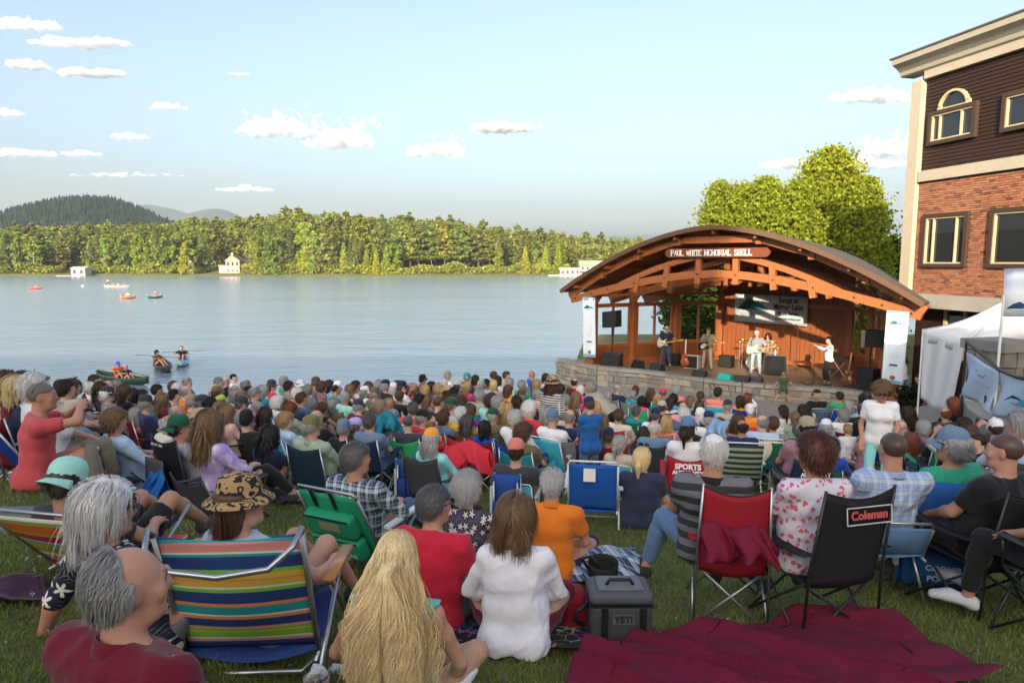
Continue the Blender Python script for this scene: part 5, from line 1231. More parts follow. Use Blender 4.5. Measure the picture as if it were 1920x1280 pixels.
def pattern(name, kind, scale, col2):
    """printed cloth: own 'col' with a second colour"""
    m = bpy.data.materials.new(name); m.use_nodes = True; t = m.node_tree; t.nodes.clear(); tc = nd(t, 'ShaderNodeTexCoord'); sp = nd(t, 'ShaderNodeSeparateXYZ', i_0=tc.outputs['Object']); X, Y, Z = sp.outputs
    base = nd(t, 'ShaderNodeAttribute', attribute_type='OBJECT', attribute_name='col').outputs['Color']; q = lambda s, th, k=scale: ma(t, 'GREATER_THAN', ma(t, 'SINE', ma(t, 'MULTIPLY', s, k * 6.283)), th)
    dx = ma(t, 'ADD', X, ma(t, 'MULTIPLY', Y, .35))
    if kind == 'stripe': fac = q(Z, 0.0)
    elif kind == 'tiger':
        nz = nd(t, 'ShaderNodeTexNoise', i_Vector=tc.outputs['Object'], i_Scale=14.0, i_Detail=2.0); fac = ma(t, 'GREATER_THAN', ma(t, 'SINE', ma(t, 'ADD', ma(t, 'MULTIPLY', X, scale * 6.283), ma(t, 'MULTIPLY', nz.outputs[0], 34.0))), .15)
    elif kind == 'check': fac = ma(t, 'MULTIPLY', ma(t, 'ADD', q(Z, 0.0), q(dx, 0.0)), .5)
    elif kind == 'plaid': fac = ma(t, 'MULTIPLY', ma(t, 'ADD', ma(t, 'ADD', q(Z, .55), q(dx, .55)), ma(t, 'ADD', q(Z, .93, scale * 2), q(dx, .93, scale * 2))), .4, clamp=True)
    elif kind == 'lily':                  # five petalled flowers and leaf sprays
        uv = nd(t, 'ShaderNodeCombineXYZ', i_0=dx, i_1=Z, i_2=0.0); v = nd(t, 'ShaderNodeTexVoronoi', i_Vector=uv.outputs[0], i_Scale=scale, i_Randomness=.75, voronoi_dimensions='2D')
        df = nd(t, 'ShaderNodeVectorMath', operation='SUBTRACT', i_0=nd(t, 'ShaderNodeVectorMath', operation='SCALE', i_0=uv.outputs[0], i_Scale=scale if False else 1.0).outputs[0], i_1=v.outputs['Position']); ds = nd(t, 'ShaderNodeSeparateXYZ', i_0=df.outputs[0]); an = ma(t, 'ARCTAN2', ds.outputs[1], ds.outputs[0]); cs = nd(t, 'ShaderNodeSeparateXYZ', i_0=v.outputs['Color'])
        pet = ma(t, 'ADD', .24, ma(t, 'MULTIPLY', ma(t, 'COSINE', ma(t, 'ADD', ma(t, 'MULTIPLY', an, 5.0), ma(t, 'MULTIPLY', cs.outputs[0], 6.0))), .13)); fac = ma(t, 'MULTIPLY', ma(t, 'SUBTRACT', pet, v.outputs['Distance']), 22.0, clamp=True)
        lf = ma(t, 'MULTIPLY', ma(t, 'SUBTRACT', ma(t, 'SINE', ma(t, 'ADD', ma(t, 'MULTIPLY', an, 16.0), ma(t, 'MULTIPLY', v.outputs['Distance'], 30.0))), .35), ma(t, 'MULTIPLY', ma(t, 'SUBTRACT', v.outputs['Distance'], .4), 3.0, clamp=True)); fac = ma(t, 'MAXIMUM', fac, ma(t, 'MULTIPLY', lf, .5, clamp=True))
    else:
        nz = nd(t, 'ShaderNodeTexNoise', i_Vector=tc.outputs['Object'], i_Scale=scale * .8, i_Detail=3.0); ad = nd(t, 'ShaderNodeVectorMath', operation='ADD', i_0=tc.outputs['Object'], i_1=nd(t, 'ShaderNodeVectorMath', operation='SCALE', i_0=nz.outputs['Color'], i_Scale=1.3 / scale).outputs[0])
        v = nd(t, 'ShaderNodeTexVoronoi', i_Vector=ad.outputs[0], i_Scale=scale); fac = ma(t, 'MULTIPLY', ma(t, 'SUBTRACT', .42 if kind == 'floral' else .5, v.outputs['Distance']), 9.0 if kind == 'floral' else 2.5, clamp=True)
    mx = nd(t, 'ShaderNodeMix', data_type='RGBA'); t.links.new(fac, mx.inputs[0]); t.links.new(base, mx.inputs[6]); mx.inputs[7].default_value = (*col2, 1)
    bs = nd(t, 'ShaderNodeBsdfPrincipled', i_Base_Color=mx.outputs[2], i_Roughness=.85); nb = nd(t, 'ShaderNodeTexNoise', i_Vector=tc.outputs['Object'], i_Scale=22.0, i_Detail=4.0); bpn = nd(t, 'ShaderNodeBump', i_Height=nb.outputs[0], i_Strength=.25, i_Distance=.02); t.links.new(bpn.outputs[0], bs.inputs['Normal'])
    nd(t, 'ShaderNodeOutputMaterial', i_Surface=bs.outputs[0]); return m
M['zebra'] = pattern('striped_cloth', 'stripe', 24, (.75, .75, .74)); M['wide'] = pattern('wide_striped_cloth', 'stripe', 11, (.03, .03, .035)); M['check'] = pattern('gingham_cloth', 'check', 52, (.75, .75, .75)); M['plaid'] = pattern('plaid_cloth', 'plaid', 13, (.65, .7, .72))
M['floral'] = pattern('floral_cloth', 'lily', 15, (.72, .68, .58)); M['tie'] = pattern('tie_dye_cloth', 'dye', 9, (.78, .74, .8)); M['redfloral'] = pattern('red_floral_cloth', 'floral', 24, (.6, .12, .18)); M['lilyfloral'] = pattern('lily_floral_cloth', 'lily', 8.5, (.78, .74, .62)); M['tiger'] = pattern('animal_print', 'tiger', 22, (.012, .01, .008))
SHADE = M['glasslens'] = pmat('dark_lens', (.008, .008, .009), .08, .1, 4, 0, spec=.8)
# ------------------------------------------------------------------ colours by everyday name
CN = dict(white=(.80, .79, .80), cream=(.74, .69, .56), black=(.016, .016, .018), navy=(.02, .03, .085), charcoal=(.045, .047, .055), grey=(.22, .22, .235), lightgrey=(.45, .46, .48), red=(.62, .045, .05),
    burgundy=(.17, .010, .025), maroon=(.14, .015, .03), pink=(.72, .30, .36), palepink=(.66, .42, .36), hotpink=(.72, .07, .26), coral=(.75, .24, .17), orange=(.80, .23, .025), amber=(.85, .38, .05), peach=(.70, .40, .26), yellow=(.80, .52, .06), lime=(.50, .68, .12),
    green=(.04, .36, .15), darkgreen=(.012, .075, .045), forest=(.02, .15, .075), olive=(.14, .13, .055), sage=(.28, .36, .25), mint=(.38, .74, .62), aqua=(.30, .72, .70), teal=(.02, .28, .33), turquoise=(.05, .45, .60), blue=(.03, .13, .46), royal=(.015, .06, .42), denim=(.075, .135, .23), skyblue=(.36, .52, .74), lightblue=(.44, .56, .70), steel=(.13, .21, .32),
    lavender=(.46, .36, .68), purple=(.16, .03, .22), mauve=(.30, .15, .19), tan=(.40, .29, .17), khaki=(.30, .25, .17), beige=(.52, .45, .36), brown=(.11, .055, .03), taupe=(.24, .20, .165), rust=(.35, .09, .03))
HAIRC = dict(blond=(.42, .27, .11), blonde=(.58, .42, .20), brown=(.085, .042, .02), darkbrown=(.032, .017, .010), black=(.010, .008, .008), grey=(.31, .30, .29), white=(.66, .64, .61), auburn=(.16, .045, .018), lightbrown=(.20, .115, .055), greyblond=(.36, .29, .20), darkgrey=(.09, .085, .08), red=(.20, .05, .02))
SPACED = {'lightgrey': 'light grey', 'palepink': 'pale pink', 'hotpink': 'hot pink', 'darkgreen': 'dark green', 'skyblue': 'sky blue', 'lightblue': 'light blue', 'darkbrown': 'dark brown', 'lightbrown': 'light brown', 'greyblond': 'ash blond', 'darkgrey': 'dark grey', 'royal': 'royal blue', 'steel': 'steel blue', 'lime': 'lime green', 'forest': 'green', 'amber': 'orange'}
SK = [(.60, .35, .25), (.55, .30, .21), (.64, .40, .30), (.48, .25, .165), (.57, .34, .25)]
CACHE = {}
def cached(key, fn):
    if key not in CACHE: CACHE[key] = fn()
    return CACHE[key]
HAIR_ST = {'short': 'short', 'bald': 'balding', 'thin': 'thinning', 'recede': 'receding', 'buzz': 'cropped', 'bob': 'bobbed', 'long': 'long', 'verylong': 'very long', 'pony': 'ponytailed', 'curly': 'curly', 'bun': 'pinned up', 'mop': 'tousled', 'wavy': 'wavy', 'pageboy': 'chin length', 'none': 'shaven'}
def spaced(c): return SPACED.get(c, c)
PMATS = {'zebra': 'striped', 'wide': 'striped', 'check': 'gingham', 'plaid': 'plaid', 'floral': 'floral', 'tie': 'tie dye', 'redfloral': 'floral', 'lilyfloral': 'floral', 'tiger': 'print'}
def strand_mat(k0=.75, k1=.55):
    m = pmat('strand_hair', None, .38, .25, 14, 0, spec=.4); t = m.node_tree; bs = [n for n in t.nodes if n.type == 'BSDF_PRINCIPLED'][0]; src = bs.inputs['Base Color'].links[0].from_socket
    g = nd(t, 'ShaderNodeNewGeometry'); f = ma(t, 'ADD', ma(t, 'MULTIPLY', g.outputs['Random Per Island'], k0), k1); v = nd(t, 'ShaderNodeVectorMath', operation='SCALE', i_0=src, i_Scale=f); t.links.new(v.outputs[0], bs.inputs['Base Color']); return m
M['blond_hair'] = strand_mat(); M['fine_hair'] = strand_mat(.4, .8)
prg = np.random.default_rng(21)
def dress(J, key, root, shirt, pants, hair, hat, skin, shoes=True, h=.017, gl=None, hatkind_override=None, seed=0):
    """body, clothes, hair and hat of one figure under its root; meshes are shared through the cache"""
    ch = {}
    ch['body'] = obj('body', cached(('body', key, h), lambda: body_mesh(J, h)), M['skin'], root, col=skin)
    if shirt:
        kind, mat, c = shirt; ch['shirt'] = obj('shirt', cached(('shirt', key[:2] + key[3:], kind, h, seed), lambda: shirt_mesh(J, kind, h, .006 if h > .0146 else .0068, seed)), M[mat], root, col=c)
    if pants:
        kind, c = pants[:2]; ch['trousers'] = obj('trousers' if kind == 'long' else 'shorts' if kind in ('shorts', 'brief') else 'trousers', cached(('pants', key[:2] + key[3:], kind, h), lambda: pants_mesh(J, kind, h if h < .018 else .030)), M[pants[2] if len(pants) > 2 else 'cloth'], root, col=c)
    if shoes:
        sc_ = shoes if isinstance(shoes, tuple) else (.05, .05, .055)
        for i in (0, 1): obj('shoe', cached(('shoe', key[:2] + key[3:], i, h), lambda: shoe_mesh(J, i, h * .9 if h < .018 else .024)), M['cloth'], root, col=sc_)
    hm = Matrix.Translation(J['head']) @ Matrix(J['HR'].tolist()).to_4x4()
    def onhead(name, me, mat, c):
        o = obj(name, me, mat, root, col=c); o.matrix_local = hm; ch[name] = o; return o
    if hair and hair[0] != 'none': onhead('hair', cached(('hair', hair[0], seed % 2, h < .0145, hat is not None), lambda: hair_mesh(hair[0], 1 + seed % 2, 1.45 if h < .0145 else .6, .4 if h < .0145 else 1.35, hat is not None)), M['hair'] if h >= .0145 else M['fine_hair'], hair[1])
    if hat: onhead('hat', cached(('hat', hat[0]), lambda: hat_mesh(hat[0])), M[hat[2]] if len(hat) > 2 else M['cloth'], hat[1])
    if gl: onhead('sunglasses', cached(('gl', gl), lambda: glasses_mesh(gl == 'up')), SHADE, None)
    return ch
ANCH = np.array([(13,684,9),(58,687,11),(19,697,7.4),(49,703,7),(86,699,6.5),(124,712,13),(150,706,9),(187,702,16),(178,711,14),(193,716,13),(214,714,13),(229,713,14),(215,725,11),(245,721,10.5),(266,724,13),(283,727,12.5),(310,720,15),(287,741,10),(322,736,12),(193,744,11.5),
    (169,751,7.8),(276,762,9.6),(300,780,9.2),(317,761,11),(334,711,17),(360,708,18),(342,717,15.5),(359,721,11.8),(377,739,12),(405,743,10.5),(428,739,12),(394,766,8.7),(432,758,9.4),(444,700,20),(492,790,7.6),(548,771,9),(505,763,10),(608,765,11),(599,745,13),
    (1345,735,16.5),(1465,765,13),(1290,775,10.6),(1395,790,10),(819,803,7),(1003,688,21),(845,695,19),(700,709,17),(600,703,18),(660,716,16),(755,731,14),(745,769,10.2),(854,747,12),(931,765,11.5),(1044,768,10.4),(1103,788,10),(974,819,7.4),(1167,813,8.4),(1245,728,17.5),
    (1570,734,17),(1620,759,13.5),(1758,793,9.2),(1782,744,13),(1866,789,9.1),(1546,785,11),(1460,790,11),(1150,800,10.2),(1206,804,10.4),(1025,716,17.5),(1160,722,18.5),(1200,742,15),(1197,760,12.5),(657,785,10),(682,782,9.3),(882,777,10),(976,766,10),(989,784,8.6),(1364,749,15),(1407,757,14.5),(1428,776,10.4),(1520,774,13),(1557,817,8),(1712,817,9),(1845,808,9)], float)
def guess(px, py):
    w = 1 / (((ANCH[:, 0] - px) / 7) ** 2 + (ANCH[:, 1] - py) ** 2 + 4) ** 1.5; return 1 / ((w / ANCH[:, 2]).sum() / w.sum())
def locate(px, py, H, D0=None):
    D0 = D0 or guess(px, py); r = ray(px, py); Y = np.linspace(.86 * D0, min(1.16 * D0, 22.5 if px < 1080 else 21.5), 120); Z = CAMZ + r[2] / r[1] * Y
    g = np.abs(Z - ground(r[0] / r[1] * Y, Y) - H) / Y * 3 + .12 * np.abs(Y / D0 - 1); y = Y[np.argmin(g)]
    x = r[0] / r[1] * y; return x, y, gz(x, y)
def room(px, py, D0=None):                # head height over the ground that the sight line allows
    D0 = D0 or guess(px, py); p = at(px, py, D0); return p.z - gz(p.x, p.y)
AIM = S(0, 1.0, 0)
def face_to(x, y, tx=None, ty=None): return math.atan2(-((AIM.x if tx is None else tx) - x), (AIM.y if ty is None else ty) - y)
LABELS = []                                # (object, base label, px, category) for the final wording

# ------------------------------------------------------------------ chairs (facing +Y, origin on the ground)
def sheet_part(fn, nu, nv, name, root, col, mat='canvas', t=.006): b = MB(); b.sheet(fn, nu, nv, t); o = b.build(name, M[mat], root, True, col); o['fabric'] = 1; return o
def quad_chair(tube='metal', root=None, col=(.1, .1, .1), sag=1.0, seat=.40, H=.88, W=.48):
    r = root or empty('camp_chair'); w = W / 2
    FT = {(-1, 1): (-w - .03, .30, 0), (1, 1): (w + .03, .30, 0), (-1, -1): (-w - .03, -.24, 0), (1, -1): (w + .03, -.24, 0)}
    ST = {(-1, 1): (-w, .27, seat + .03), (1, 1): (w, .27, seat + .03), (-1, -1): (-w, -.2, seat), (1, -1): (w, -.2, seat)}
    tm = M[tube]
    for a, c in (((-1, 1), (1, 1)), ((1, 1), (-1, 1)), ((-1, -1), (1, -1)), ((1, -1), (-1, -1)), ((-1, 1), (-1, -1)), ((-1, -1), (-1, 1)), ((1, 1), (1, -1)), ((1, -1), (1, 1))):
        MB().tube([FT[a], ST[c]], .0095, 6).build('leg', tm, r, True)
    for s in (-1, 1):
        MB().tube([(s * (w + .02), -.235, 0), (s * (w + .012), -.26, seat + .1), (s * (w - .01), -.34, H + .01)], .0095, 6).build('upright', tm, r, True)
        MB().tube([(s * w, .27, seat + .02), (s * (w + .03), .27, seat + .20)], .0095, 6).build('arm_post', tm, r, True)
        sheet_part(lambda u, v: (s * (w + .02) + .09 * (v - .5), -.27 + .56 * u, seat + .21 - .035 * math.sin(math.pi * u) + .02 * u), 8, 2, 'armrest', r, col)
        MB().tube([(s * (w + .02), .26, seat + .2), (s * (w + .02), .30, seat + .195)], .02, 6).build('arm_end', M['black_plastic'], r, True)
    sheet_part(lambda u, v: (-w + W * u, -.20 + .48 * v, seat + .02 * v - .075 * sag * math.sin(math.pi * u) * (1 - .4 * v)), 10, 6, 'seat', r, col)
    def bk(u, v):
        dip = .05 * math.sin(math.pi * u); z = seat - .02 + (H - dip * v - seat + .02) * v; return (-(w - .005) + (W - .01) * u, -.205 - .135 * v - .085 * sag * math.sin(math.pi * u) * (1 - .55 * v), z)
    sheet_part(bk, 12, 10, 'backrest', r, col)
    b = MB(); b.tube([bk(i / 12, 1.0) for i in range(13)], .006, 5); b.build('trim', M['black_plastic'], r, True)
    return r
def beach_chair(tube='metal', root=None, col=(.1, .1, .1), seat=.22, H=.80, W=.56, armc=(.72, .74, .76), fab='canvas', name='beach_chair', recl=.30, arm=True, pouch=None):
    r = root or empty(name); w = W / 2; tm = M[tube]
    top = -.2 - recl
    for s in (-1, 1):
        MB().tube([(s * w, -.16, seat - .02), (s * w, top, H)], .0115, 8).build('back_tube', tm, r, True)
        MB().tube([(s * w, .30, .02), (s * w, .26, seat + .03), (s * w, -.22, seat - .03)], .0115, 8).build('seat_tube', tm, r, True)
        MB().tube([(s * (w + .02), .28, seat + .24), (s * (w + .02), -.24, .015)], .0115, 8).build('leg', tm, r, True)
        MB().tube([(s * (w + .02), -.12, seat + .22), (s * (w + .02), .26, .015)], .0115, 8).build('leg', tm, r, True)
        if arm:
            q = MB().box((s * (w + .035), .06, seat + .255), (.055, .46, .022), Matrix.Rotation(R(4), 3, 'X')); q.build('armrest', M['plastic'], r, col=armc)
    MB().tube([(-w, top, H), (-w + .03, top - .015, H + .04), (w - .03, top - .015, H + .04), (w, top, H)], .0115, 8).build('top_bar', tm, r, True)
    MB().tube([(-w - .02, -.24, .015), (w + .02, -.24, .015)], .0115, 8).build('rear_bar', tm, r, True); MB().tube([(-w - .02, .26, .015), (w + .02, .26, .015)], .0115, 8).build('front_bar', tm, r, True)
    sheet_part(lambda u, v: (-w + W * u, -.18 + .46 * v, seat + .04 * v - .05 * math.sin(math.pi * u) * math.sin(math.pi * (.15 + .7 * v))), 8, 6, 'seat', r, col, fab)
    sheet_part(lambda u, v: (-w + W * u, -.17 + (top + .17) * v - .04 * math.sin(math.pi * u) * math.sin(math.pi * v), seat + (H - seat) * v), 8, 12, 'backrest', r, col, fab)
    return r
CH_T = {}
CH_NAME = {'q': 'folding camp chair', 'd': 'folding camp chair', 'b': 'low beach chair', 'l': 'lawn chair', 's': 'striped beach chair'}
def put_chair(kind, cname, x, y, z, rz, short, px, sc_=1.0):
    if kind not in CH_T:
        CH_T[kind] = {'q': lambda: quad_chair('metal'), 'd': lambda: quad_chair('dark_metal'), 'b': lambda: beach_chair('metal'), 'l': lambda: beach_chair('white_metal', seat=.38, H=.86, recl=.14), 's': lambda: beach_chair('white_metal', seat=.30, H=.86, recl=.16, fab='wide')}[kind]()
        r = CH_T[kind]
    else: r = copy_tree(CH_T[kind])
    r.location = (x, y, z); r.rotation_euler = (0, 0, rz); r.scale = (sc_,) * 3
    c = np.array(CN[cname]) * prg.uniform(.85, 1.15)
    for o in r.children:
        if o.get('fabric'): o['col'] = tuple(float(v) for v in c)
    LABELS.append((r, '%s %s holding the %s' % (spaced(cname), CH_NAME[kind], short), px, 'chair')); r['group'] = 'folding chairs on the lawn'
    return r

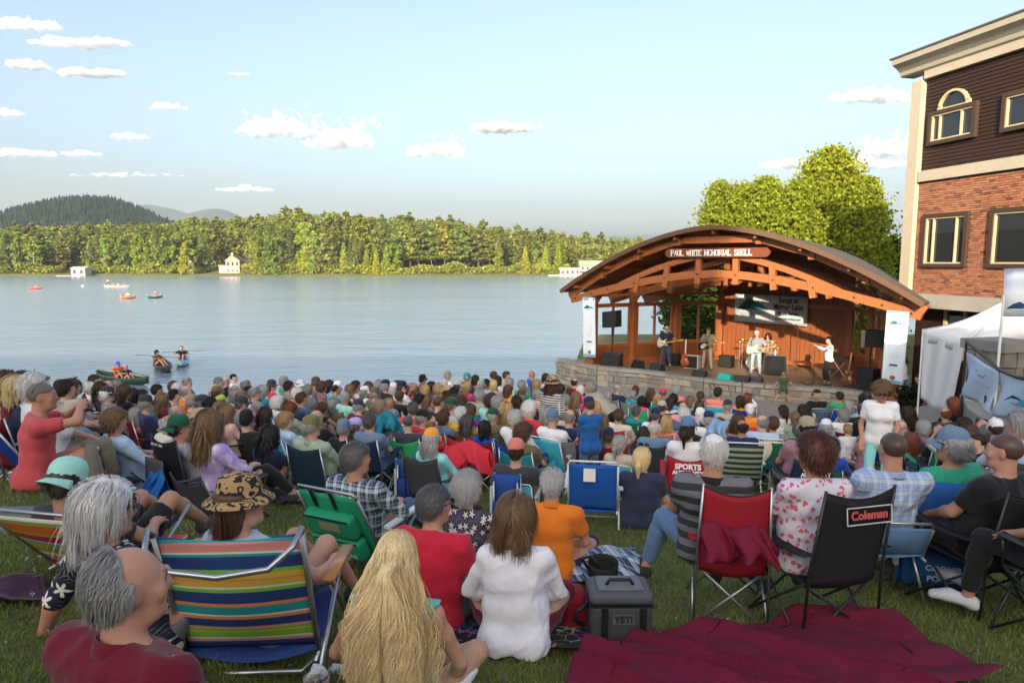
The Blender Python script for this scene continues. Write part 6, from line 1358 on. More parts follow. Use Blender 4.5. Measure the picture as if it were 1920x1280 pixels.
# ------------------------------------------------------------------ the crowd, one line a person:
# px py (top of head)  pose  build  hair  hat  shirt  trousers  chair  [options]
CROWD = """
13 684 c m short:grey cap:lightgrey tee:grey denim d:black
58 687 c m mop:darkbrown - tee:brown black d:charcoal
38 696 c f bob:brown - tee:maroon black -
19 697 k f bob:greyblond - tank:peach denim - D=7.4
49 703 k f bob:blonde - half:navy white - D=7.0,g=up
86 699 k m mop:white - half:white khaki - D=6.5
124 712 c m short:black - tee:black black d:black
141 707 c m short:darkbrown - tee:grey navy d:navy
150 706 l f long:brown - tank:forest forest - y=-.5,g=up
187 702 c m short:brown - tee:charcoal denim d:black
178 711 c f mop:white - half:white khaki q:navy
193 716 l f long:darkbrown - tee:black black -
214 714 c m bald:grey - tee:lightblue khaki d:black
229 713 c m short:grey - long:palepink khaki -
215 725 c m mop:white cap:charcoal half:grey denim - g=1
245 721 c f bob:brown - half/zebra:black denim d:black
266 724 c f long:black - tee:steel black -
283 727 c f bun:darkbrown - tee:teal black d:navy
310 720 c m short:darkbrown - tee:navy khaki q:navy
287 741 k m short:grey cap:charcoal tee:navy khaki -
322 736 c f long:lightbrown - half:maroon denim d:maroon
193 744 k f curly:brown - tee:green denim -
169 751 c m short:grey cowboy:beige half:steel khaki - g=1
276 762 k f long:grey - tee:coral olive -
300 780 k m bald:white - half:cream khaki -
317 761 k m bald:grey - tee:palepink navy -
334 711 c f curly:auburn - tee:peach khaki -
360 708 c m thin:grey - tee:charcoal navy d:black
342 717 c f mop:white - half:lightblue khaki -
359 721 c m bald:grey - long:orange khaki d:black
377 739 c m short:grey cap:khaki long:grey red q:red
342 726 c f short:black - tee:taupe black -
405 743 k f bun:black - tank:coral black - g=up
398 740 c m short:darkgrey cap:charcoal tee:grey denim d:black
428 739 c f bob:lightbrown cap:lime half/floral:hotpink white d:navy
394 766 k f long:greyblond cowboy:tan half:purple purple -
432 758 l f bob:lightbrown - long:palepink black d:black g=1
419 707 c m short:grey - tee:grey denim -
430 704 c m short:white - half/plaid:grey khaki d:charcoal
445 700 c m buzz:black - tee:white denim -
411 716 c f bob:grey sun:beige tee:red black -
417 724 c m short:brown cap:olive tee:olive khaki d:olive
437 724 c f short:black - tee:black black -
449 720 c m bald:grey - tee:taupe khaki -
451 729 c f bob:grey - half:skyblue white q:blue
463 731 c m thin:lightbrown - tee:palepink khaki -
475 723 c m short:black - tee:white denim -
486 724 c m thin:grey - long:grey denim b:royal g=1
459 744 l m short:darkgrey cap:charcoal tee:grey denim d:charcoal
478 766 c m short:black cap:black tee:black black d:black
505 763 k f wavy:darkbrown - tee:maroon black -
492 790 k f long:black - tee:navy denim -
548 771 k f mop:blond - tee:lightblue white -
545 746 c m thin:grey cap:brown half/floral:blue khaki q:navy
531 742 c f curly:white - half:white denim -
608 765 c m none:grey - tee:black black d:black
599 745 c m short:grey - tee:brown khaki d:olive
616 751 c f short:brown - tank:black black -
518 707 c f bob:brown cap:charcoal tee:red navy - y=-.8
541 704 c m short:grey cap:sage tee:green khaki q:green
546 714 l m short:darkbrown - long:taupe taupe d:black g=1
571 708 c f bob:grey sun:white half:lightgrey denim -
567 725 c m short:white - half:coral khaki d:black g=1
600 703 c m short:darkgrey cap:brown tee:taupe denim -
608 711 l f curly:brown - tank:mauve mauve -
636 720 c m buzz:black - half/floral:turquoise navy q:green
642 710 c f bob:white cap:white tee:pink white -
661 716 l f bob:lightbrown - tank:black black b:royal
675 713 c m short:darkbrown - tee:white navy -
691 720 c f bob:grey cap:white half:white black q:forest
699 709 l f long:brown - tank:peach denim -
710 726 c m short:grey cap:olive tee:olive khaki d:olive
731 701 c m mop:grey cap:navy tee:black grey q:darkgreen
746 704 c f bob:white cap:white tee:white denim q:forest
754 699 c m short:darkbrown - tee:navy denim -
762 711 c m short:brown cap:navy tee:white grey d:charcoal
770 708 c f long:lightbrown cap:pink tee:red denim -
755 731 c m thin:brown - tee:black khaki q:darkgreen g=1
680 748 c m short:grey cap:charcoal long:maroon black d:olive
721 750 c f curly:greyblond - half:teal black q:teal
745 769 c m none:grey beanie:grey long:grey black q:grey
769 777 c m buzz:darkgrey - tee:charcoal khaki -
682 782 k f pageboy:lightbrown cap:lavender half/floral:blue denim -
657 784 c m short:grey cap:steel tee:black denim d:black
700 779 c m short:darkgrey - tee:steel denim q:navy
708 787 k f mop:greyblond - half:white skyblue - g=1
819 802 c f wavy:grey cap:amber half:aqua white -
798 701 c m short:black cap:black tee:pink denim -
800 709 c f bob:darkgrey - tee:white khaki -
805 716 l f bob:blond - tank:tan white - g=1
845 695 c m short:grey cap:sage tee:white denim q:grey
828 716 c f curly:blonde - half:taupe denim d:black
838 710 c m short:grey fedora:beige tee:yellow khaki -
847 724 c f bob:brown cowboy:tan tee:tan khaki -
858 724 c m short:black - tee:navy denim -
794 737 c m short:black - tee:charcoal denim q:lime
807 740 c f bob:lightbrown - tee:taupe khaki -
828 741 c m buzz:brown - tee:black black -
861 739 c f long:brown - tank:navy denim b:royal
854 746 c m short:lightbrown cap:darkgreen tee:lightgrey khaki q:charcoal
800 767 c m short:grey cap:black long:red khaki d:red
814 780 c f bob:lightbrown cap:peach half:red white -
882 777 c f wavy:darkgrey - half/floral:brown khaki d:red g=1
914 787 k f bob:black - tee:royal black -
931 765 c m short:grey cap:darkgreen tee:olive khaki d:olive
886 756 c f bob:brown - tee:purple black q:purple
903 749 g k short:brown cap:steel tee:lime denim -
929 737 c m mop:brown - half:mint khaki q:burgundy
942 740 c m short:grey - tee:steel denim -
882 699 c m short:grey cap:teal long:darkgreen black -
882 711 c f bob:blond - tee:hotpink white q:pink
897 699 c f bob:darkbrown - half/floral:pink denim -
909 713 c m short:grey cap:sage long:steel denim b:royal
918 707 c m short:black - tee:lightblue denim -
931 705 c f long:blonde - tee:pink white -
932 692 c m short:brown - tee:white denim -
940 699 c f long:darkbrown - tee:white black - g=1
956 696 c m short:brown - tee:beige khaki -
963 707 c m short:grey - half:white denim q:turquoise
1003 688 c m none:grey - tee:blue denim - D=20
1029 698 c f bob:darkbrown - half:white black - g=1
1013 712 c f wavy:blond - tee:taupe khaki -
1048 709 c f long:brown - tee:charcoal denim -
1056 720 c f wavy:darkbrown - tee:purple black -
1081 706 c m bald:darkbrown - tee:maroon denim q:darkgreen
1094 722 c f mop:white - half:hotpink black -
1085 733 c f long:lightbrown - half:hotpink denim -
984 731 c m short:grey cap:brown half/check:navy khaki q:teal
976 741 l f bob:darkbrown - tank:hotpink white - g=1
1014 729 c f short:grey - tank:peach khaki -
1002 750 c m mop:white - tee:red khaki d:charcoal
976 766 c m short:white - half:white khaki q:royal
989 783 k f curly:brown - tee:olive khaki -
1044 767 c m buzz:grey cap:steel long:white khaki -
974 819 k m short:darkbrown cap:coral half/check:charcoal khaki -
1106 787 c f pageboy:blond - half/floral:charcoal black q:navy
1150 800 c m short:brown cap:navy tee:burgundy denim -
1197 760 c f short:darkgrey - half/plaid:teal white q:forest
1206 804 k f long:darkbrown - tee:charcoal black -
1167 812 k f pony:grey - half:beige khaki -
1162 720 c m bald:grey - half/floral:navy khaki -
1195 723 c f bob:brown - tee:turquoise denim -
1190 731 c f short:grey - half:teal khaki d:grey
1177 739 k k short:blond cap:white long:navy denim -
1207 742 c f mop:black - tank:hotpink black -
1145 733 c m short:grey - tee:sage khaki q:lightgrey
1237 740 c f curly:blond - tee:teal denim -
1242 751 c m short:brown cap:beige tee:navy khaki d:charcoal
1233 764 c m short:darkgrey cap:navy tee:white khaki q:rust
1245 728 c m short:darkgrey cap:red long:blue denim -
1267 738 c m mop:black - half/floral:turquoise khaki -
1258 745 c f bob:darkbrown - half:white denim -
1281 752 c m none:grey - tee:pink khaki q:darkgreen
1283 762 c m mop:white - half:denim khaki b:royal
1296 741 c f bob:lightbrown - tank:mint white -
1312 749 c f bob:brown - tee:navy denim -
1312 764 c f bob:white cap:white half:navy denim q:red
1314 732 c m short:brown - long:white khaki -
1329 731 c m short:grey - tee:navy black q:navy
1347 725 c m short:darkbrown - tee/tie:coral denim -
1364 748 c m short:grey cap:charcoal tee:lightgrey khaki q:tan
1386 741 g f bob:darkbrown - tee:amber denim -
1402 737 p f bob:auburn - long:white denim q:grey
1407 756 c m short:white cap:white tee/redfloral:orange denim -
1465 757 g f pony:darkbrown - tee:white denim -
1486 770 g f bun:lightbrown - tee:sage denim -
1503 757 g f verylong:darkbrown - tee:coral denim -
1520 773 c f bob:blond cap:white half:steel denim -
1529 730 c m mop:greyblond cap:black tee:black denim b:denim
1385 773 c f long:brown - tee:mauve denim q:tan
1390 784 c m bald:darkbrown - half/plaid:navy khaki s:sage
1428 775 c m bald:grey - half:lightblue khaki l:cream
1448 779 c m short:brown - tee:grey denim -
1461 789 c f bob:white beanie:lightgrey half:taupe khaki -
1546 784 c f wavy:grey cap:white half:turquoise khaki q:green
1557 816 c f mop:black - half:royal black q:forest
1571 733 c m short:darkbrown - tee:green khaki -
1613 738 c f bun:black - tank:purple black -
1620 732 c f bob:brown - tee:darkgreen denim -
1576 764 g f mop:grey - half:white khaki -
1621 758 c m short:grey cap:charcoal tee:black denim -
1592 788 g k short:blond - tee:white denim -
1625 795 g k short:brown - tee:mauve denim -
1712 817 k f verylong:red - tank:white denim -
1758 792 g f curly:lightbrown - tee:black denim -
1783 798 p f long:blond - tee:lightgrey denim d:black
1800 780 c m short:darkbrown - tee:white denim -
1815 792 g f bob:brown - tee:charcoal denim -
1818 806 k m buzz:darkbrown - tee:navy denim - y=1.1,g=up
1866 789 p m short:darkbrown cap:white tee:navy denim d:navy
1845 808 k f pony:brown - tee:palepink denim -
1782 744 c f wavy:red - tee:black black - D=12.3
1801 735 c m short:grey - long:black black - D=13
1768 762 c m bald:auburn - tee:black black - D=12
1725 786 g f mop:grey - half/floral:grey denim -
1900 770 c m mop:grey - long:lightblue khaki - D=7.5,y=.6
70 712 c m short:grey - tee:steel khaki -
470 712 c m thin:grey - tee:brown khaki d:black
502 716 c f bob:grey - half:teal white -
585 716 c f mop:grey - half:purple khaki -
625 706 c f bob:darkbrown - tee:skyblue denim -
717 704 c m short:grey - tee:blue khaki -
782 704 c f bob:blond - tank:yellow white -
815 706 c m short:darkbrown - tee:grey denim q:blue
865 708 c m short:brown cap:beige tee:brown denim -
905 728 c m short:grey - half:sage khaki q:teal
960 722 c f bob:brown - half:amber denim d:black
985 712 c m short:grey - tee:green denim -
1065 738 c m short:grey - long:brown khaki d:black
1120 752 c f bob:blond - tee:skyblue white -
1222 726 c f long:brown - tee:lavender denim -
1270 722 c f mop:grey - half:coral khaki -
1350 742 g k short:blond - tee:skyblue denim -
1590 750 c f bob:grey - half:lightblue khaki -
1645 770 g m short:grey cap:navy tee:grey khaki -
1690 760 g f long:darkbrown - tee:palepink denim -
560 752 c f bob:auburn - half:sage khaki d:olive
575 735 c m short:brown - tee:denim khaki -
640 745 c f wavy:grey - half:lavender khaki q:lavender
655 733 c m thin:grey - half:mint khaki -
735 745 c f bob:blond - tee:coral white d:navy
780 752 c m short:darkgrey - half/plaid:red denim -
840 768 c f mop:brown - tee:steel denim q:rust
870 760 c m short:white - tee:yellow khaki d:black
955 752 c f long:blond - tank:teal denim -
1030 760 c f bob:grey - half:lime white q:blue
1075 765 c m bald:grey - tee:navy khaki d:grey
1130 775 c f wavy:lightbrown - tee:purple denim q:teal
1165 765 c m short:brown - half:cream khaki -
1330 770 c m short:grey cap:navy half:white khaki q:charcoal
1350 782 c f bob:auburn - tee:hotpink denim d:black
1225 785 c m bald:white - tee:steel khaki d:charcoal
1255 778 c f bob:blond - half:coral white q:grey
1500 790 c m short:darkgrey - tee:forest khaki d:black
"""
PK = {'c': 'chair', 'l': 'chairlap', 'w': 'low', 'g': 'ground', 'k': 'knees', 'e': 'lean', 'p': 'phone', 's': 'stand'}
TOPS = {}
def crowd_line(ln):
    f = ln.split(); px, py = float(f[0]), float(f[1]); pose = PK[f[2]]; bu = f[3]; hs, hc = f[4].split(':'); hat = None if f[5] == '-' else f[5].split(':')
    sk, scn = f[6].split(':'); smat = 'cloth'
    if '/' in sk: sk, smat = sk.split('/')
    op = dict(o.split('=') for o in f[9].split(',')) if len(f) > 9 else {}
    if bu == 'm' and prg.random() < .25: bu = 'b'
    Hr = room(px, py, float(op['D']) if 'D' in op else None)
    if pose in ('chair', 'chairlap', 'low', 'knees', 'ground') and bu != 'k':
        want = {'chair': 1.24, 'chairlap': 1.24, 'low': 1.02, 'knees': .9, 'ground': .9}[pose]
        if abs(Hr - want) > .12: pose = 'chair' if Hr > 1.12 else 'low' if Hr > .95 else 'knees'
    yw = float(op.get('y', prg.choice([0, 0, .35, -.35]) if pose in ('chair', 'low', 'c', 'knees') else 0)); J = cached(('J', pose, bu, yw), lambda: joints(pose, bu, yw))
    s = np.clip(Hr / J['top'], .93, 1.07) * (.78 if bu == 'k' else .95 if bu == 'f' else 1.0)
    x, y, z = locate(px, py, J['top'] * s, float(op['D']) if 'D' in op else None)
    root = empty('person', (x, y, z), face_to(x, y) + prg.normal() * .14, None, s)
    skin = np.array(SK[prg.integers(5)]) * prg.uniform(.8, 1.1); pcol = np.array(CN[f[7]]) * prg.uniform(.8, 1.2)
    pk = 'shorts' if f[7] in ('khaki', 'white') and pose not in ('stand',) and prg.random() < .5 else 'long'
    shc = np.array(CN[scn]) * prg.uniform(.9, 1.1); hcol = np.array(HAIRC[hc]) * prg.uniform(.8, 1.25)
    h2 = None if hat is None else (('capback' if hat[0] == 'cap' and op.get('back') else hat[0]), np.array(CN[hat[1]]) * prg.uniform(.9, 1.1))
    hstyle = hs
    if hat and hs in ('bald', 'curly'): hstyle = 'short' if hs == 'bald' else 'mop'
    dress(J, (pose, bu, yw), root, (sk, smat, shc), (pk, pcol), (hstyle, hcol), h2, skin, True, .0248, {'up': 'up', '1': 'on'}.get(op.get('g')), seed=0)
    if hat: hp = '%s %s over %s hair' % (spaced(hat[1]), {'sun': 'sun hat', 'cowboy': 'wide hat', 'capback': 'cap'}.get(hat[0], hat[0]), spaced(hc))
    else: hp = '%s %s hair' % (HAIR_ST[hs], spaced(hc)) if hs not in ('none', 'bald') else {'none': 'a shaven head', 'bald': 'a balding %s head' % spaced(hc)}[hs]
    sh = '%s %s' % (spaced(scn) + (' ' + PMATS[smat] if smat in PMATS else ''), {'tee': 'tee', 'half': 'shirt', 'long': 'long sleeved shirt', 'tank': 'tank top'}[sk])
    LABELS.append((root, 'person with %s in %s%s' % (hp, sh, {'phone': ' holding up a phone', 'ground': ' cross legged on the ground', 'knees': ' sitting with knees drawn up'}.get(pose, ' sitting')), px, 'person')); root['group'] = 'audience on the lawn'
    if pose == 'phone':
        hm = Matrix.Translation((x, y, z)) @ Matrix.Rotation(root.rotation_euler[2], 4, 'Z'); q = hm @ (Vector((0, .43, 1.16)) * s)
        b = MB().box((0, 0, 0), (.15, .009, .075)); o = b.build('phone', M['black_plastic'], None, loc=q, rot=(0, 0, root.rotation_euler[2])); MB().box((0, -.006, 0), (.135, .002, .065)).build('screen', pmat('phone_screen', (.05, .06, .08), .1, 0, 1, 0, spec=.8), o)
        LABELS.append((o, 'black phone held up by the person in %s' % sh, px, 'phone'))
    if f[8] == '-' and pose in ('chair', 'chairlap', 'low', 'phone'): f[8] = ['q:royal', 'd:navy', 'q:forest', 'd:charcoal', 'q:burgundy', 'l:blue', 'q:teal', 'd:black', 'q:red', 'b:royal', 'q:grey', 'd:olive', 'q:green', 'l:turquoise'][int(prg.integers(14))]
    if f[8] != '-':
        ck, cc = f[8].split(':'); put_chair(ck, cc, x - math.sin(root.rotation_euler[2]) * 0.0, y, z, root.rotation_euler[2], 'person with %s' % hp, px, 1.0 if pose in ('chair', 'chairlap', 'phone') else .66 if pose == 'low' else .5)
    return root, px, py, y
for ln in CROWD.strip().splitlines(): crowd_line(ln)
# ------------------------------------------------------------------ people in the foreground, each built for itself
HERO = {}
def hero(tagname, label, px, py, D, pose, build, rz, skin, hair, shirt, pants, hat=None, gl=None, shoes=True, h=None, scale=1.0, dz=0.0, zabs=None, **ov):
    h = h or (.0142 if D < 5.2 else .019)
    base = dict(POSE[pose]); base.update(ov); J = joints(base, build); p = at(px, py, D); x, y = p.x, p.y; z = p.z - J['top'] * scale
    hx = J['head'] * scale; c, s = math.cos(rz), math.sin(rz); x -= c * hx[0] - s * hx[1]; y -= s * hx[0] + c * hx[1]      # head over the pixel
    g = gz(x, y); z = g + dz if zabs is None else zabs
    r = empty('person', (x, y, z), rz, None, scale)
    ch = dress(J, (tagname, build, 0), r, shirt, pants, hair, hat, skin, shoes, h, gl, seed=len(HERO))
    tag(r, label, 'person'); HERO[tagname] = (r, J, ch); 
    if h_debug: print('HERO', tagname, 'wanted head z', round(p.z, 2), 'got', round(z + J['top'] * scale, 2), 'D', round(D, 2), 'ground', round(g, 2))
    return r, J, ch
h_debug = False
C3 = lambda n, k=1.0: tuple(np.array(CN[n]) * k)
HC3 = lambda n, k=1.0: tuple(np.array(HAIRC[n]) * k)
skA, skB, skC = (.56, .29, .20), (.50, .25, .165), (.60, .35, .25)
hero('burg', 'balding grey man in a burgundy polo shirt at the bottom left', 240, 1022, 1.95, 'ground', 'b', -.42, skA, ('recede', HC3('grey', .85)), ('tee', 'cloth', (.15, .008, .022)), ('long', C3('khaki')), hyaw=-.42, lean=.02, B=dict(sw=.205, ch=1.2))
hero('hawaii', 'white haired man in a navy floral shirt leaning back on his hand', 196, 903, 2.95, 'lean', 'm', -.62, skB, ('wavy', HC3('white', .95)), ('half', 'lilyfloral', (.012, .016, .04)), ('shorts', C3('grey', .8)), None, 'on', hyaw=-.55, an=[(-.1, .62, .08), (.16, .52, .08)], wr=[(-.44, -.30, .05), (.10, .34, .42)], lean=.34)
hero('zebra', 'woman in an animal print hat reclining in the multicoloured striped chair', 452, 903, 3.25, 'low', 'f', -.40, skA, ('bob', HC3('brown')), ('tee', 'cloth', C3('lightblue')), ('shorts', C3('denim', .7)), ('bucket', (.42, .27, .12), 'tiger'), None, hyaw=-.75, hz=.17, lean=.36, an=[(-.1, .55, .08), (.12, .58, .08)], wr=[(-.12, .2, .4), (.26, .22, .42)], dz=.02)
hero('mintcap', 'person in a mint green cap reclining at the left edge', 128, 915, 3.75, 'low', 'm', -.2, skB, ('short', HC3('darkbrown')), ('tee', 'cloth', C3('charcoal')), ('shorts', C3('black')), ('capback', C3('mint')), None, hz=.12, lean=.75, an=[(-.2, .7, .08), (.1, .7, .08)], wr=[(-.2, .1, .3), (.2, .1, .3)], kp=(0, .3, 1), hpitch=-.3)
hero('blonde', 'woman with very long wavy blonde hair in a teal top, from behind', 745, 1000, 2.8, 'ground', 'f', -.12, (.58, .31, .20), None, ('tank', 'cloth', (.10, .52, .44)), ('shorts', C3('white')), None, None, hpitch=.05, wr=[(-.16, .26, .2), (.20, .25, .12)])
hero('red', 'man with grey hair and sunglasses in a bright red tee on the grass', 815, 887, 4.2, 'ground', 'b', -.32, skA, ('short', HC3('darkgrey', 1.3)), ('tee', 'cloth', (.60, .02, .05)), ('shorts', C3('steel', .5)), None, 'on', hyaw=-.5)
hero('purplefloral', 'grey haired woman in a violet floral blouse beside the red shirted man', 878, 888, 5.0, 'knees', 'f', -.3, skC, ('mop', HC3('grey', 1.4)), ('half', 'floral', (.05, .035, .07)), ('long', C3('beige')), None, None, hyaw=-.3)
hero('whiteblouse', 'woman with wavy brown hair in a loose white blouse on the dark blanket', 968, 932, 3.8, 'ground', 'f', -.1, skC, ('wavy', HC3('lightbrown', .75)), ('long', 'cloth', (.84, .82, .86)), ('long', C3('maroon')), None, None, hyaw=-.25, B=dict(be=1.14, ch=.96, hw=.09))
hero('orange', 'grey haired man in an orange polo shirt sitting on the grass', 1036, 880, 5.3, 'ground', 'm', -.22, skA, ('short', HC3('grey', 1.5)), ('tee', 'cloth', (.80, .21, .02)), ('long', C3('navy')), None, None)
hero('redchair', 'white haired man in a dark striped shirt and jeans in the red chair', 1338, 815, 4.45, 'chair', 'b', -.2, skA, ('thin', HC3('white', 1.05)), ('tee', 'wide', (.16, .17, .19)), ('long', C3('denim', 1.5)), None, None, shoes=(.04, .035, .03), hyaw=.1, an=[(-.42, .42, .08), (.1, .45, .08)])
hero('redhair', 'auburn haired woman in a white, pink and blue floral top', 1526, 849, 4.2, 'chairlap', 'f', -.05, skB, ('mop', HC3('auburn', .6)), ('tee', 'redfloral', (.70, .66, .74)), ('shorts', C3('charcoal')), None, None, hyaw=.25, B=dict(be=1.12, hw=.09))
hero('plaid', 'close cropped man in a pale blue plaid shirt in a light blue chair', 1676, 795, 4.75, 'chair', 'b', -.1, skA, ('buzz', (.09, .055, .04)), ('half', 'plaid', (.30, .40, .66)), ('long', C3('khaki')), None, None, hyaw=.1)
hero('greentee', 'curly grey haired person in a green tee and a blue grey cap', 1784, 825, 5.1, 'chair', 'b', .25, skB, ('curly', HC3('grey', .9)), ('tee', 'cloth', (.03, .36, .22)), ('long', C3('navy')), ('cap', C3('steel', 1.1)), None, hyaw=.5)
hero('bald', 'bald man in black sitting in the black chair at the right edge', 1884, 821, 4.5, 'chair', 'b', .35, skA, ('buzz', (.10, .06, .045)), ('tee', 'cloth', C3('black')), ('shorts', C3('charcoal')), None, None, hyaw=.45)
hero('navyblonde', 'woman with a blonde ponytail in a navy tee on the grass', 1205, 838, 7.5, 'ground', 'b', -.2, skC, ('pony', HC3('blonde', 1.3)), ('tee', 'cloth', (.03, .038, .07)), ('long', C3('denim')), None, 'up', hyaw=-.3)
hero('greenchair', 'man with grey hair and glasses in a plaid shirt in the green backpack chair', 668, 838, 5.1, 'low', 'm', -.45, skB, ('short', HC3('darkgrey', 1.6)), ('half', 'plaid', (.03, .06, .10)), ('long', C3('denim')), None, None, hyaw=-.45, hz=.24, lean=.28)
hero('standing', 'curly haired woman in a white V neck tee and aqua trousers walking through the crowd', 1655, 718, 9.2, 'stand', 'f', 2.75, skB, ('curly', HC3('lightbrown', .8)), ('tee', 'cloth', (.82, .82, .84)), ('long', C3('aqua')), None, 'on', hpitch=-.38, hyaw=-.1, wr=[(-.16, .26, 1.0), (.22, .12, .90)], lean=-.06, scale=1.0)
hero('lavender', 'woman with long brown hair in a lavender tie dye top', 396, 800, 6.0, 'low', 'f', -.55, skC, ('long', HC3('lightbrown', .9)), ('half', 'tie', (.42, .30, .62)), ('long', C3('black')), None, None, hyaw=-.2, hz=.24, lean=.2)
hero('redleft', 'man with cropped grey hair in a coral red tee sitting on the stone ledge', 78, 720, 5.7, 'chair', 'm', -.9, skB, ('buzz', (.17, .15, .13)), ('tee', 'cloth', (.56, .08, .09)), ('long', C3('taupe')), None, 'up', hz=.24, lean=-.12, an=[(-.1, .5, .0), (.12, .45, .0)], wr=[(-.05, .34, .78), (.06, .36, .82)], hyaw=-.25, dz=-.13)
hero('greencap', 'man in a dark green cap worn backwards and a grey shirt', 336, 772, 7.0, 'low', 'm', -.6, skB, ('short', HC3('darkbrown')), ('tee', 'cloth', C3('lightgrey')), ('long', C3('denim')), ('capback', C3('forest', .7)), 'on', hyaw=-.4, hz=.26)
hero('sage', 'man in an olive cap and sage shirt in the navy camp chair', 584, 765, 7.9, 'low', 'b', -.5, skA, ('short', HC3('grey')), ('long', 'cloth', C3('sage', 1.2)), ('long', C3('olive')), ('cap', C3('olive', 1.3)), 'on', hyaw=-.3, hz=.36)
hero('rednylon', 'reddish haired person in a pale blue shirt in the grey and orange chair', 216, 771, 7.1, 'low', 'm', -.75, skA, ('mop', HC3('lightbrown', 1.2)), ('half', 'cloth', C3('lightblue', 1.2)), ('long', C3('denim')), None, None, hz=.26, lean=.34)
hero('sportsred', 'woman with a dark curly ponytail under a blue cap in the red chair', 1290, 799, 8.0, 'chair', 'f', -.2, skC, ('pony', HC3('darkbrown')), ('tee', 'cloth', C3('white')), ('long', C3('navy')), ('cap', C3('denim', 1.6)), None, hyaw=-.35)
hero('mauve', 'man in a tan cap and mauve tee in the dark blue chair', 1512, 803, 8.0, 'chair', 'b', 0, skB, ('short', HC3('black')), ('tee', 'cloth', C3('mauve', 1.2)), ('long', C3('khaki')), ('cap', C3('khaki', 1.3)), None)
hero('braid', 'small girl with braided brown hair in a purple top', 1396, 858, 6.2, 'ground', 'k', -.3, skC, ('bun', HC3('lightbrown', .8)), ('tee', 'cloth', C3('purple')), ('shorts', C3('purple')), None, None, scale=.72)
hero('edge', 'person in dark trousers and white sneakers cut off by the right edge', 2075, 800, 3.9, 'chair', 'm', .6, skB, ('short', HC3('brown')), ('half', 'plaid', (.04, .08, .14)), ('long', C3('black')), None, None, shoes=(.62, .63, .66), an=[(-.1, .5, .08), (.18, .62, .08)])
hero('edgeback', 'person in grey shorts in a green chair cut off by the right edge', 1975, 810, 4.7, 'chair', 'm', .75, skB, ('short', HC3('grey')), ('half', 'plaid', (.05, .10, .2)), ('shorts', C3('grey')), None, None, shoes=(.03, .03, .03))
hero('bending', 'grey haired man in a beige jacket bending over to greet someone', 1107, 714, 14.0, 'stand', 'm', .9, skB, ('short', HC3('grey')), ('long', 'cloth', C3('beige', .8)), ('long', C3('black')), None, None, lean=-1.0, hpitch=.5, wr=[(-.1, .62, .75), (.15, .6, .8)], h=.016)
hero('boy', 'boy in a blue hooded top and navy cap standing in the crowd', 1105, 736, 9.6, 'stand', 'k', .3, skC, ('short', HC3('brown')), ('long', 'cloth', (.02, .11, .34)), ('long', C3('denim')), ('cap', C3('navy')), None, h=.015, scale=.86, hpitch=-.35, wr=[(-.1, .24, 1.0), (.1, .24, 1.0)])
hero('knit', 'woman in a tan hat and black striped knit with a cream tote bag', 1036, 716, 12.0, 'stand', 'f', -.7, skC, ('wavy', HC3('auburn', .5)), ('half', 'zebra', C3('black')), ('long', C3('black')), ('bucket', C3('tan', 1.2)), None, h=.016)
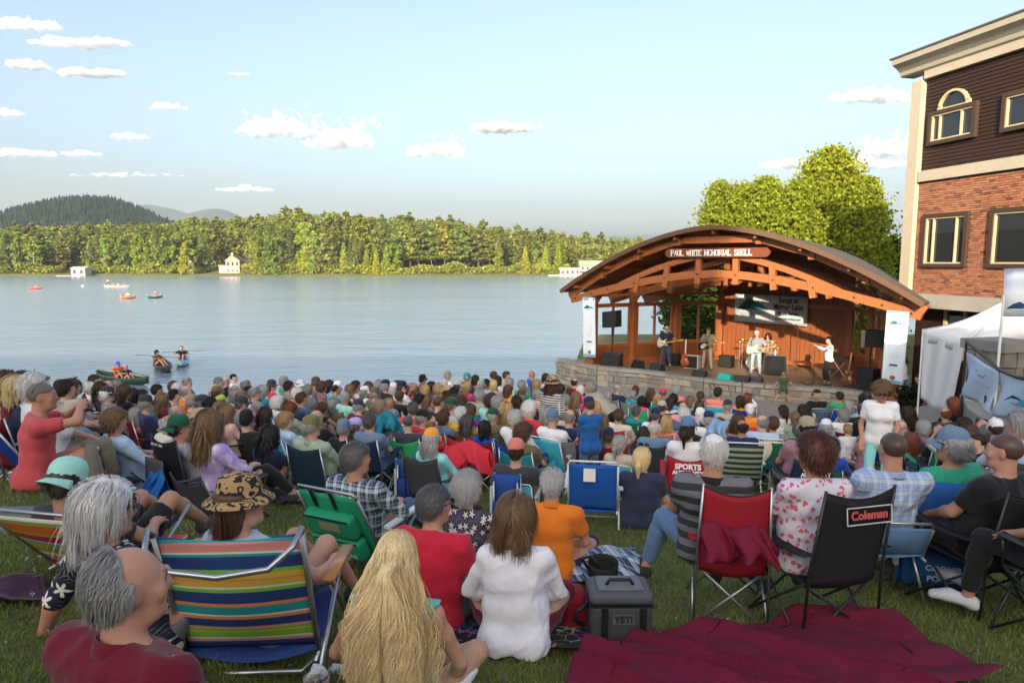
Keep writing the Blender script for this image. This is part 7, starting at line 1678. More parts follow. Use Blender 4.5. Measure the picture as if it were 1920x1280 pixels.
# the blonde woman's hair as real strands, half up with a black clip
def long_hair(J, parent, col):
    rg = np.random.default_rng(12); n = 5200; D = rg.normal(size=(n * 3, 3)); D /= np.linalg.norm(D, axis=1)[:, None]; Rt = HC + D * (HR_ + .008)
    ok = (Rt[:, 1] < .03) & (Rt[:, 2] > -.06) | (Rt[:, 2] > .075); Rt = Rt[ok][:n]; n = len(Rt)
    clip = A3(0, -.125, .030); L = rg.uniform(.38, .56, n) * np.where(rg.random(n) < .1, .7, 1); st = 22; pts = []
    up = (Rt[:, 2] > .0) & (rg.random(n) < .8); spread = np.clip(rg.normal(size=n) * .05, -.105, .105); off = rg.random(n) * .06
    ph = rg.integers(0, 40, n) * .7 + rg.normal(size=n) * .25; amp = rg.uniform(.008, .020, n); fr = rg.uniform(7, 11, n)
    for k in range(st + 1):
        t = k / st
        if k == 0: P = Rt.copy()
        else:
            tt = np.full(n, t)
            # path: root -> clip (upper hair) or straight back -> down the back
            a = np.clip(t / .22, 0, 1); q0 = np.where(up[:, None], clip + rg.normal(size=(n, 3)) * 0 + np.stack([spread * .22, -off * .4, spread * 0], 1), np.stack([Rt[:, 0] * 1.12 + .012 * np.sign(Rt[:, 0]), np.minimum(Rt[:, 1] - .03, -.035), Rt[:, 2] - .05], 1))
            mid = Rt * (1 - a) + q0 * a; e = (mid - HC) / HR_; r = np.linalg.norm(e, axis=1); inn = r < 1.1; mid[inn] = HC + e[inn] / r[inn][:, None] * 1.1 * HR_
            d = np.clip((t - .22) / .78, 0, 1); zf = q0[:, 2] - d * L
            xw = q0[:, 0] * (1 - .1 * d) + (spread * 1.0 + .018 * np.sign(spread)) * min(1, d * 1.9)
            yb = np.interp(d, [0, .18, .35, 1], [0, -.02, -.055, -.085]); yw = np.where(up, q0[:, 1] + yb - off, -.07 + yb * 1.1 - off + .25 * np.abs(xw) ** 1.3)
            P = mid if d <= 0 else np.stack([xw, yw, zf], 1)
            P = P + np.stack([np.sin(fr * d * L * 4 + ph), np.cos(fr * d * L * 4 + ph) * .7, 0 * ph], 1) * (amp * min(1, d * 2 + .05))[:, None]
        pts.append(P)
    Pt = np.stack(pts, 1); m = st + 1; T = np.gradient(Pt, axis=1); T /= np.maximum(np.linalg.norm(T, axis=2)[..., None], 1e-9); W = np.cross(T, A3(0, -1, .15)); W /= np.maximum(np.linalg.norm(W, axis=2)[..., None], 1e-9)
    w0 = .0020 * rg.uniform(.5, 1.3, n)[:, None, None] * np.linspace(1, .3, m)[None, :, None]; V = np.stack([Pt - W * w0, Pt + W * w0], 2).reshape(-1, 3); b = np.arange(n)[:, None] * (2 * m) + np.arange(m - 1)[None] * 2
    Q = np.stack([b, b + 1, b + 3, b + 2], -1).reshape(-1, 4); f = Field((-.16, -.2, -.12), (.16, .16, .18), .009); f.ell(HC, HR_ + .009, None, .01); X = np.stack(np.meshgrid(*f.ax, indexing='ij'), -1)
    f.F = np.maximum(f.F, np.minimum(.062 - X[..., 2], X[..., 1] + .0)).astype(np.float32); V2, Q2 = f.mesh()
    o = obj('hair', mesh_np('hair', np.concatenate([V, V2]), np.concatenate([Q, Q2 + len(V)]), True), M['blond_hair'], parent, col=col); o.matrix_local = Matrix.Translation(J['head']) @ Matrix(J['HR'].tolist()).to_4x4()
    c = MB(); c.lathe([(.004, -.012), (.018, -.008), (.02, .01), (.006, .016)], 10, (-.017, -.205, .036), Matrix.Rotation(R(60), 4, 'X')); c.lathe([(.004, -.012), (.018, -.008), (.02, .01), (.006, .016)], 10, (.019, -.205, .038), Matrix.Rotation(R(70), 4, 'X'))
    k = c.build('hair_clip', M['black_plastic'], parent, True); k.matrix_local = o.matrix_local.copy()
rt, J, _ = HERO['blonde']; long_hair(J, rt, (.82, .62, .32))

for nm, cc in (('burg', (.15, .008, .022)), ('orange', (.74, .19, .02)), ('redchair', (.02, .02, .022)), ('plaid', (.34, .44, .68)), ('hawaii', (.012, .016, .04)), ('sage', C3('sage', 1.1))):
    r, J, ch = HERO[nm]; obj('collar', collar_mesh(J), M['cloth'], ch['shirt'], col=cc)
# ------------------------------------------------------------------ hero chairs, blankets and gear
def ghit(px, py, h=0.0):
    r = ray(px, py); Y = np.linspace(1.0, 30, 3000); g = CAMZ + r[2] / r[1] * Y - ground(r[0] / r[1] * Y, Y) - h; i = int(np.argmax(g < 0)); y = Y[i]; return Vector((r[0] / r[1] * y, y, gz(r[0] / r[1] * y, y)))
def seat_under(name, fn, label, col, dz=0.0, dy=0.0, scale=1.0, rz=None):
    r, J, _ = HERO[name]; root = empty('camp_chair', r.location + Vector((0, 0, dz)), r.rotation_euler[2] if rz is None else rz, None, scale)
    fn(root); tag(root, label, 'chair', 'folding chairs on the lawn'); return root
def back_text(root, txt, size, z, y, col=(.8, .8, .8), x=0, bold=.003, rx=82): return lettering(txt, size, root, (x, y, z), (R(rx), 0, 0), col, bold=bold, extrude=.001)
def logo_box(root, z, y, w, h, frame, rx=82, x=0):
    M4 = Matrix.Translation((x, y, z)) @ Matrix.Rotation(R(rx), 4, 'X'); b = MB()
    for (c, s) in (((0, h/2, 0), (w, .006, .003)), ((0, -h/2, 0), (w, .006, .003)), ((-w/2, 0, 0), (.006, h, .003)), ((w/2, 0, 0), (.006, h, .003))): b.box(c, s)
    b.v = [tuple(M4 @ Vector(v)) for v in b.v]; b.build('print', M['paint'], root, col=frame)
RED = (.36, .018, .03)
c = seat_under('redchair', lambda r: quad_chair('metal', r, RED, .8, .40, 1.0, .43), 'red camp chair with grey legs under the white haired man', RED, dy=0)
# rolled nylon bag hanging on its back
c.location += Matrix.Rotation(c.rotation_euler[2], 3, 'Z') @ Vector((.13, -.02, 0))
e1 = seat_under('redhair', lambda r: quad_chair('dark_metal', r, C3('black', 1.3), .6, .40, 1.02, .50), 'tall black camp chair with a logo under the auburn haired woman', None)
e1.location += Vector((.06, -.03, 0)); e1.rotation_euler[2] += .3
back_text(e1, 'Coleman', .07, .88, -.385, (.55, .1, .1), .03, .003, 84); logo_box(e1, .88, -.386, .31, .10, (.7, .7, .7), 84, .03)
seat_under('bald', lambda r: quad_chair('dark_metal', r, C3('black', 1.2), .7, .40, .96, .58), 'black camp chair with a logo at the right edge', None); rb = [o for o in bpy.data.objects if o.get('label') == 'black camp chair with a logo at the right edge'][0]
back_text(rb, 'Coleman', .07, .80, -.40, (.6, .12, .12)); logo_box(rb, .80, -.401, .31, .10, (.7, .7, .7))
LB = (.13, .26, .46)
seat_under('plaid', lambda r: beach_chair('metal', r, LB, .40, .64, .44, fab='canvas', recl=.10, arm=False), 'light blue folding chair with thick silver legs under the plaid shirt man', None)
seat_under('greentee', lambda r: quad_chair('dark_metal', r, C3('black'), 1, .34, .46, .36), 'low black camp chair under the person in the green tee', None)
seat_under('edge', lambda r: quad_chair('dark_metal', r, C3('charcoal'), 1, .4, .85), 'charcoal camp chair cut off by the right edge', None)
seat_under('edgeback', lambda r: quad_chair('dark_metal', r, C3('forest'), 1, .4, .85), 'green camp chair cut off by the right edge', None)
q = seat_under('sportsred', lambda r: quad_chair('dark_metal', r, (.50, .02, .03), 1, .4, .86), 'bright red camp chair with white lettering under the blue capped woman', None)
back_text(q, 'SPORTS', .085, .76, -.41, (.85, .82, .82), 0, .004); back_text(q, 'AUTHORITY', .062, .69, -.415, (.85, .82, .82), 0, .003)
q = seat_under('mauve', lambda r: quad_chair('dark_metal', r, (.015, .035, .07), 1, .4, .84), 'dark blue camp chair with white lettering under the mauve tee man', None)
back_text(q, 'SPORTS', .085, .74, -.41, (.8, .8, .82), 0, .004); back_text(q, 'AUTHORITY', .062, .67, -.415, (.8, .8, .82), 0, .003)
seat_under('sage', lambda r: quad_chair('metal', r, (.012, .03, .055), .8, .32, .90, .6), 'navy camp chair with silver legs under the sage shirt man', None, scale=.92)
q = seat_under('greencap', lambda r: quad_chair('dark_metal', r, (.02, .02, .022), .7, .22, .86, .5), 'tall backed black and grey camp chair under the green capped man', None)
back_text(q, 'ARCTIC TREK', .035, .80, -.41, (.7, .7, .72), 0, .001)
sheet_part(lambda u, v: (-.17 + .34 * u, -.445 + .01 * math.sin(3.1 * u), .30 + .36 * v), 6, 6, 'mesh_panel', q, (.10, .10, .11))
seat_under('lavender', lambda r: quad_chair('dark_metal', r, C3('charcoal'), 1, .18, .5), 'low charcoal camp chair under the lavender tie dye top', None)
def scoop(r):
    beach_chair('dark_metal', r, (.33, .34, .35), .20, .74, .54, arm=False, recl=.34)
    for s in (-1, 1): MB().tube([(s * .275, .29, .24), (s * .28, -.05, .20), (s * .275, -.2, .25), (s * .275, -.54, .75)], .011, 6).build('trim', M['paint'], r, True, (.75, .16, .02))
seat_under('rednylon', scoop, 'grey low sling chair with orange trim at the left', None)
def gchair(r):
    g = (.02, .30, .15); beach_chair('metal', r, g, .20, .74, .56, recl=.26)
    MT = Matrix.Translation((0, -.20, .20)) @ Matrix.Rotation(math.atan2(.26, .54), 4, 'X')
    def pk(c, s, nm, col=g, mat='canvas'):
        b = MB(); f = Field(np.array(c) - np.array(s) * .6 - .03, np.array(c) + np.array(s) * .6 + .03, .012); a = np.array(c); h2 = np.array(s) / 2 - .03
        X = np.stack(np.meshgrid(*f.ax, indexing='ij'), -1); q = np.abs(X - a) - h2; f.F = (np.linalg.norm(np.maximum(q, 0), axis=-1) + np.minimum(q.max(-1), 0) - .03).astype(np.float32); V, Q = f.mesh(); V = V + vnormals(V, Q) * (.008 * vnoise(V * 16))[:, None]; V = [tuple(MT @ Vector(v)) for v in V]
        return obj(nm, mesh_np(nm, V, Q, True), M[mat], r, col=col)
    pk((0, -.05, .36), (.44, .10, .20), 'upper_pouch'); pk((0, -.055, .14), (.46, .11, .19), 'lower_pouch')
    for x in (-.12, .06):
        b = MB().box((x, -.02, .56), (.03, .01, .16)); b.v = [tuple(MT @ Vector(v)) for v in b.v]; b.build('strap', M['black_plastic'], r)
    for z in (.45, .225):
        b = MB().box((0, -.10, z), (.40, .008, .012)); b.v = [tuple(MT @ Vector(v)) for v in b.v]; b.build('zip', M['black_plastic'], r)
    b = MB().box((.02, -.105, .38), (.18, .004, .07)); b.v = [tuple(MT @ Vector(v)) for v in b.v]; b.build('badge', M['paint'], r, col=(.34, .27, .17))
    t = lettering('Time to Chill', .055, r, (0, 0, 0), col=(.6, .75, .65), bold=.001, extrude=.001); t.matrix_local = MT @ Matrix.Translation((.04, -.118, .12)) @ Matrix.Rotation(R(90), 4, 'X')
seat_under('greenchair', gchair, 'green backpack beach chair with pouches and white lettering', None)
# striped chair
def rainbow():
    m = bpy.data.materials.new('rainbow_stripes'); m.use_nodes = True; t = m.node_tree; t.nodes.clear(); tc = nd(t, 'ShaderNodeTexCoord'); sp = nd(t, 'ShaderNodeSeparateXYZ', i_0=tc.outputs['Object']); zz = ma(t, 'DIVIDE', ma(t, 'SUBTRACT', sp.outputs[2], .12), .70)
    cr = nd(t, 'ShaderNodeValToRGB', i_0=zz); cr.color_ramp.interpolation = 'CONSTANT'; N_, T_, P_, O_, Y_, G_, W_ = (.02, .05, .20), (.02, .33, .38), (.78, .30, .28), (.78, .28, .10), (.80, .48, .06), (.22, .55, .05), (.78, .76, .68)
    seq = [(0, N_), (.09, P_), (.12, W_), (.135, G_), (.19, Y_), (.20, G_), (.225, P_), (.25, N_), (.32, O_), (.345, W_), (.36, T_), (.43, O_), (.46, N_), (.55, G_), (.575, W_), (.59, Y_), (.635, O_), (.645, Y_), (.69, G_), (.72, N_), (.81, T_), (.83, W_), (.845, P_), (.92, T_), (.945, N_)]
    el = cr.color_ramp.elements; el[0].position = 0; el[0].color = (*N_, 1); el[1].position = .999; el[1].color = (*N_, 1)
    for p_, c_ in seq[1:]: e = el.new(p_); e.color = (*c_, 1)
    bs = nd(t, 'ShaderNodeBsdfPrincipled', i_Base_Color=cr.outputs[0], i_Roughness=.75); nz = nd(t, 'ShaderNodeTexNoise', i_Vector=tc.outputs['Object'], i_Scale=9.0); b = nd(t, 'ShaderNodeBump', i_Height=nz.outputs[0], i_Strength=.2, i_Distance=.02); t.links.new(b.outputs[0], bs.inputs['Normal']); nd(t, 'ShaderNodeOutputMaterial', i_Surface=bs.outputs[0]); return m
def two_rainbow():
    m = rainbow().copy(); m.name = 'sunset_stripes'; cr = [n for n in m.node_tree.nodes if n.type == 'VALTORGB'][0]
    for i, e in enumerate(cr.color_ramp.elements): e.color = [(.7, .14, .02, 1), (.35, .45, .03, 1), (.12, .38, .48, 1), (.72, .66, .5, 1), (.4, .02, .05, 1), (.3, .42, .02, 1)][i % 6]
    return m
M['rainbow'] = rainbow(); M['sunset'] = two_rainbow()
def schair(r):
    W = .60; w = .30; H = .80; seat = .14; y0, y1 = -.17, -.42
    bk = lambda u, v: (-w + W * u, y0 + (y1 - y0) * v - .05 * math.sin(math.pi * u) * math.sin(math.pi * min(v * 1.1, 1)), seat + (H - seat) * v - .03 * math.sin(math.pi * u) * v)
    b = MB(); b.sheet(bk, 14, 24, .005); b.build('backrest', M['rainbow'], r, True)
    b = MB(); b.sheet(lambda u, v: (-w + W * u, -.20 + .52 * v, seat - .01 + .07 * v - .06 * math.sin(math.pi * u)), 8, 8, .005); b.build('seat', M['rainbow'], r, True)
    for s in (-1, 1):
        MB().tube([(s * w, y0, seat - .04), (s * w, y1, H)], .0125, 10).build('back_tube', M['metal'], r, True); MB().tube([(s * w, .33, .20), (s * w, -.24, .09)], .0125, 10).build('seat_tube', M['metal'], r, True)
        MB().tube([(s * (w + .04), .22, .42), (s * (w + .03), -.42, .015)], .0125, 10).build('leg', M['metal'], r, True); MB().tube([(s * (w + .03), -.02, .40), (s * (w + .03), .32, .015)], .0125, 10).build('leg', M['metal'], r, True)
        a = MB(); a.prism([(-.032, 0), (-.026, .012), (.026, .012), (.032, 0), (.026, -.012), (-.026, -.012)], -.20, .30); a.v = [tuple(Matrix.Translation((s * (w + .05), .02, .44)) @ Matrix.Rotation(R(-6), 4, 'X') @ Vector(v)) for v in a.v]; a.build('armrest', pmat('varnished_wood', (.50, .20, .05), .4, .25, 6, .05, stretch=(8, 1, 8), coat=.3), r, True)
    MB().tube([(-w, y1, H), (-w - .01, y1 - .03, H + .035), (-w + .01, y1 - .10, H - .02), (-w + .10, y1 - .13, H - .10), (0, y1 - .14, H - .125), (w - .10, y1 - .13, H - .10), (w - .01, y1 - .10, H - .02), (w + .01, y1 - .03, H + .035), (w, y1, H)], .0135, 10).build('head_bar', M['metal'], r, True)
    MB().tube([(-w - .03, -.42, .015), (w + .03, -.42, .015)], .0125, 10).build('rear_bar', M['metal'], r, True); MB().tube([(-w, -.20, .10), (-w + .06, -.26, .06), (w - .06, -.26, .06), (w, -.20, .10)], .0125, 10).build('lower_bar', M['metal'], r, True)
q = seat_under('zebra', schair, 'multicoloured striped beach chair with wooden arms and bent head bar', None); q.rotation_euler[2] = .06; q.location += Vector((.0, -.07, 0)); q.scale = (1.06, 1.06, 1.02)
def schair2(r):
    beach_chair('metal', r, (.5, .3, .1), .12, .56, .58, arm=False, recl=.36)
    for o in r.children:
        if o.get('fabric'): o.data.materials.clear(); o.data.materials.append(M['sunset'])
seat_under('mintcap', schair2, 'orange and green striped sling chair at the left edge', None)
# empty blue chair in the middle
k = ghit(1112, 985); e2 = empty('lawn_chair', k, -.15); beach_chair('white_metal', e2, (.02, .12, .50), .26, .84, .54, recl=.2); tag(e2, 'empty blue lawn chair with white frame and a paper tag', 'chair', 'folding chairs on the lawn')
b = MB(); b.sheet(lambda u, v: (-.1 + .13 * u, -.43 + .02 * v, .66 + .14 * v), 3, 3, .003); b.build('paper_tag', M['paint'], e2, col=(.75, .72, .65))
# folded chairs standing in the grass
def folded(label, px, py, rz, col, h=.72, w=.26, txt=None):
    k = ghit(px, py); r = empty('folded_chair', k, rz)
    for s in (-1, 1):
        MB().tube([(s * w, 0, .0), (s * w, .03, h * .6), (s * w * .94, .05, h), ], .0115, 8).build('tube', M['metal'], r, True); MB().tube([(s * w * .86, -.05, .0), (s * w * .86, -.06, h * .9)], .0115, 8).build('tube', M['metal'], r, True)
        MB().box((s * (w + .01), -.02, h * .52), (.03, .07, h * .55)).build('armrest', M['plastic'], r, col=(.5, .53, .56))
    b = MB(); b.sheet(lambda u, v: (-w + 2 * w * u, .01 - .05 * math.sin(math.pi * u) * math.sin(math.pi * v) - .02 * math.sin(9 * v), .06 + (h - .06) * v), 8, 12, .02); b.build('fabric', M['canvas'], r, True, col)
    b = MB(); b.sheet(lambda u, v: (-w * .9 + 1.8 * w * u, -.07 - .06 * math.sin(math.pi * u) * math.sin(math.pi * v), .08 + .3 * v), 8, 6, .03); b.build('pouch', M['canvas'], r, True, tuple(np.array(col) * .8))
    if txt:
        for i, tx in enumerate(txt): lettering(tx, .06, r, (0, -.165, .26 - .08 * i), (R(90), 0, 0), (.5, .6, .8), bold=.001, extrude=.001)
    return tag(r, label, 'chair', 'folding chairs on the lawn')
folded('folded blue backpack chair with a printed pouch standing in the grass', 1752, 1112, -.3, (.02, .11, .36), .86, .27, ('COOLER', 'POUCH'))
folded('folded blue chair behind the white blouse woman', 950, 1000, -.2, (.02, .07, .30), .66, .15)
folded('folded blue chair behind the red shirted man', 765, 945, .2, (.02, .06, .26), .62, .15)
# blankets
def ground_sheet(name, label, corners, mat, col, amp=.02, n=40, thick=.006, lift=.02, ruck=0.0, seed=1, cat='blanket'):
    tl, tr, br, bl = [ghit(*c) for c in corners]; o = (tl + tr + br + bl) / 4; r = empty(name, (o.x, o.y, gz(o.x, o.y)))
    P = []
    for j in range(n + 1):
        for i in range(n + 1): P.append(tl.lerp(tr, i / n).lerp(bl.lerp(br, i / n), j / n))
    P = np.array([tuple(p) for p in P]); u = np.tile(np.arange(n + 1) / n, n + 1); v = np.repeat(np.arange(n + 1) / n, n + 1)
    ed = np.minimum(np.minimum(u, 1 - u), np.minimum(v, 1 - v)); P[:, 0] += .12 * vnoise(P * 2.2 + seed) * (ed < .12); P[:, 1] += .12 * vnoise(P * 2.2 + seed + 9) * (ed < .12)
    Z = ground(P[:, 0], P[:, 1]) + lift; Q3 = P.copy(); Q3[:, 2] = 0
    w = np.abs(vnoise(Q3 * A3(3.1, 3.1, 1) + seed * 5)) * amp * 3 + np.clip(1 - 5 * np.abs(vnoise((Q3 @ rotm(.9)) * A3(3.4, .8, 1) + seed)), 0, 1) ** 1.5 * amp * 2.4 + np.abs(vnoise((Q3 @ rotm(.7)) * A3(9, 2.2, 1) + seed)) * amp * 1.5 + vnoise(Q3 * 12 + 3) * amp * .4
    w = w + ruck * np.exp(-((u - .62) / .05) ** 2 - ((v - .08) / .12) ** 2)
    P[:, 2] = Z + np.maximum(w, -.01); P -= np.array(r.location)
    i = (np.arange(n)[None] + np.arange(n)[:, None] * (n + 1)).ravel(); Fq = np.stack([i + n + 1, i + n + 2, i + 1, i], 1)
    V2 = P - A3(0, 0, thick); m = len(P); rim = []
    rimi = list(range(n + 1)) + [j * (n + 1) + n for j in range(1, n + 1)] + [n * (n + 1) + k2 for k2 in range(n - 1, -1, -1)] + [j * (n + 1) for j in range(n - 1, 0, -1)]
    rim = np.array([(a, b2, m + b2, m + a) for a, b2 in zip(rimi, rimi[1:] + rimi[:1])])
    obj('cloth', mesh_np(name, np.concatenate([P, V2]), np.concatenate([Fq, Fq[:, ::-1] + m, rim]), True), mat, r, col=col); return tag(r, label, cat)
def scribble():
    m = bpy.data.materials.new('scribble_print'); m.use_nodes = True; t = m.node_tree; t.nodes.clear(); tc = nd(t, 'ShaderNodeTexCoord'); col = None
    v = nd(t, 'ShaderNodeTexVoronoi', i_Vector=tc.outputs['Object'], i_Scale=11.0, feature='DISTANCE_TO_EDGE'); cell = nd(t, 'ShaderNodeTexVoronoi', i_Vector=tc.outputs['Object'], i_Scale=4.0)
    hsv = nd(t, 'ShaderNodeHueSaturation', i_Color=cell.outputs['Color'], i_Saturation=1.3, i_Value=.5); ln = ma(t, 'LESS_THAN', v.outputs[0], .055); nz = nd(t, 'ShaderNodeTexNoise', i_Vector=tc.outputs['Object'], i_Scale=5.0); ln = ma(t, 'MULTIPLY', ln, ma(t, 'GREATER_THAN', nz.outputs[0], .48))
    mx = nd(t, 'ShaderNodeMix', data_type='RGBA'); t.links.new(ln, mx.inputs[0]); mx.inputs[6].default_value = (.018, .014, .018, 1); t.links.new(hsv.outputs[0], mx.inputs[7]); bs = nd(t, 'ShaderNodeBsdfPrincipled', i_Base_Color=mx.outputs[2], i_Roughness=.9); nd(t, 'ShaderNodeOutputMaterial', i_Surface=bs.outputs[0]); return m
ground_sheet('picnic_blanket', 'black blanket with coloured scribble print under the white blouse woman', ((840, 1110), (1085, 1120), (1140, 1232), (845, 1222)), scribble(), None, .012, 36, lift=.03)
ground_sheet('fleece_blanket', 'large burgundy fleece blanket spread on the grass at bottom right', ((1090, 1228), (1610, 1152), (1880, 1290), (1000, 1500)), pmat('fleece', None, .95, .12, 6, .4, bscale=60), (.15, .006, .028), .034, 90, lift=.05, ruck=.0, seed=3)
ground_sheet('purple_cloth', 'dark purple cloth lying on the grass at the left edge', ((-60, 1100), (100, 1098), (95, 1135), (-60, 1150)), M['cloth'], (.05, .012, .045), .02, 20, seed=4, cat='cloth')
ground_sheet('plaid_blanket', 'blue plaid blanket beside the cooler', ((1090, 1065), (1185, 1065), (1200, 1105), (1080, 1108)), M['plaid'], (.02, .06, .14), .05, 24, lift=.05, seed=6)
ground_sheet('green_mat', 'green cloth on the grass beside the orange polo man', ((1085, 1050), (1130, 1050), (1130, 1080), (1085, 1080)), M['cloth'], (.02, .2, .1), .01, 10, seed=7, cat='cloth')
ground_sheet('red_blanket', 'red and black blanket under the navy camp chair', ((505, 918), (560, 915), (590, 945), (510, 950)), M['wide'], (.55, .05, .02), .02, 16, seed=8)
# cooler
def rbox(c, s, r, h=.012, amp=0.0):
    c = np.array(c, float); s = np.array(s, float); f = Field(c - s / 2 - .03, c + s / 2 + .03, h); X = np.stack(np.meshgrid(*f.ax, indexing='ij'), -1); q = np.abs(X - c) - (s / 2 - r); f.F = (np.linalg.norm(np.maximum(q, 0), axis=-1) + np.minimum(q.max(-1), 0) - r).astype(np.float32); V, Q = f.mesh()
    if amp: V = V + vnormals(V, Q) * (amp * vnoise(V * 9))[:, None]
    return mesh_np('rounded', V, Q, True)
k = ghit(1165, 1214); cl = empty('cooler', k, .0); tag(cl, 'dark grey soft cooler with a black handle on the grass', 'cooler')
G1 = (.055, .058, .064); M['cooler'] = pmat('cooler_fabric', None, .6, .1, 30, .15)
obj('body', rbox((0, .13, .13), (.37, .25, .25), .03), M['cooler'], cl, col=G1); obj('lid', rbox((0, .13, .292), (.38, .26, .075), .03), M['cooler'], cl, col=(.085, .09, .1)); MB().box((0, .13, .252), (.376, .256, .012)).build('zip', M['black_plastic'], cl)
obj('lid_panel', rbox((0, .13, .335), (.28, .18, .02), .008), M['cooler'], cl, col=(.14, .15, .165)); MB().tube([(-.08, .1, .34), (-.06, .1, .375), (.06, .1, .375), (.08, .1, .34)], .011, 8).build('handle', M['black_plastic'], cl, True)
MB().box((.01, .002, .175), (.125, .008, .062)).build('logo_plate', M['plastic'], cl, col=(.12, .125, .135)); lettering('YETI', .055, cl, (.01, -.004, .175), col=(.03, .03, .033), bold=.003, extrude=.002)
for x in (-.10, .125):
    st = MB().box((x, .0, .14), (.04, .012, .2)).build('strap', M['black_plastic'], cl)
    for i in range(5): MB().box((x, -.008, .06 + .038 * i), (.034, .01, .008)).build('loop', M['black_plastic'], st)
MB().tube([(-.185, .1, .22), (-.25, .08, .19), (-.27, .08, .13), (-.22, .09, .09)], .014, 8).build('shoulder_strap', M['black_plastic'], cl, True)
k = ghit(1130, 1118); bg = empty('tote_bag', k); tag(bg, 'open black bag standing behind the cooler', 'bag')
b = MB(); b.sheet(lambda u, v: (.10 * math.cos(6.283 * u) * (1 + .1 * v), .10 * math.sin(6.283 * u) * (1 + .1 * v), .27 * v + .015 * math.sin(6.283 * u)), 20, 6, .006); b.build('wall', M['canvas'], bg, True, (.02, .022, .022)); MB().lathe([(.1, 0), (.1, .01)], 20).build('base', M['canvas'], bg, col=(.02, .02, .02)); MB().tube([(-.1, 0, .2), (-.16, -.02, .3), (-.1, -.04, .33), (-.02, -.09, .27)], .012, 6).build('strap', M['black_plastic'], bg, True)
k = ghit(1075, 1175); rb2 = obj('backpack', rbox((0, 0, .13), (.16, .2, .26), .05, .014, .05), M['canvas'], None, loc=k, col=(.30, .015, .03)); tag(rb2, 'red backpack between the white blouse and the cooler', 'bag'); MB().box((.02, -.103, .15), (.1, .006, .12)).build('pocket', M['canvas'], rb2, col=(.22, .01, .02))
k = ghit(595, 1310); bk = empty('paper_cup', k); MB().lathe([(.045, 0), (.06, .11), (.056, .11), (.042, .01)], 16).build('cup', M['paint'], bk, True, (.6, .42, .36)); tag(bk, 'paper tub with a crumpled napkin in the grass', 'cup')
def crumple(name, label, loc, s, col, seed):
    f = Field((-.2, -.2, -.1), (.2, .2, .15), .012); f.ell((0, 0, .02), s, None, .01); V, Q = f.mesh(); V = V + vnormals(V, Q) * (.06 * vnoise(V * 22 + seed) + .03 * vnoise(V * 45 + seed))[:, None]; return tag(obj(name, mesh_np(name, V, Q), M['paint'], None, loc=loc, col=col), label, 'paper')
nap = crumple('napkin', 'white napkin sticking out of the paper tub', k + Vector((0, 0, .11)), (.04, .04, .05), (.75, .75, .76), 3); crumple('napkin', 'crumpled white napkin on the grass beside the blonde woman', ghit(655, 1262), (.09, .06, .03), (.76, .76, .78), 5)
crumple('white_bag', 'white plastic bag on the ground at the left edge', ghit(25, 885), (.16, .1, .08), (.72, .72, .75), 9)
# stone ledges on the left terrace
def rock(label, px, py, s, seed, rz=0, col=(.16, .155, .15)):
    k = ghit(px, py); f = Field(-np.array(s) - .1, np.array(s) + .1, max(s) / 22); f.ell((0, 0, 0), s, None, .01); X = np.stack(np.meshgrid(*f.ax, indexing='ij'), -1); f.F = np.maximum(f.F, X[..., 2] - s[2] * .62).astype(np.float32); V, Q = f.mesh(); V = V + vnormals(V, Q) * (.09 * vnoise(V * 5 + seed) + .03 * vnoise(V * 14 + seed))[:, None] * min(1, max(s) * 2)
    return tag(obj('stone_ledge', mesh_np('stone_ledge', V, Q, True), M['rock'], None, loc=k + Vector((0, 0, s[2] * .25)), rot=(0, 0, rz), col=col), label, 'rock')
rock('flat grey stone ledge under the coral shirted man', 120, 905, (.62, .35, .16), 2); rock('low grey stone in the grass behind the striped sling chair', 40, 985, (.35, .25, .1), 5); rock('grey stone step at the left edge below the blonde bob woman', 10, 890, (.5, .3, .12), 8); rock('small pale stone under the blue bag', 270, 960, (.2, .14, .07), 12, col=(.3, .27, .2))
# bags, bottles and a tote carried in the crowd
tb = HERO['knit'][0]; o = empty('tote_bag', tb.location, tb.rotation_euler[2]); b = MB(); b.sheet(lambda u, v: (.24 + .05 * math.sin(math.pi * u), -.16 + .32 * u, .62 + .36 * v), 8, 6, .03); b.build('bag', M['canvas'], o, True, (.66, .60, .48)); MB().tube([(.25, -.1, .97), (.2, -.05, 1.36), (.2, .05, 1.36), (.25, .1, .97)], .012, 6).build('handle', M['canvas'], o, True, (.66, .60, .48)); tag(o, 'cream tote bag on the shoulder of the woman in black knit', 'bag')
def red_cover(label, px, py, D, s, col, seed, name='jacket'):
    """cloth hung over a chair back: two falls of folds over a top edge"""
    p0 = at(px, py, D); rg = np.random.default_rng(seed); ph = rg.uniform(0, 6, 6); r = empty(name, p0, rg.uniform(-.4, .2)); w, d, hh = s
    def fn(u, v):
        a = (v - .5) * 2; fall = abs(a) ** .9; x = (u - .5) * 2 * w * (1 + .12 * fall) + .03 * math.sin(v * 9 + ph[0]); fold = .045 * math.sin(u * 13 + ph[1]) * fall + .03 * math.sin(u * 23 + v * 4 + ph[2]) * fall
        y = d * .35 * a + (fold if a < 0 else -fold) - .25 * d * math.copysign(fall, -a) * .3; z = hh * (.5 - fall * (1.0 + .16 * math.sin(u * 7 + ph[3]))) + .03 * math.sin(u * 8 + ph[4]) - .05 * abs(2 * u - 1) ** 2; return (x, y * 1.4, z)
    b = MB(); b.sheet(fn, 26, 22, .012); b.build('cloth', M['canvas'], r, True, col); return tag(r, label, name if name != 'hung_bag' else 'bag')
red_cover('burgundy nylon bag hanging low on the back of the red chair', 1385, 1012, 4.02, (.19, .12, .19), (.17, .008, .03), 11, 'hung_bag')
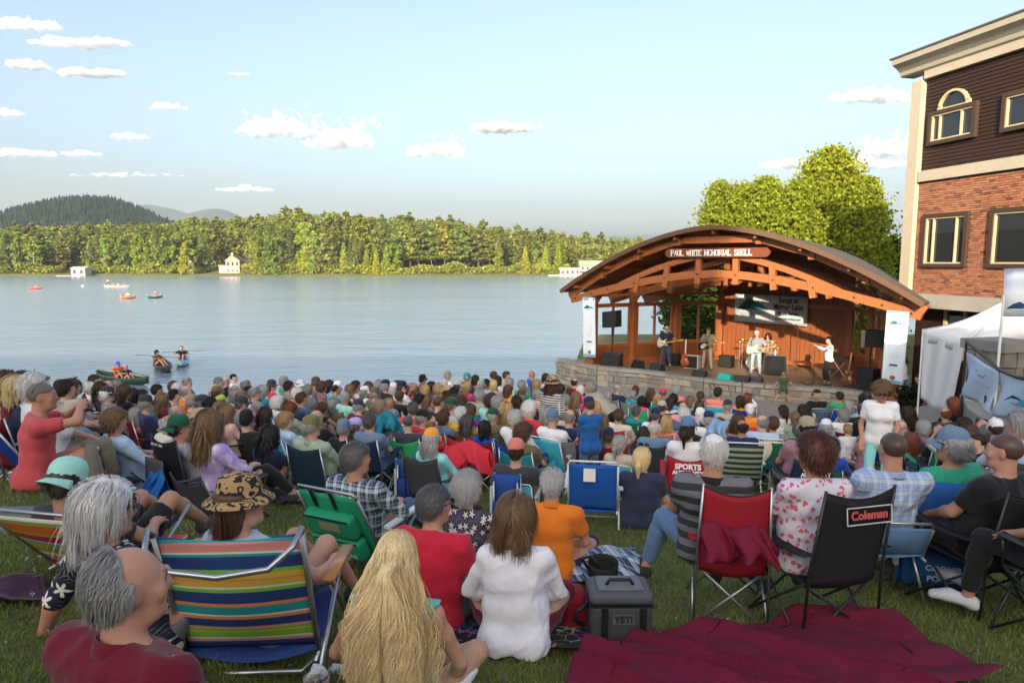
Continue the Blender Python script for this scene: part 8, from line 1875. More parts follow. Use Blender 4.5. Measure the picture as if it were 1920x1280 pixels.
red_cover('red nylon jacket heaped over the back of a chair', 878, 850, 8.2, (.29, .22, .28), (.62, .035, .055), 2)
red_cover('teal jacket hung over a chair in the middle rows', 727, 790, 10, (.18, .14, .28), (.02, .2, .28), 4); red_cover('light blue towel over the back of a lawn chair', 1345, 800, 10.2, (.14, .1, .24), (.25, .42, .62), 6, 'towel'); red_cover('blue bag hanging beside the black and grey camp chair', 292, 905, 6.4, (.1, .12, .24), (.02, .16, .5), 7, 'hung_bag')
# grass blades over the near lawn
def grass(n=190000):
    rg = np.random.default_rng(31); u = rg.random(n); y = 1.25 * (10.5 / 1.25) ** u; x = rg.uniform(-.95, 1.1, n) * y; z = ground(x, y); h = rg.uniform(.016, .042, n) * (.85 + .05 * y) * (.7 + .8 * (vnoise(np.stack([x * 1.3, y * 1.3, 0 * x], 1)) + .5)); w = .0022 * (1 + .28 * y)
    a = rg.uniform(0, 6.283, n); le = rg.normal(size=(n, 2)) * .45 * h[:, None]; dx = np.cos(a) * w; dy = np.sin(a) * w
    V = np.stack([np.stack([x - dx, y - dy, z - .004], 1), np.stack([x + dx, y + dy, z - .004], 1), np.stack([x + le[:, 0], y + le[:, 1], z + h], 1)], 1).reshape(-1, 3); return mesh_np('grass', V, np.arange(3 * n).reshape(-1, 3))
M['grass'] = leafmat('grass_blade', .4, .5)
tag(obj('grass', grass(), M['grass'], col=(.23, .265, .07)), 'short green lawn grass between the seated people', 'grass', kind='stuff')
def clover(n=700):
    rg = np.random.default_rng(41); y = rg.uniform(1.5, 7, n); x = rg.uniform(-.8, .8, n) * y; keep = vnoise(np.stack([x * .8, y * .8, 0 * x], 1)) > .05; x, y = x[keep], y[keep]; C = np.stack([x, y, ground(x, y) + .05], 1); C = np.repeat(C, 5, 0) + rg.normal(size=(len(C) * 5, 3)) * .005; V, Fc = tri_cloud(C, .008, 1, rg); return mesh_np('clover', V, Fc)
tag(obj('clover_flowers', clover(), M['leaf'], col=(.6, .58, .52)), 'tiny white clover flowers scattered in the lawn', 'flowers', kind='stuff')
# ------------------------------------------------------------------ band and gear on the stage
FLZ = SFZ
def sfl(px, py, z=FLZ):
    r = ray(px, py); k = (z - CAMZ) / r[2]; return Vector((r[0] * k, r[1] * k, z))
AUD = 2.405                                             # facing the audience
def perf(tagname, label, px, py_top, D_, pose, build, rz, shirt, pants, hair, hat=None, gl=None, z=FLZ, scale=1.0, skin=None, shoes=(.1, .09, .08), h=.021, **ov):
    base = dict(POSE[pose]); base.update(ov); J = joints(base, build); loc = D_ if isinstance(D_, Vector) else sfl(px, D_, z)
    r = empty('person', loc, rz, None, scale); ch = dress(J, (tagname, build, 0), r, shirt, pants, hair, hat, skin or (.56, .30, .20), shoes, h, gl, seed=3); tag(r, label, 'person'); HERO[tagname] = (r, J, ch); return r
GP = dict(wr=[(-.42, .26, 1.22), (.12, .22, 1.04)], ep0=(.6, -.2, -1), ep1=(1, -.4, -.1), an=[(-.17, -.02, .08), (.17, .06, .08)])
perf('gtr_left', 'shaven headed guitarist in a navy tee and jeans', 1248, 607, 687, 'stand', 'b', AUD + .35, ('tee', 'cloth', (.018, .022, .045)), ('long', C3('denim', .55)), None, None, 'on', **GP)
perf('gtr_mid', 'guitarist in an olive shirt and khaki trousers', 1326, 612, 693, 'stand', 'm', AUD + .2, ('half', 'cloth', (.17, .17, .10)), ('long', C3('khaki', 1.1)), ('short', HC3('darkgrey')), None, 'on', **GP)
perf('gtr_front', 'grey bearded guitarist in a grey shirt and pale jeans at centre stage', 1416, 618, 703, 'stand', 'b', AUD + .3, ('half', 'cloth', (.20, .23, .27)), ('long', (.26, .32, .36)), ('short', HC3('white')), None, None, **GP)
perf('drummer', 'drummer with long dark hair behind the drum kit', 1438, 625, 688, 'chair', 'm', AUD + .2, ('tee', 'cloth', C3('taupe')), ('long', C3('black')), ('long', HC3('darkbrown')), None, 'on', hz=.62, lean=.0, wr=[(-.25, .42, .95), (.25, .42, .95)])
perf('fiddler', 'fiddler in a white shirt and black trousers playing at the right', 1551, 627, 721, 'stand', 'm', AUD - 1.05, ('long', 'cloth', (.66, .70, .78)), ('long', C3('black')), ('short', HC3('black')), None, None, wr=[(-.20, .46, 1.42), (.10, .40, 1.40)], ep0=(.5, .1, -1), ep1=(1, .1, -.2), hyaw=.2)
def guitar(label, who, body, wood, wide=1.0, tilt=12):
    r, J, _ = HERO[who]; g = empty('electric_guitar', r.location); g.matrix_world = Matrix.Translation(r.location) @ Matrix.Rotation(r.rotation_euler[2], 4, 'Z') @ Matrix.Translation((.10, .215, 1.02)) @ Matrix.Rotation(R(tilt), 4, 'Y') 
    out = [(.24, 0), (.22, .10), (.14, .165), (.04, .13), (-.04, .10), (-.12, .145), (-.20, .15), (-.17, .08), (-.13, .04), (-.13, -.05), (-.19, -.10), (-.17, -.14), (-.08, -.135), (0, -.105), (.08, -.14), (.18, -.165), (.235, -.10)]
    MB().prism([(x, z * wide) for x, z in out][::-1], -.02, .022).build('body', M['guitar_paint'], g, True, body)
    MB().box((-.40, .028, 0), (.62, .022, .05)).build('neck', M['guitar_paint'], g, col=wood); MB().prism([(-.70, -.02), (-.70, .03), (-.80, .05), (-.86, .03), (-.84, -.035), (-.76, -.04)][::-1], .012, .03).build('headstock', M['guitar_paint'], g, col=wood)
    MB().prism([(.16, .0), (.12, -.11), (-.02, -.085), (-.10, -.06), (-.10, .05), (.02, .07)][::-1], .0225, .026).build('pickguard', M['plastic'], g, col=(.7, .68, .6))
    for x in (.0, .06, .12): MB().box((x, .029, 0), (.018, .008, .075)).build('pickup', M['black_plastic'], g)
    return tag(g, label, 'guitar')
M['guitar_paint'] = pmat('lacquer', None, .25, .08, 5, 0, coat=.5)
guitar('cream electric guitar of the shaven headed guitarist', 'gtr_left', (.72, .66, .50), (.45, .26, .10)); guitar('black electric guitar of the olive shirt guitarist', 'gtr_mid', (.02, .02, .022), (.3, .15, .06)); guitar('white electric guitar of the centre stage guitarist', 'gtr_front', (.75, .73, .68), (.42, .22, .08))
for who, lab in (('gtr_left', 'black strap of the cream guitar'), ('gtr_front', 'black strap of the white guitar')):
    pass
r, J, _ = HERO['fiddler']; v = empty('violin'); v.matrix_world = Matrix.Translation(r.location) @ Matrix.Rotation(r.rotation_euler[2], 4, 'Z') @ Matrix.Translation((-.11, .22, 1.45)) @ Matrix.Rotation(R(60), 4, 'Z')
MB().prism([(.17, 0), (.16, .08), (.09, .10), (.02, .06), (-.06, .095), (-.15, .08), (-.17, 0), (-.15, -.08), (-.06, -.095), (.02, -.06), (.09, -.10), (.16, -.08)][::-1], -.02, .02, Matrix.Rotation(R(90), 4, 'X')).build('body', M['guitar_paint'], v, True, (.30, .07, .015)); MB().box((.28, 0, .02), (.26, .025, .02)).build('neck', M['black_plastic'], v); tag(v, 'reddish violin held by the fiddler', 'violin')
bw = MB().tube([(0, 0, 0), (.1, .68, .1)], .006, 5).build('violin_bow', M['guitar_paint'], None, col=(.3, .1, .03)); bw.matrix_world = Matrix.Translation(r.location) @ Matrix.Rotation(r.rotation_euler[2] + .6, 4, 'Z') @ Matrix.Translation((.05, .1, 1.45)); tag(bw, 'bow drawn by the fiddler across the violin', 'bow'); MB().tube([(.012, .03, .0), (.11, .66, .085)], .003, 4).build('bow_hair', M['paint'], bw, col=(.7, .68, .6))
# speakers and amplifiers
M['grille'] = pmat('speaker_grille', (.012, .012, .013), .6, .2, 60, .4, bscale=90)
def cab(name, label, loc, s, rz, tilt=0, col=None, handle=True, cat='speaker'):
    r = empty(name, loc, rz); w, d, h = s; MT = Matrix.Rotation(R(tilt), 4, 'X'); b = MB()
    b.prism([(-w/2, 0), (w/2, 0), (w/2, h), (-w/2, h)], -d/2, d/2); b.v = [tuple(MT @ Vector(q)) for q in b.v]; b.build('cabinet', M['plastic'] if col else M['black_plastic'], r, col=col or (.02, .02, .02))
    b = MB().box((0, d/2 + .006, h/2), (w * .9, .012, h * .9)); b.v = [tuple(MT @ Vector(q)) for q in b.v]; b.build('grille', M['grille'], r)
    b = MB()
    for x in (-1, 1): b.box((x * (w/2 + .004), 0, h * .75), (.01, d * .3, .04))
    b.v = [tuple(MT @ Vector(q)) for q in b.v]; b.build('handle', M['dark_metal'], r); return tag(r, label, cat)
def wedge(label, px, py, rz, col=None, s=(.52, .38, .34), z=FLZ):
    loc = sfl(px, py, z); r = empty('stage_monitor', loc, rz); w, d, h = s; Mx = Matrix.Rotation(R(90), 4, 'Z')
    MB().prism([(-d/2, 0), (d/2, 0), (d/2 - .08, h), (-d/2 + .12, h * .98), (-d/2, .1)], -w/2, w/2, Mx).build('cabinet', M['plastic'], r, col=col or (.02, .02, .022))
    a, c = Vector((0, -d/2 + .06, .1 + .44 * (h - .1))), None
    b = MB().box((0, .0, 0), (w * .86, .3, .014)); b.v = [tuple(Matrix.Translation((0, d/2 - .04 + .012, h/2)) @ Matrix.Rotation(R(77), 4, 'X') @ Vector(q)) for q in b.v]; b.build('grille', M['grille'], r)
    MB().box((.12, -d/2 + .01, .13), (.06, .03, .04)).build('socket_plate', M['paint'], r, col=(.05, .12, .4)); return tag(r, label, 'speaker')
lb = sfl(1147, 690); cab('subwoofer', 'black subwoofer box at the left front corner of the stage', lb, (.80, .62, .62), AUD + .35); po = empty('pole_speaker', lb + Vector((0, 0, .62))); MB().tube([(0, 0, 0), (0, 0, 1.15)], .02, 8).build('pole', M['dark_metal'], po); tag(po, 'black loudspeaker on a pole above the left subwoofer', 'speaker')
MT = Matrix.Rotation(AUD + .1, 4, 'Z'); b = MB().prism([(-.30, 1.12), (.34, 1.06), (.36, 1.72), (-.28, 1.80)], -.24, .24); b.v = [tuple(MT @ Vector(q)) for q in b.v]; b.build('cabinet', M['black_plastic'], po); b = MB().prism([(-.26, 1.15), (.30, 1.10), (.32, 1.69), (-.24, 1.76)], .242, .255); b.v = [tuple(MT @ Vector(q)) for q in b.v]; b.build('grille', M['grille'], po)
rb_ = sfl(1627, 738); cab('subwoofer', 'black subwoofer box at the right front of the stage', rb_, (.62, .5, .5), AUD - .2); cab('amp_case', 'black rack case on the right subwoofer', rb_ + Vector((0, .05, .505)), (.56, .45, .36), AUD - .2)
pr = empty('pole_speaker', rb_ + Vector((0.1, .15, .87))); MB().tube([(0, 0, 0), (0, 0, .75)], .02, 8).build('pole', M['dark_metal'], pr); b = MB().prism([(-.32, .70), (.32, .70), (.34, 1.26), (-.34, 1.26)], -.22, .22); MT = Matrix.Rotation(AUD + .35, 4, 'Z'); b.v = [tuple(MT @ Vector(q)) for q in b.v]; b.build('cabinet', M['black_plastic'], pr); b = MB().prism([(-.29, .73), (.29, .73), (.31, 1.23), (-.31, 1.23)], .222, .235); b.v = [tuple(MT @ Vector(q)) for q in b.v]; b.build('grille', M['grille'], pr); tag(pr, 'black loudspeaker on a pole at the right of the stage', 'speaker')
wedge('black stage monitor nearest the left subwoofer', 1196, 690, AUD + 2.6); wedge('black stage monitor before the shaven headed guitarist', 1232, 697, AUD + 3.0); wedge('black stage monitor between the guitarists', 1311, 712, AUD + 3.14); wedge('turquoise stage monitor at the front edge', 1360, 718, AUD + 3.0, (.02, .42, .36)); wedge('black stage monitor beside the turquoise one', 1391, 722, AUD + 3.2); wedge('grey stage monitor before the centre stage guitarist', 1416, 722, AUD + 3.1, (.05, .05, .055), (.5, .36, .30))
cab('guitar_amp', 'pale fronted guitar amplifier behind the guitarists', sfl(1298, 690), (.62, .28, .55), AUD, 0, (.5, .48, .42), cat='amplifier'); cab('guitar_amp', 'black guitar amplifier behind the shaven headed guitarist', sfl(1262, 684), (.6, .28, .5), AUD, cat='amplifier'); cab('guitar_amp', 'black bass amplifier right of the olive shirt guitarist', sfl(1362, 688), (.55, .35, .5), AUD, cat='amplifier')
# microphone stands
def mic(label, px, py, h, boom=.4, rz=0.0):
    r = empty('microphone_stand', sfl(px, py), rz); MB().tube([(0, 0, .03), (0, 0, h)], .011, 6).build('pole', M['dark_metal'], r)
    for a in range(3): MB().tube([(0, 0, .16), (.28 * math.cos(a * 2.094), .28 * math.sin(a * 2.094), .012)], .008, 5).build('leg', M['dark_metal'], r)
    MB().tube([(0, -.12, h - .06), (0, boom, h + .12)], .008, 5).build('boom', M['dark_metal'], r); m = MB().tube([(0, boom, h + .12), (0, boom + .14, h + .16)], [.012, .018], 8).build('microphone', M['black_plastic'], r); MB().lathe([(.01, 0), (.026, .02), (.026, .04), (.008, .06)], 10, (0, boom + .14, h + .15), Matrix.Rotation(R(-70), 4, 'X')).build('mic_head', M['metal'], m); return tag(r, label, 'stand')
mic('microphone stand before the shaven headed guitarist', 1247, 694, 1.35, .2, AUD + 3.14); mic('microphone stand before the olive shirt guitarist', 1322, 703, 1.4, .2, AUD + 3.14); mic('microphone stand before the centre stage guitarist', 1406, 710, 1.45, .2, AUD + 3.14); mic('tall microphone stand right of the draped table', 1492, 697, 1.75, .05, AUD); mic('microphone stand leaning towards the fiddler', 1524, 724, 1.25, .35, AUD + 1.6); mic('overhead microphone stand behind the drums', 1354, 676, 1.8, .5, AUD - 1)
# drum kit
dk = empty('drum_kit', sfl(1424, 689), AUD); tag(dk, 'natural wood drum kit with cymbals behind the guitarists', 'drums')
def drum(c, r, h, M4, nm):
    d = MB().lathe([(r * .98, 0), (r, .01), (r, h - .01), (r * .98, h)], 20, (0, 0, 0)); d.v = [tuple(Matrix.Translation(c) @ M4 @ Vector(q)) for q in d.v]; s = d.build(nm, M['guitar_paint'], dk, True, (.42, .20, .06)); hd = MB().lathe([(r * .95, h + .002), (r * .95, h + .008)], 20); hd.v = [tuple(Matrix.Translation(c) @ M4 @ Vector(q)) for q in hd.v]; hd.build('drum_head', M['paint'], s, False, (.7, .68, .62)); rm = MB().tube([tuple(Matrix.Translation(c) @ M4 @ Vector((r * 1.02 * math.cos(a), r * 1.02 * math.sin(a), h))) for a in np.linspace(0, 6.283, 21)], .012, 5); rm.build('hoop', M['metal'], s)
drum((0, .35, .30), .29, .38, Matrix.Rotation(R(-90), 4, 'X'), 'bass_drum'); drum((-.22, .35, .68), .16, .2, Matrix.Rotation(R(14), 4, 'X'), 'tom'); drum((.2, .35, .68), .17, .2, Matrix.Rotation(R(14), 4, 'X'), 'tom'); drum((.5, .0, .3), .21, .36, Matrix.Identity(4), 'floor_tom'); drum((-.42, .0, .52), .18, .15, Matrix.Identity(4), 'snare')
for (x, y, z, r_) in ((-.62, .35, 1.12, .23), (.6, .4, 1.15, .25), (-.75, .05, .88, .18), (.85, .1, 1.0, .24)):
    s = MB().tube([(x, y, 0), (x, y, z)], .01, 6).build('cymbal_stand', M['metal'], dk); cb = MB().lathe([(r_, 0), (r_ * .3, .02), (.03, .04), (.005, .045)], 20); cb.v = [tuple(Matrix.Translation((x, y, z)) @ Matrix.Rotation(R(14), 4, 'X') @ Vector(q)) for q in cb.v]; cb.build('cymbal', pmat('brass', (.55, .36, .10), .3, .1, 10, .05, metal=.9), s, True)
MB().lathe([(.02, 0), (.02, .45), (.17, .46), (.16, .52)], 14, (0, -.35, 0)).build('stool', M['black_plastic'], dk)
# draped table, instrument stands, keyboard, cables
tbk = empty('draped_table', sfl(1452, 700), AUD); MB().lathe([(.52, 0), (.46, .3), (.42, .68), (.40, .72), (.02, .725)], 22).build('cloth', M['cloth'], tbk, True, (.012, .012, .014)); tag(tbk, 'small table under a black cloth beside the drums', 'table'); bt = MB().lathe([(.035, 0), (.035, .16), (.014, .2), (.014, .23)], 10).build('water_bottle', M['plastic'], None, True, (.6, .68, .72), loc=sfl(1452, 700) + Vector((0, 0, .725))); tag(bt, 'clear water bottle on the draped table', 'bottle'); MB().lathe([(.036, .06), (.036, .12)], 10).build('label_band', M['paint'], bt, col=(.2, .4, .7))
def ac(label, px, py, col, rz, s=1.0):
    r = empty('acoustic_guitar', sfl(px, py), rz, None, s); out = [(.0, -.02), (.15, .02), (.20, .13), (.16, .25), (.11, .31), (.14, .40), (.10, .47), (0, .49)]; pl = out + [(-x, z) for x, z in out[::-1][1:-1]]
    MT = Matrix.Translation((0, 0, .12)) @ Matrix.Rotation(R(14), 4, 'X'); b = MB().prism(pl[::-1], -.05, .05); b.v = [tuple(MT @ Vector(q)) for q in b.v]; b.build('body', M['guitar_paint'], r, True, col); b = MB().box((0, .045, .78), (.05, .025, .60)); b.v = [tuple(MT @ Vector(q)) for q in b.v]; b.build('neck', M['guitar_paint'], r, col=(.12, .05, .02)); b = MB().lathe([(.05, 0), (.05, .004)], 16, (0, .053, .33), Matrix.Rotation(R(-90), 4, 'X')); b.v = [tuple(MT @ Vector(q)) for q in b.v]; b.build('sound_hole', M['black_plastic'], r)
    for s_ in (-1, 1): MB().tube([(0, -.12, .5), (s_ * .18, -.2, 0)], .01, 5).build('stand_leg', M['dark_metal'], r)
    MB().tube([(0, -.12, .5), (0, .14, .1)], .01, 5).build('stand_leg', M['dark_metal'], r); return tag(r, label, 'guitar')
ac('brown instrument on a floor stand by the right post', 1588, 728, (.22, .09, .03), AUD - .1, 1.05); ac('orange guitar on a floor stand left of the pale amplifier', 1284, 690, (.45, .10, .02), AUD + .4, 1.0)
kb = empty('keyboard_stand', sfl(1572, 712), AUD - .3); MB().box((0, 0, .86), (.95, .3, .09)).build('keyboard', M['black_plastic'], kb); tag(kb, 'black keyboard on a crossed stand behind the fiddler', 'keyboard')
for s in (-1, 1): MB().tube([(s * .35, 0, .82), (-s * .35, 0, .02)], .014, 6).build('leg', M['metal'], kb)
for i, pts in enumerate((((1170, 694), (1215, 703), (1262, 704), (1300, 712), (1350, 722)), ((1425, 722), (1480, 722), (1530, 728), (1570, 734), (1610, 740)), ((1500, 715), (1512, 722), (1540, 730)))): tag(MB().tube([sfl(*q) + Vector((0, 0, .02)) for q in pts], .014, 5).build('cable', M['black_plastic'], None, True), ('black cable along the left stage edge', 'black cable along the right stage edge', 'short black cable by the fiddler')[i], 'cable')
for i, (px, py) in enumerate(((1536, 729), (1500, 726), (1262, 703))):
    r = empty('effects_pedals', sfl(px, py), AUD); MB().box((0, 0, .025), (.5, .25, .05)).build('board', M['black_plastic'], r)
    for k in range(4): MB().box((-.18 + .12 * k, 0, .07), (.08, .13, .045)).build('pedal', M['plastic'], r, col=[(.1, .1, .1), (.4, .3, .1), (.08, .1, .3), (.3, .3, .3)][k])
    tag(r, ('pedal board by the fiddler', 'pedal board left of the fiddler', 'pedal board before the shaven headed guitarist')[i], 'pedals')
# people off stage
k = ghit(1468, 757); perf('kid', 'small boy in a green tee dancing with arms out before the stage', 0, 0, k, 'stand', 'k', -.25, ('tee', 'cloth', (.045, .085, .045)), ('shorts', C3('olive', .7)), ('short', HC3('blond', .7)), z=0, scale=.70, shoes=(.15, .17, .2), hz=.74, an=[(-.42, -.05, .08), (.34, .1, .08)], wr=[(-.5, .12, .78), (.52, .1, .80)], tilt=-.05, hpitch=.1)
k = ghit(1690, 752); perf('girl', 'girl in a white tank top and denim shorts by the right banner', 0, 0, k, 'stand', 'f', .75, ('tank', 'cloth', C3('white')), ('brief', C3('denim', .8)), ('pony', HC3('brown')), z=0, scale=.90, hyaw=.3, wr=[(-.14, .22, 1.0), (.27, -.05, .86)], shoes=(.1, .05, .03))
k = Vector((*at(1716, 700, 20.8).xy, 0)); k.z = gz(k.x, k.y); perf('shadow', 'person in black sitting in the shade behind the right banner', 0, 0, k, 'chair', 'm', 1.2, ('tee', 'cloth', C3('black')), ('long', C3('black')), ('short', HC3('brown')), z=0)
# ------------------------------------------------------------------ boats
def hull(name, L, W, Hh, colo, coli, deck=False, rise=.18):
    r = empty(name); pw = lambda t: (1 - abs(2 * t - 1) ** 2.2)
    def sec(t, a):                       # a -1..1 round the section
        w = W / 2 * max(pw(t), .015) ** .7; z = -Hh * .45 + Hh * (abs(a) ** 2.2) + rise * abs(2 * t - 1) ** 3; return (L * (t - .5), w * math.sin(a * math.pi / 2) * (1 if abs(a) < 1 else 1), z)
    b = MB(); b.sheet(lambda u, v: sec(u, -1 + 2 * v), 24, 10, .02); b.build('hull', M['boat'], r, True, colo)
    if deck:
        b = MB(); b.sheet(lambda u, v: (lambda p: (p[0], p[1] * (2 * v - 1) / 1 if False else W / 2 * max(pw(u), .015) ** .7 * (2 * v - 1), Hh * .55 + rise * abs(2 * u - 1) ** 3 + .06 * (1 - (2 * v - 1) ** 2)))(sec(u, 1)), 24, 6, .015); b.build('deck', M['boat'], r, True, coli)
    else:
        for s in (-1, 1): MB().tube([sec(t, s) for t in np.linspace(0.01, .99, 20)], .022, 6).build('gunwale', M['boat'], r, True, coli)
        for t in (.3, .7): q = sec(t, 1); MB().box((q[0], 0, q[2] - .12), (.2, abs(q[1]) * 1.9, .02)).build('thwart', M['boat'], r, col=(.3, .18, .08))
    return r
M['boat'] = pmat('boat_shell', None, .4, .08, 4, .03)
def on_lake(px, py): r = ray(px, py); k = -CAMZ / r[2]; return Vector((r[0] * k, r[1] * k, 0))
def paddler(label, boat_loc, off, rz, shirt, hair, hat=None, z=.0, raise_=True, bu='m', scale=1.0):
    J = cached(('J', 'paddle', bu), lambda: joints('ground', bu, 0, 0, an=[(-.12, .62, .1), (.12, .62, .1)], kp=(0, .2, 1), out=False, wr=[(-.26, .36, .42), (.26, .34, .50)])); r = empty('person', boat_loc + Matrix.Rotation(rz, 3, 'Z') @ Vector(off) + Vector((0, 0, z)), rz - math.pi / 2, None, scale)
    dress(J, ('paddle', bu, 0), r, ('tee', 'cloth', shirt), ('shorts', C3('khaki')), hair, hat, (.55, .3, .2), False, .022, None, seed=0); return tag(r, label, 'person')
def paddle(label, loc, rz, L=2.1, col=(.02, .02, .02), z=.5, tilt=8, double=True):
    r = empty('paddle', loc + Vector((0, 0, z)), rz); r.rotation_euler = (0, R(tilt), rz); MB().tube([(-L/2, 0, 0), (L/2, 0, 0)], .015, 6).build('shaft', M['boat'], r, col=(.05, .05, .05))
    for s in ((-1, 1) if double else (1,)): MB().lathe([(.01, -.22), (.09, -.12), (.1, .05), (.06, .2), (.01, .24)], 10, (s * L/2, 0, 0), Matrix.Rotation(R(90), 4, 'Y') @ Matrix.Diagonal((.15, 1, 1, 1))).build('blade', M['boat'], r, True, col)
    return tag(r, label, 'paddle')
def boat(label, px, py, rz, L, W, colo, coli, deck=False, cat='canoe'):
    b = hull(cat, L, W, .34 if not deck else .26, colo, coli, deck); b.location = on_lake(px, py) + Vector((0, 0, .10)); b.rotation_euler[2] = rz; tag(b, label, cat); return b.location.copy()
l = boat('dark green canoe with two paddlers near the shore', 229, 716, -.5, 4.3, .85, (.012, .05, .03), (.14, .12, .05)); paddler('paddler in an orange vest and blue cap in the green canoe', l, (-.3, 0, 0), -.5, (.70, .13, .04), ('short', HC3('brown')), ('cap', C3('royal', 2)), .0); paddler('paddler in a dark vest and pink headscarf in the green canoe', l, (.35, 0, 0), -.5, (.03, .03, .05), ('short', HC3('brown')), ('beanie', C3('pink')), .0, scale=.85); paddle('wooden paddle laid across the green canoe', l + Vector((.6, -.2, 0)), -.2, 1.5, (.12, .09, .05), .42, 8, False)
l = boat('black canoe pointing towards the shore', 305, 691, -1.0, 4.4, .85, (.018, .02, .022), (.08, .08, .08)); paddler('paddler in a brown shirt in the black canoe', l, (-.4, 0, 0), -1.0 + .7, (.13, .085, .06), ('mop', HC3('darkbrown')), None, .02); paddle('black paddle of the black canoe', l + Vector((-.3, .1, 0)), .0, 2.2, z=.6, tilt=4)
l = boat('white and blue kayak beside the black canoe', 343, 683, -1.2, 3.0, .7, (.45, .6, .7), (.08, .4, .62), True, 'kayak'); paddler('paddler in a black tee in the white and blue kayak', l, (0, 0, 0), -1.35, (.015, .015, .018), ('buzz', HC3('black')), None, .1); paddle('long black double paddle of the white and blue kayak', l + Vector((.2, -.3, 0)), .0, 2.2, z=.72, tilt=-3)
l = boat('small red kayak far out at the left', 67, 542, .7, 2.6, .65, (.62, .06, .04), (.65, .12, .08), True, 'kayak'); paddler('paddler in the small red kayak far out', l, (0, 0, 0), .1, (.66, .2, .15), ('short', HC3('brown')), None, .1)
l = boat('orange kayak with white paddle far out', 240, 560, 1.15, 2.8, .66, (.72, .22, .04), (.75, .3, .08), True, 'kayak'); paddler('paddler in the orange kayak', l, (0, 0, 0), -1.2, (.7, .5, .3), ('short', HC3('blond')), None, .1); paddle('white double paddle of the orange kayak', l + Vector((0, -.3, 0)), 0, 2.2, (.75, .75, .75), .55, 2)
l = boat('dark green kayak with white paddle far out', 291, 559, 1.1, 2.8, .66, (.02, .1, .07), (.03, .15, .1), True, 'kayak'); paddler('paddler in red in the dark green kayak', l, (0, 0, 0), -1.2, (.6, .08, .06), ('short', HC3('white')), None, .1); paddle('white double paddle of the dark green kayak', l + Vector((0, -.3, 0)), 0, 2.2, (.75, .75, .75), .55, -4)
l = boat('long red and white paddle boat with people far out', 219, 538, .05, 6.0, 1.3, (.72, .55, .5), (.66, .08, .06), True, 'boat')
for i, (dx, c) in enumerate(((-1.0, (.6, .2, .12)), (.3, (.7, .6, .55)), (1.6, (.66, .12, .1)))): paddler(('person in orange sitting on the red and white boat', 'person in white sitting on the red and white boat', 'person in red sitting on the red and white boat')[i], l, (dx, 0, 0), .05, c, ('short', HC3('brown')), None, .12)
sp = joints('stand', 'm'); r = empty('person', l + Vector((-2.0, 0, .2)), .4); dress(sp, ('lakestand', 'm', 0), r, None, ('shorts', C3('navy')), ('short', HC3('brown')), None, (.56, .3, .2), False, .02); tag(r, 'bare chested person standing on the red and white boat', 'person')
tag(MB().lathe([(.02, -.25), (.3, -.1), (.3, .2), (.1, .4), (.02, .42)], 12).build('buoy', M['paint'], None, True, (.75, .75, .72), loc=on_lake(155, 537)), 'white buoy floating on the lake', 'buoy')
build_clouds()
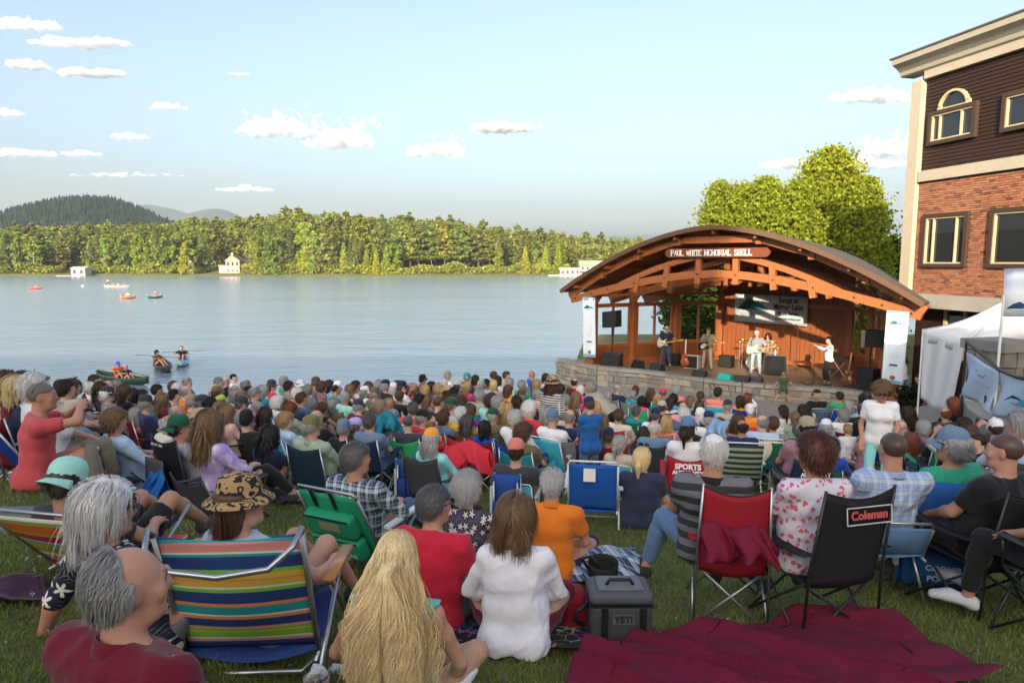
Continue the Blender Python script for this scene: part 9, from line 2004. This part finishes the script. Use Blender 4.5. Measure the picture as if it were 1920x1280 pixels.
# ------------------------------------------------------------------ wording: every label singles out one thing
def zone(px, o):
    y = o.matrix_world.translation.y if o.parent is None else 0
    y = o.location.y
    row = 'near the viewer' if y < 7 else 'in the middle rows' if y < 11.5 else 'in the far rows'
    side = ('at far left', 'at left', 'left of centre', 'in the centre', 'right of centre', 'at right')[min(5, int(px / 320))]
    return side, row
def word_labels():
    from collections import defaultdict
    def fit(l): return ' '.join(l.split()[:16])
    cur = {i: fit(t[1]) for i, t in enumerate(LABELS)}
    def groups():
        g = defaultdict(list)
        for i, l in cur.items(): g[l].append(i)
        return [v for v in g.values() if len(v) > 1]
    for step in (0, 1):
        for g in groups():
            for i in g:
                z = zone(LABELS[i][2], LABELS[i][0]); w = cur[i].split(); add = z[step].split(); cur[i] = ' '.join(w[:16 - len(add)] + add)
    ORD = ['leftmost', 'second from left,', 'third from left,', 'fourth from left,', 'fifth from left,', 'sixth from left,', 'seventh from left,', 'eighth from left,']
    for g in groups():
        g.sort(key=lambda i: LABELS[i][2])
        for k, i in enumerate(g): add = ORD[min(k, 7)].split(); cur[i] = ' '.join((add + cur[i].split())[:16])
    for i, (o, b, px, cat) in enumerate(LABELS): tag(o, cur[i], cat)
word_labels()

# ------------------------------------------------------------------ summer air between here and the hills
hm = bpy.data.materials.new('haze_air'); hm.use_nodes = True; t = hm.node_tree; t.nodes.clear()
v = nd(t, 'ShaderNodeVolumePrincipled', i_Color=(.72, .86, 1.0, 1), i_Density=.0001, i_Anisotropy=0.0); nd(t, 'ShaderNodeOutputMaterial', i_Volume=v.outputs[0])
tag(MB().box((0, 2350, 160), (6400, 5300, 326)).build('haze', hm), kind='stuff')

def tree_labels():
    LM = [(153, 'the white boathouse'), (360, 'the grey cottage'), (442, 'the pale lake house'), (541, 'the tan roofed cottage'), (866, 'the dark cabin'), (1068, 'the red boathouse'), (1118, 'the green roofed pavilion')]
    from collections import defaultdict
    KN = {'pine': 'layered pine', 'spruce': 'pointed spruce', 'cedar': 'slim cedar', 'birch': 'pale trunked birch', 'maple': 'round leafy tree', 'shrub': 'low bright shrub'}
    g = defaultdict(list)
    for (r, kind, px, d, s) in TREEINFO:
        i = int(np.argmin([abs(px - l[0]) for l in LM])); dx = px - LM[i][0]; side = 'left of' if dx < -12 else 'right of' if dx > 12 else 'behind'
        row = 'on the far waterline' if d < 11 else 'of the first row' if d < 22 else 'of the second row' if d < 40 else 'on the ridge'
        g['%s %s %s %s' % (KN[kind], row, side, LM[i][1])].append((px, r))
    ORD = ['leftmost', 'second', 'third', 'fourth', 'fifth', 'sixth', 'seventh', 'eighth', 'ninth', 'tenth', 'eleventh', 'twelfth', 'thirteenth', 'fourteenth', 'fifteenth', 'sixteenth', 'seventeenth', 'eighteenth', 'nineteenth', 'twentieth']
    for l, v in g.items():
        v.sort(key=lambda t: t[0])
        for k, (px, r) in enumerate(v): r['label'] = l if len(v) == 1 else '%s %s' % (ORD[min(k, 19)] if k == 0 else ORD[min(k, 19)] + ' from left,', l)
tree_labels()
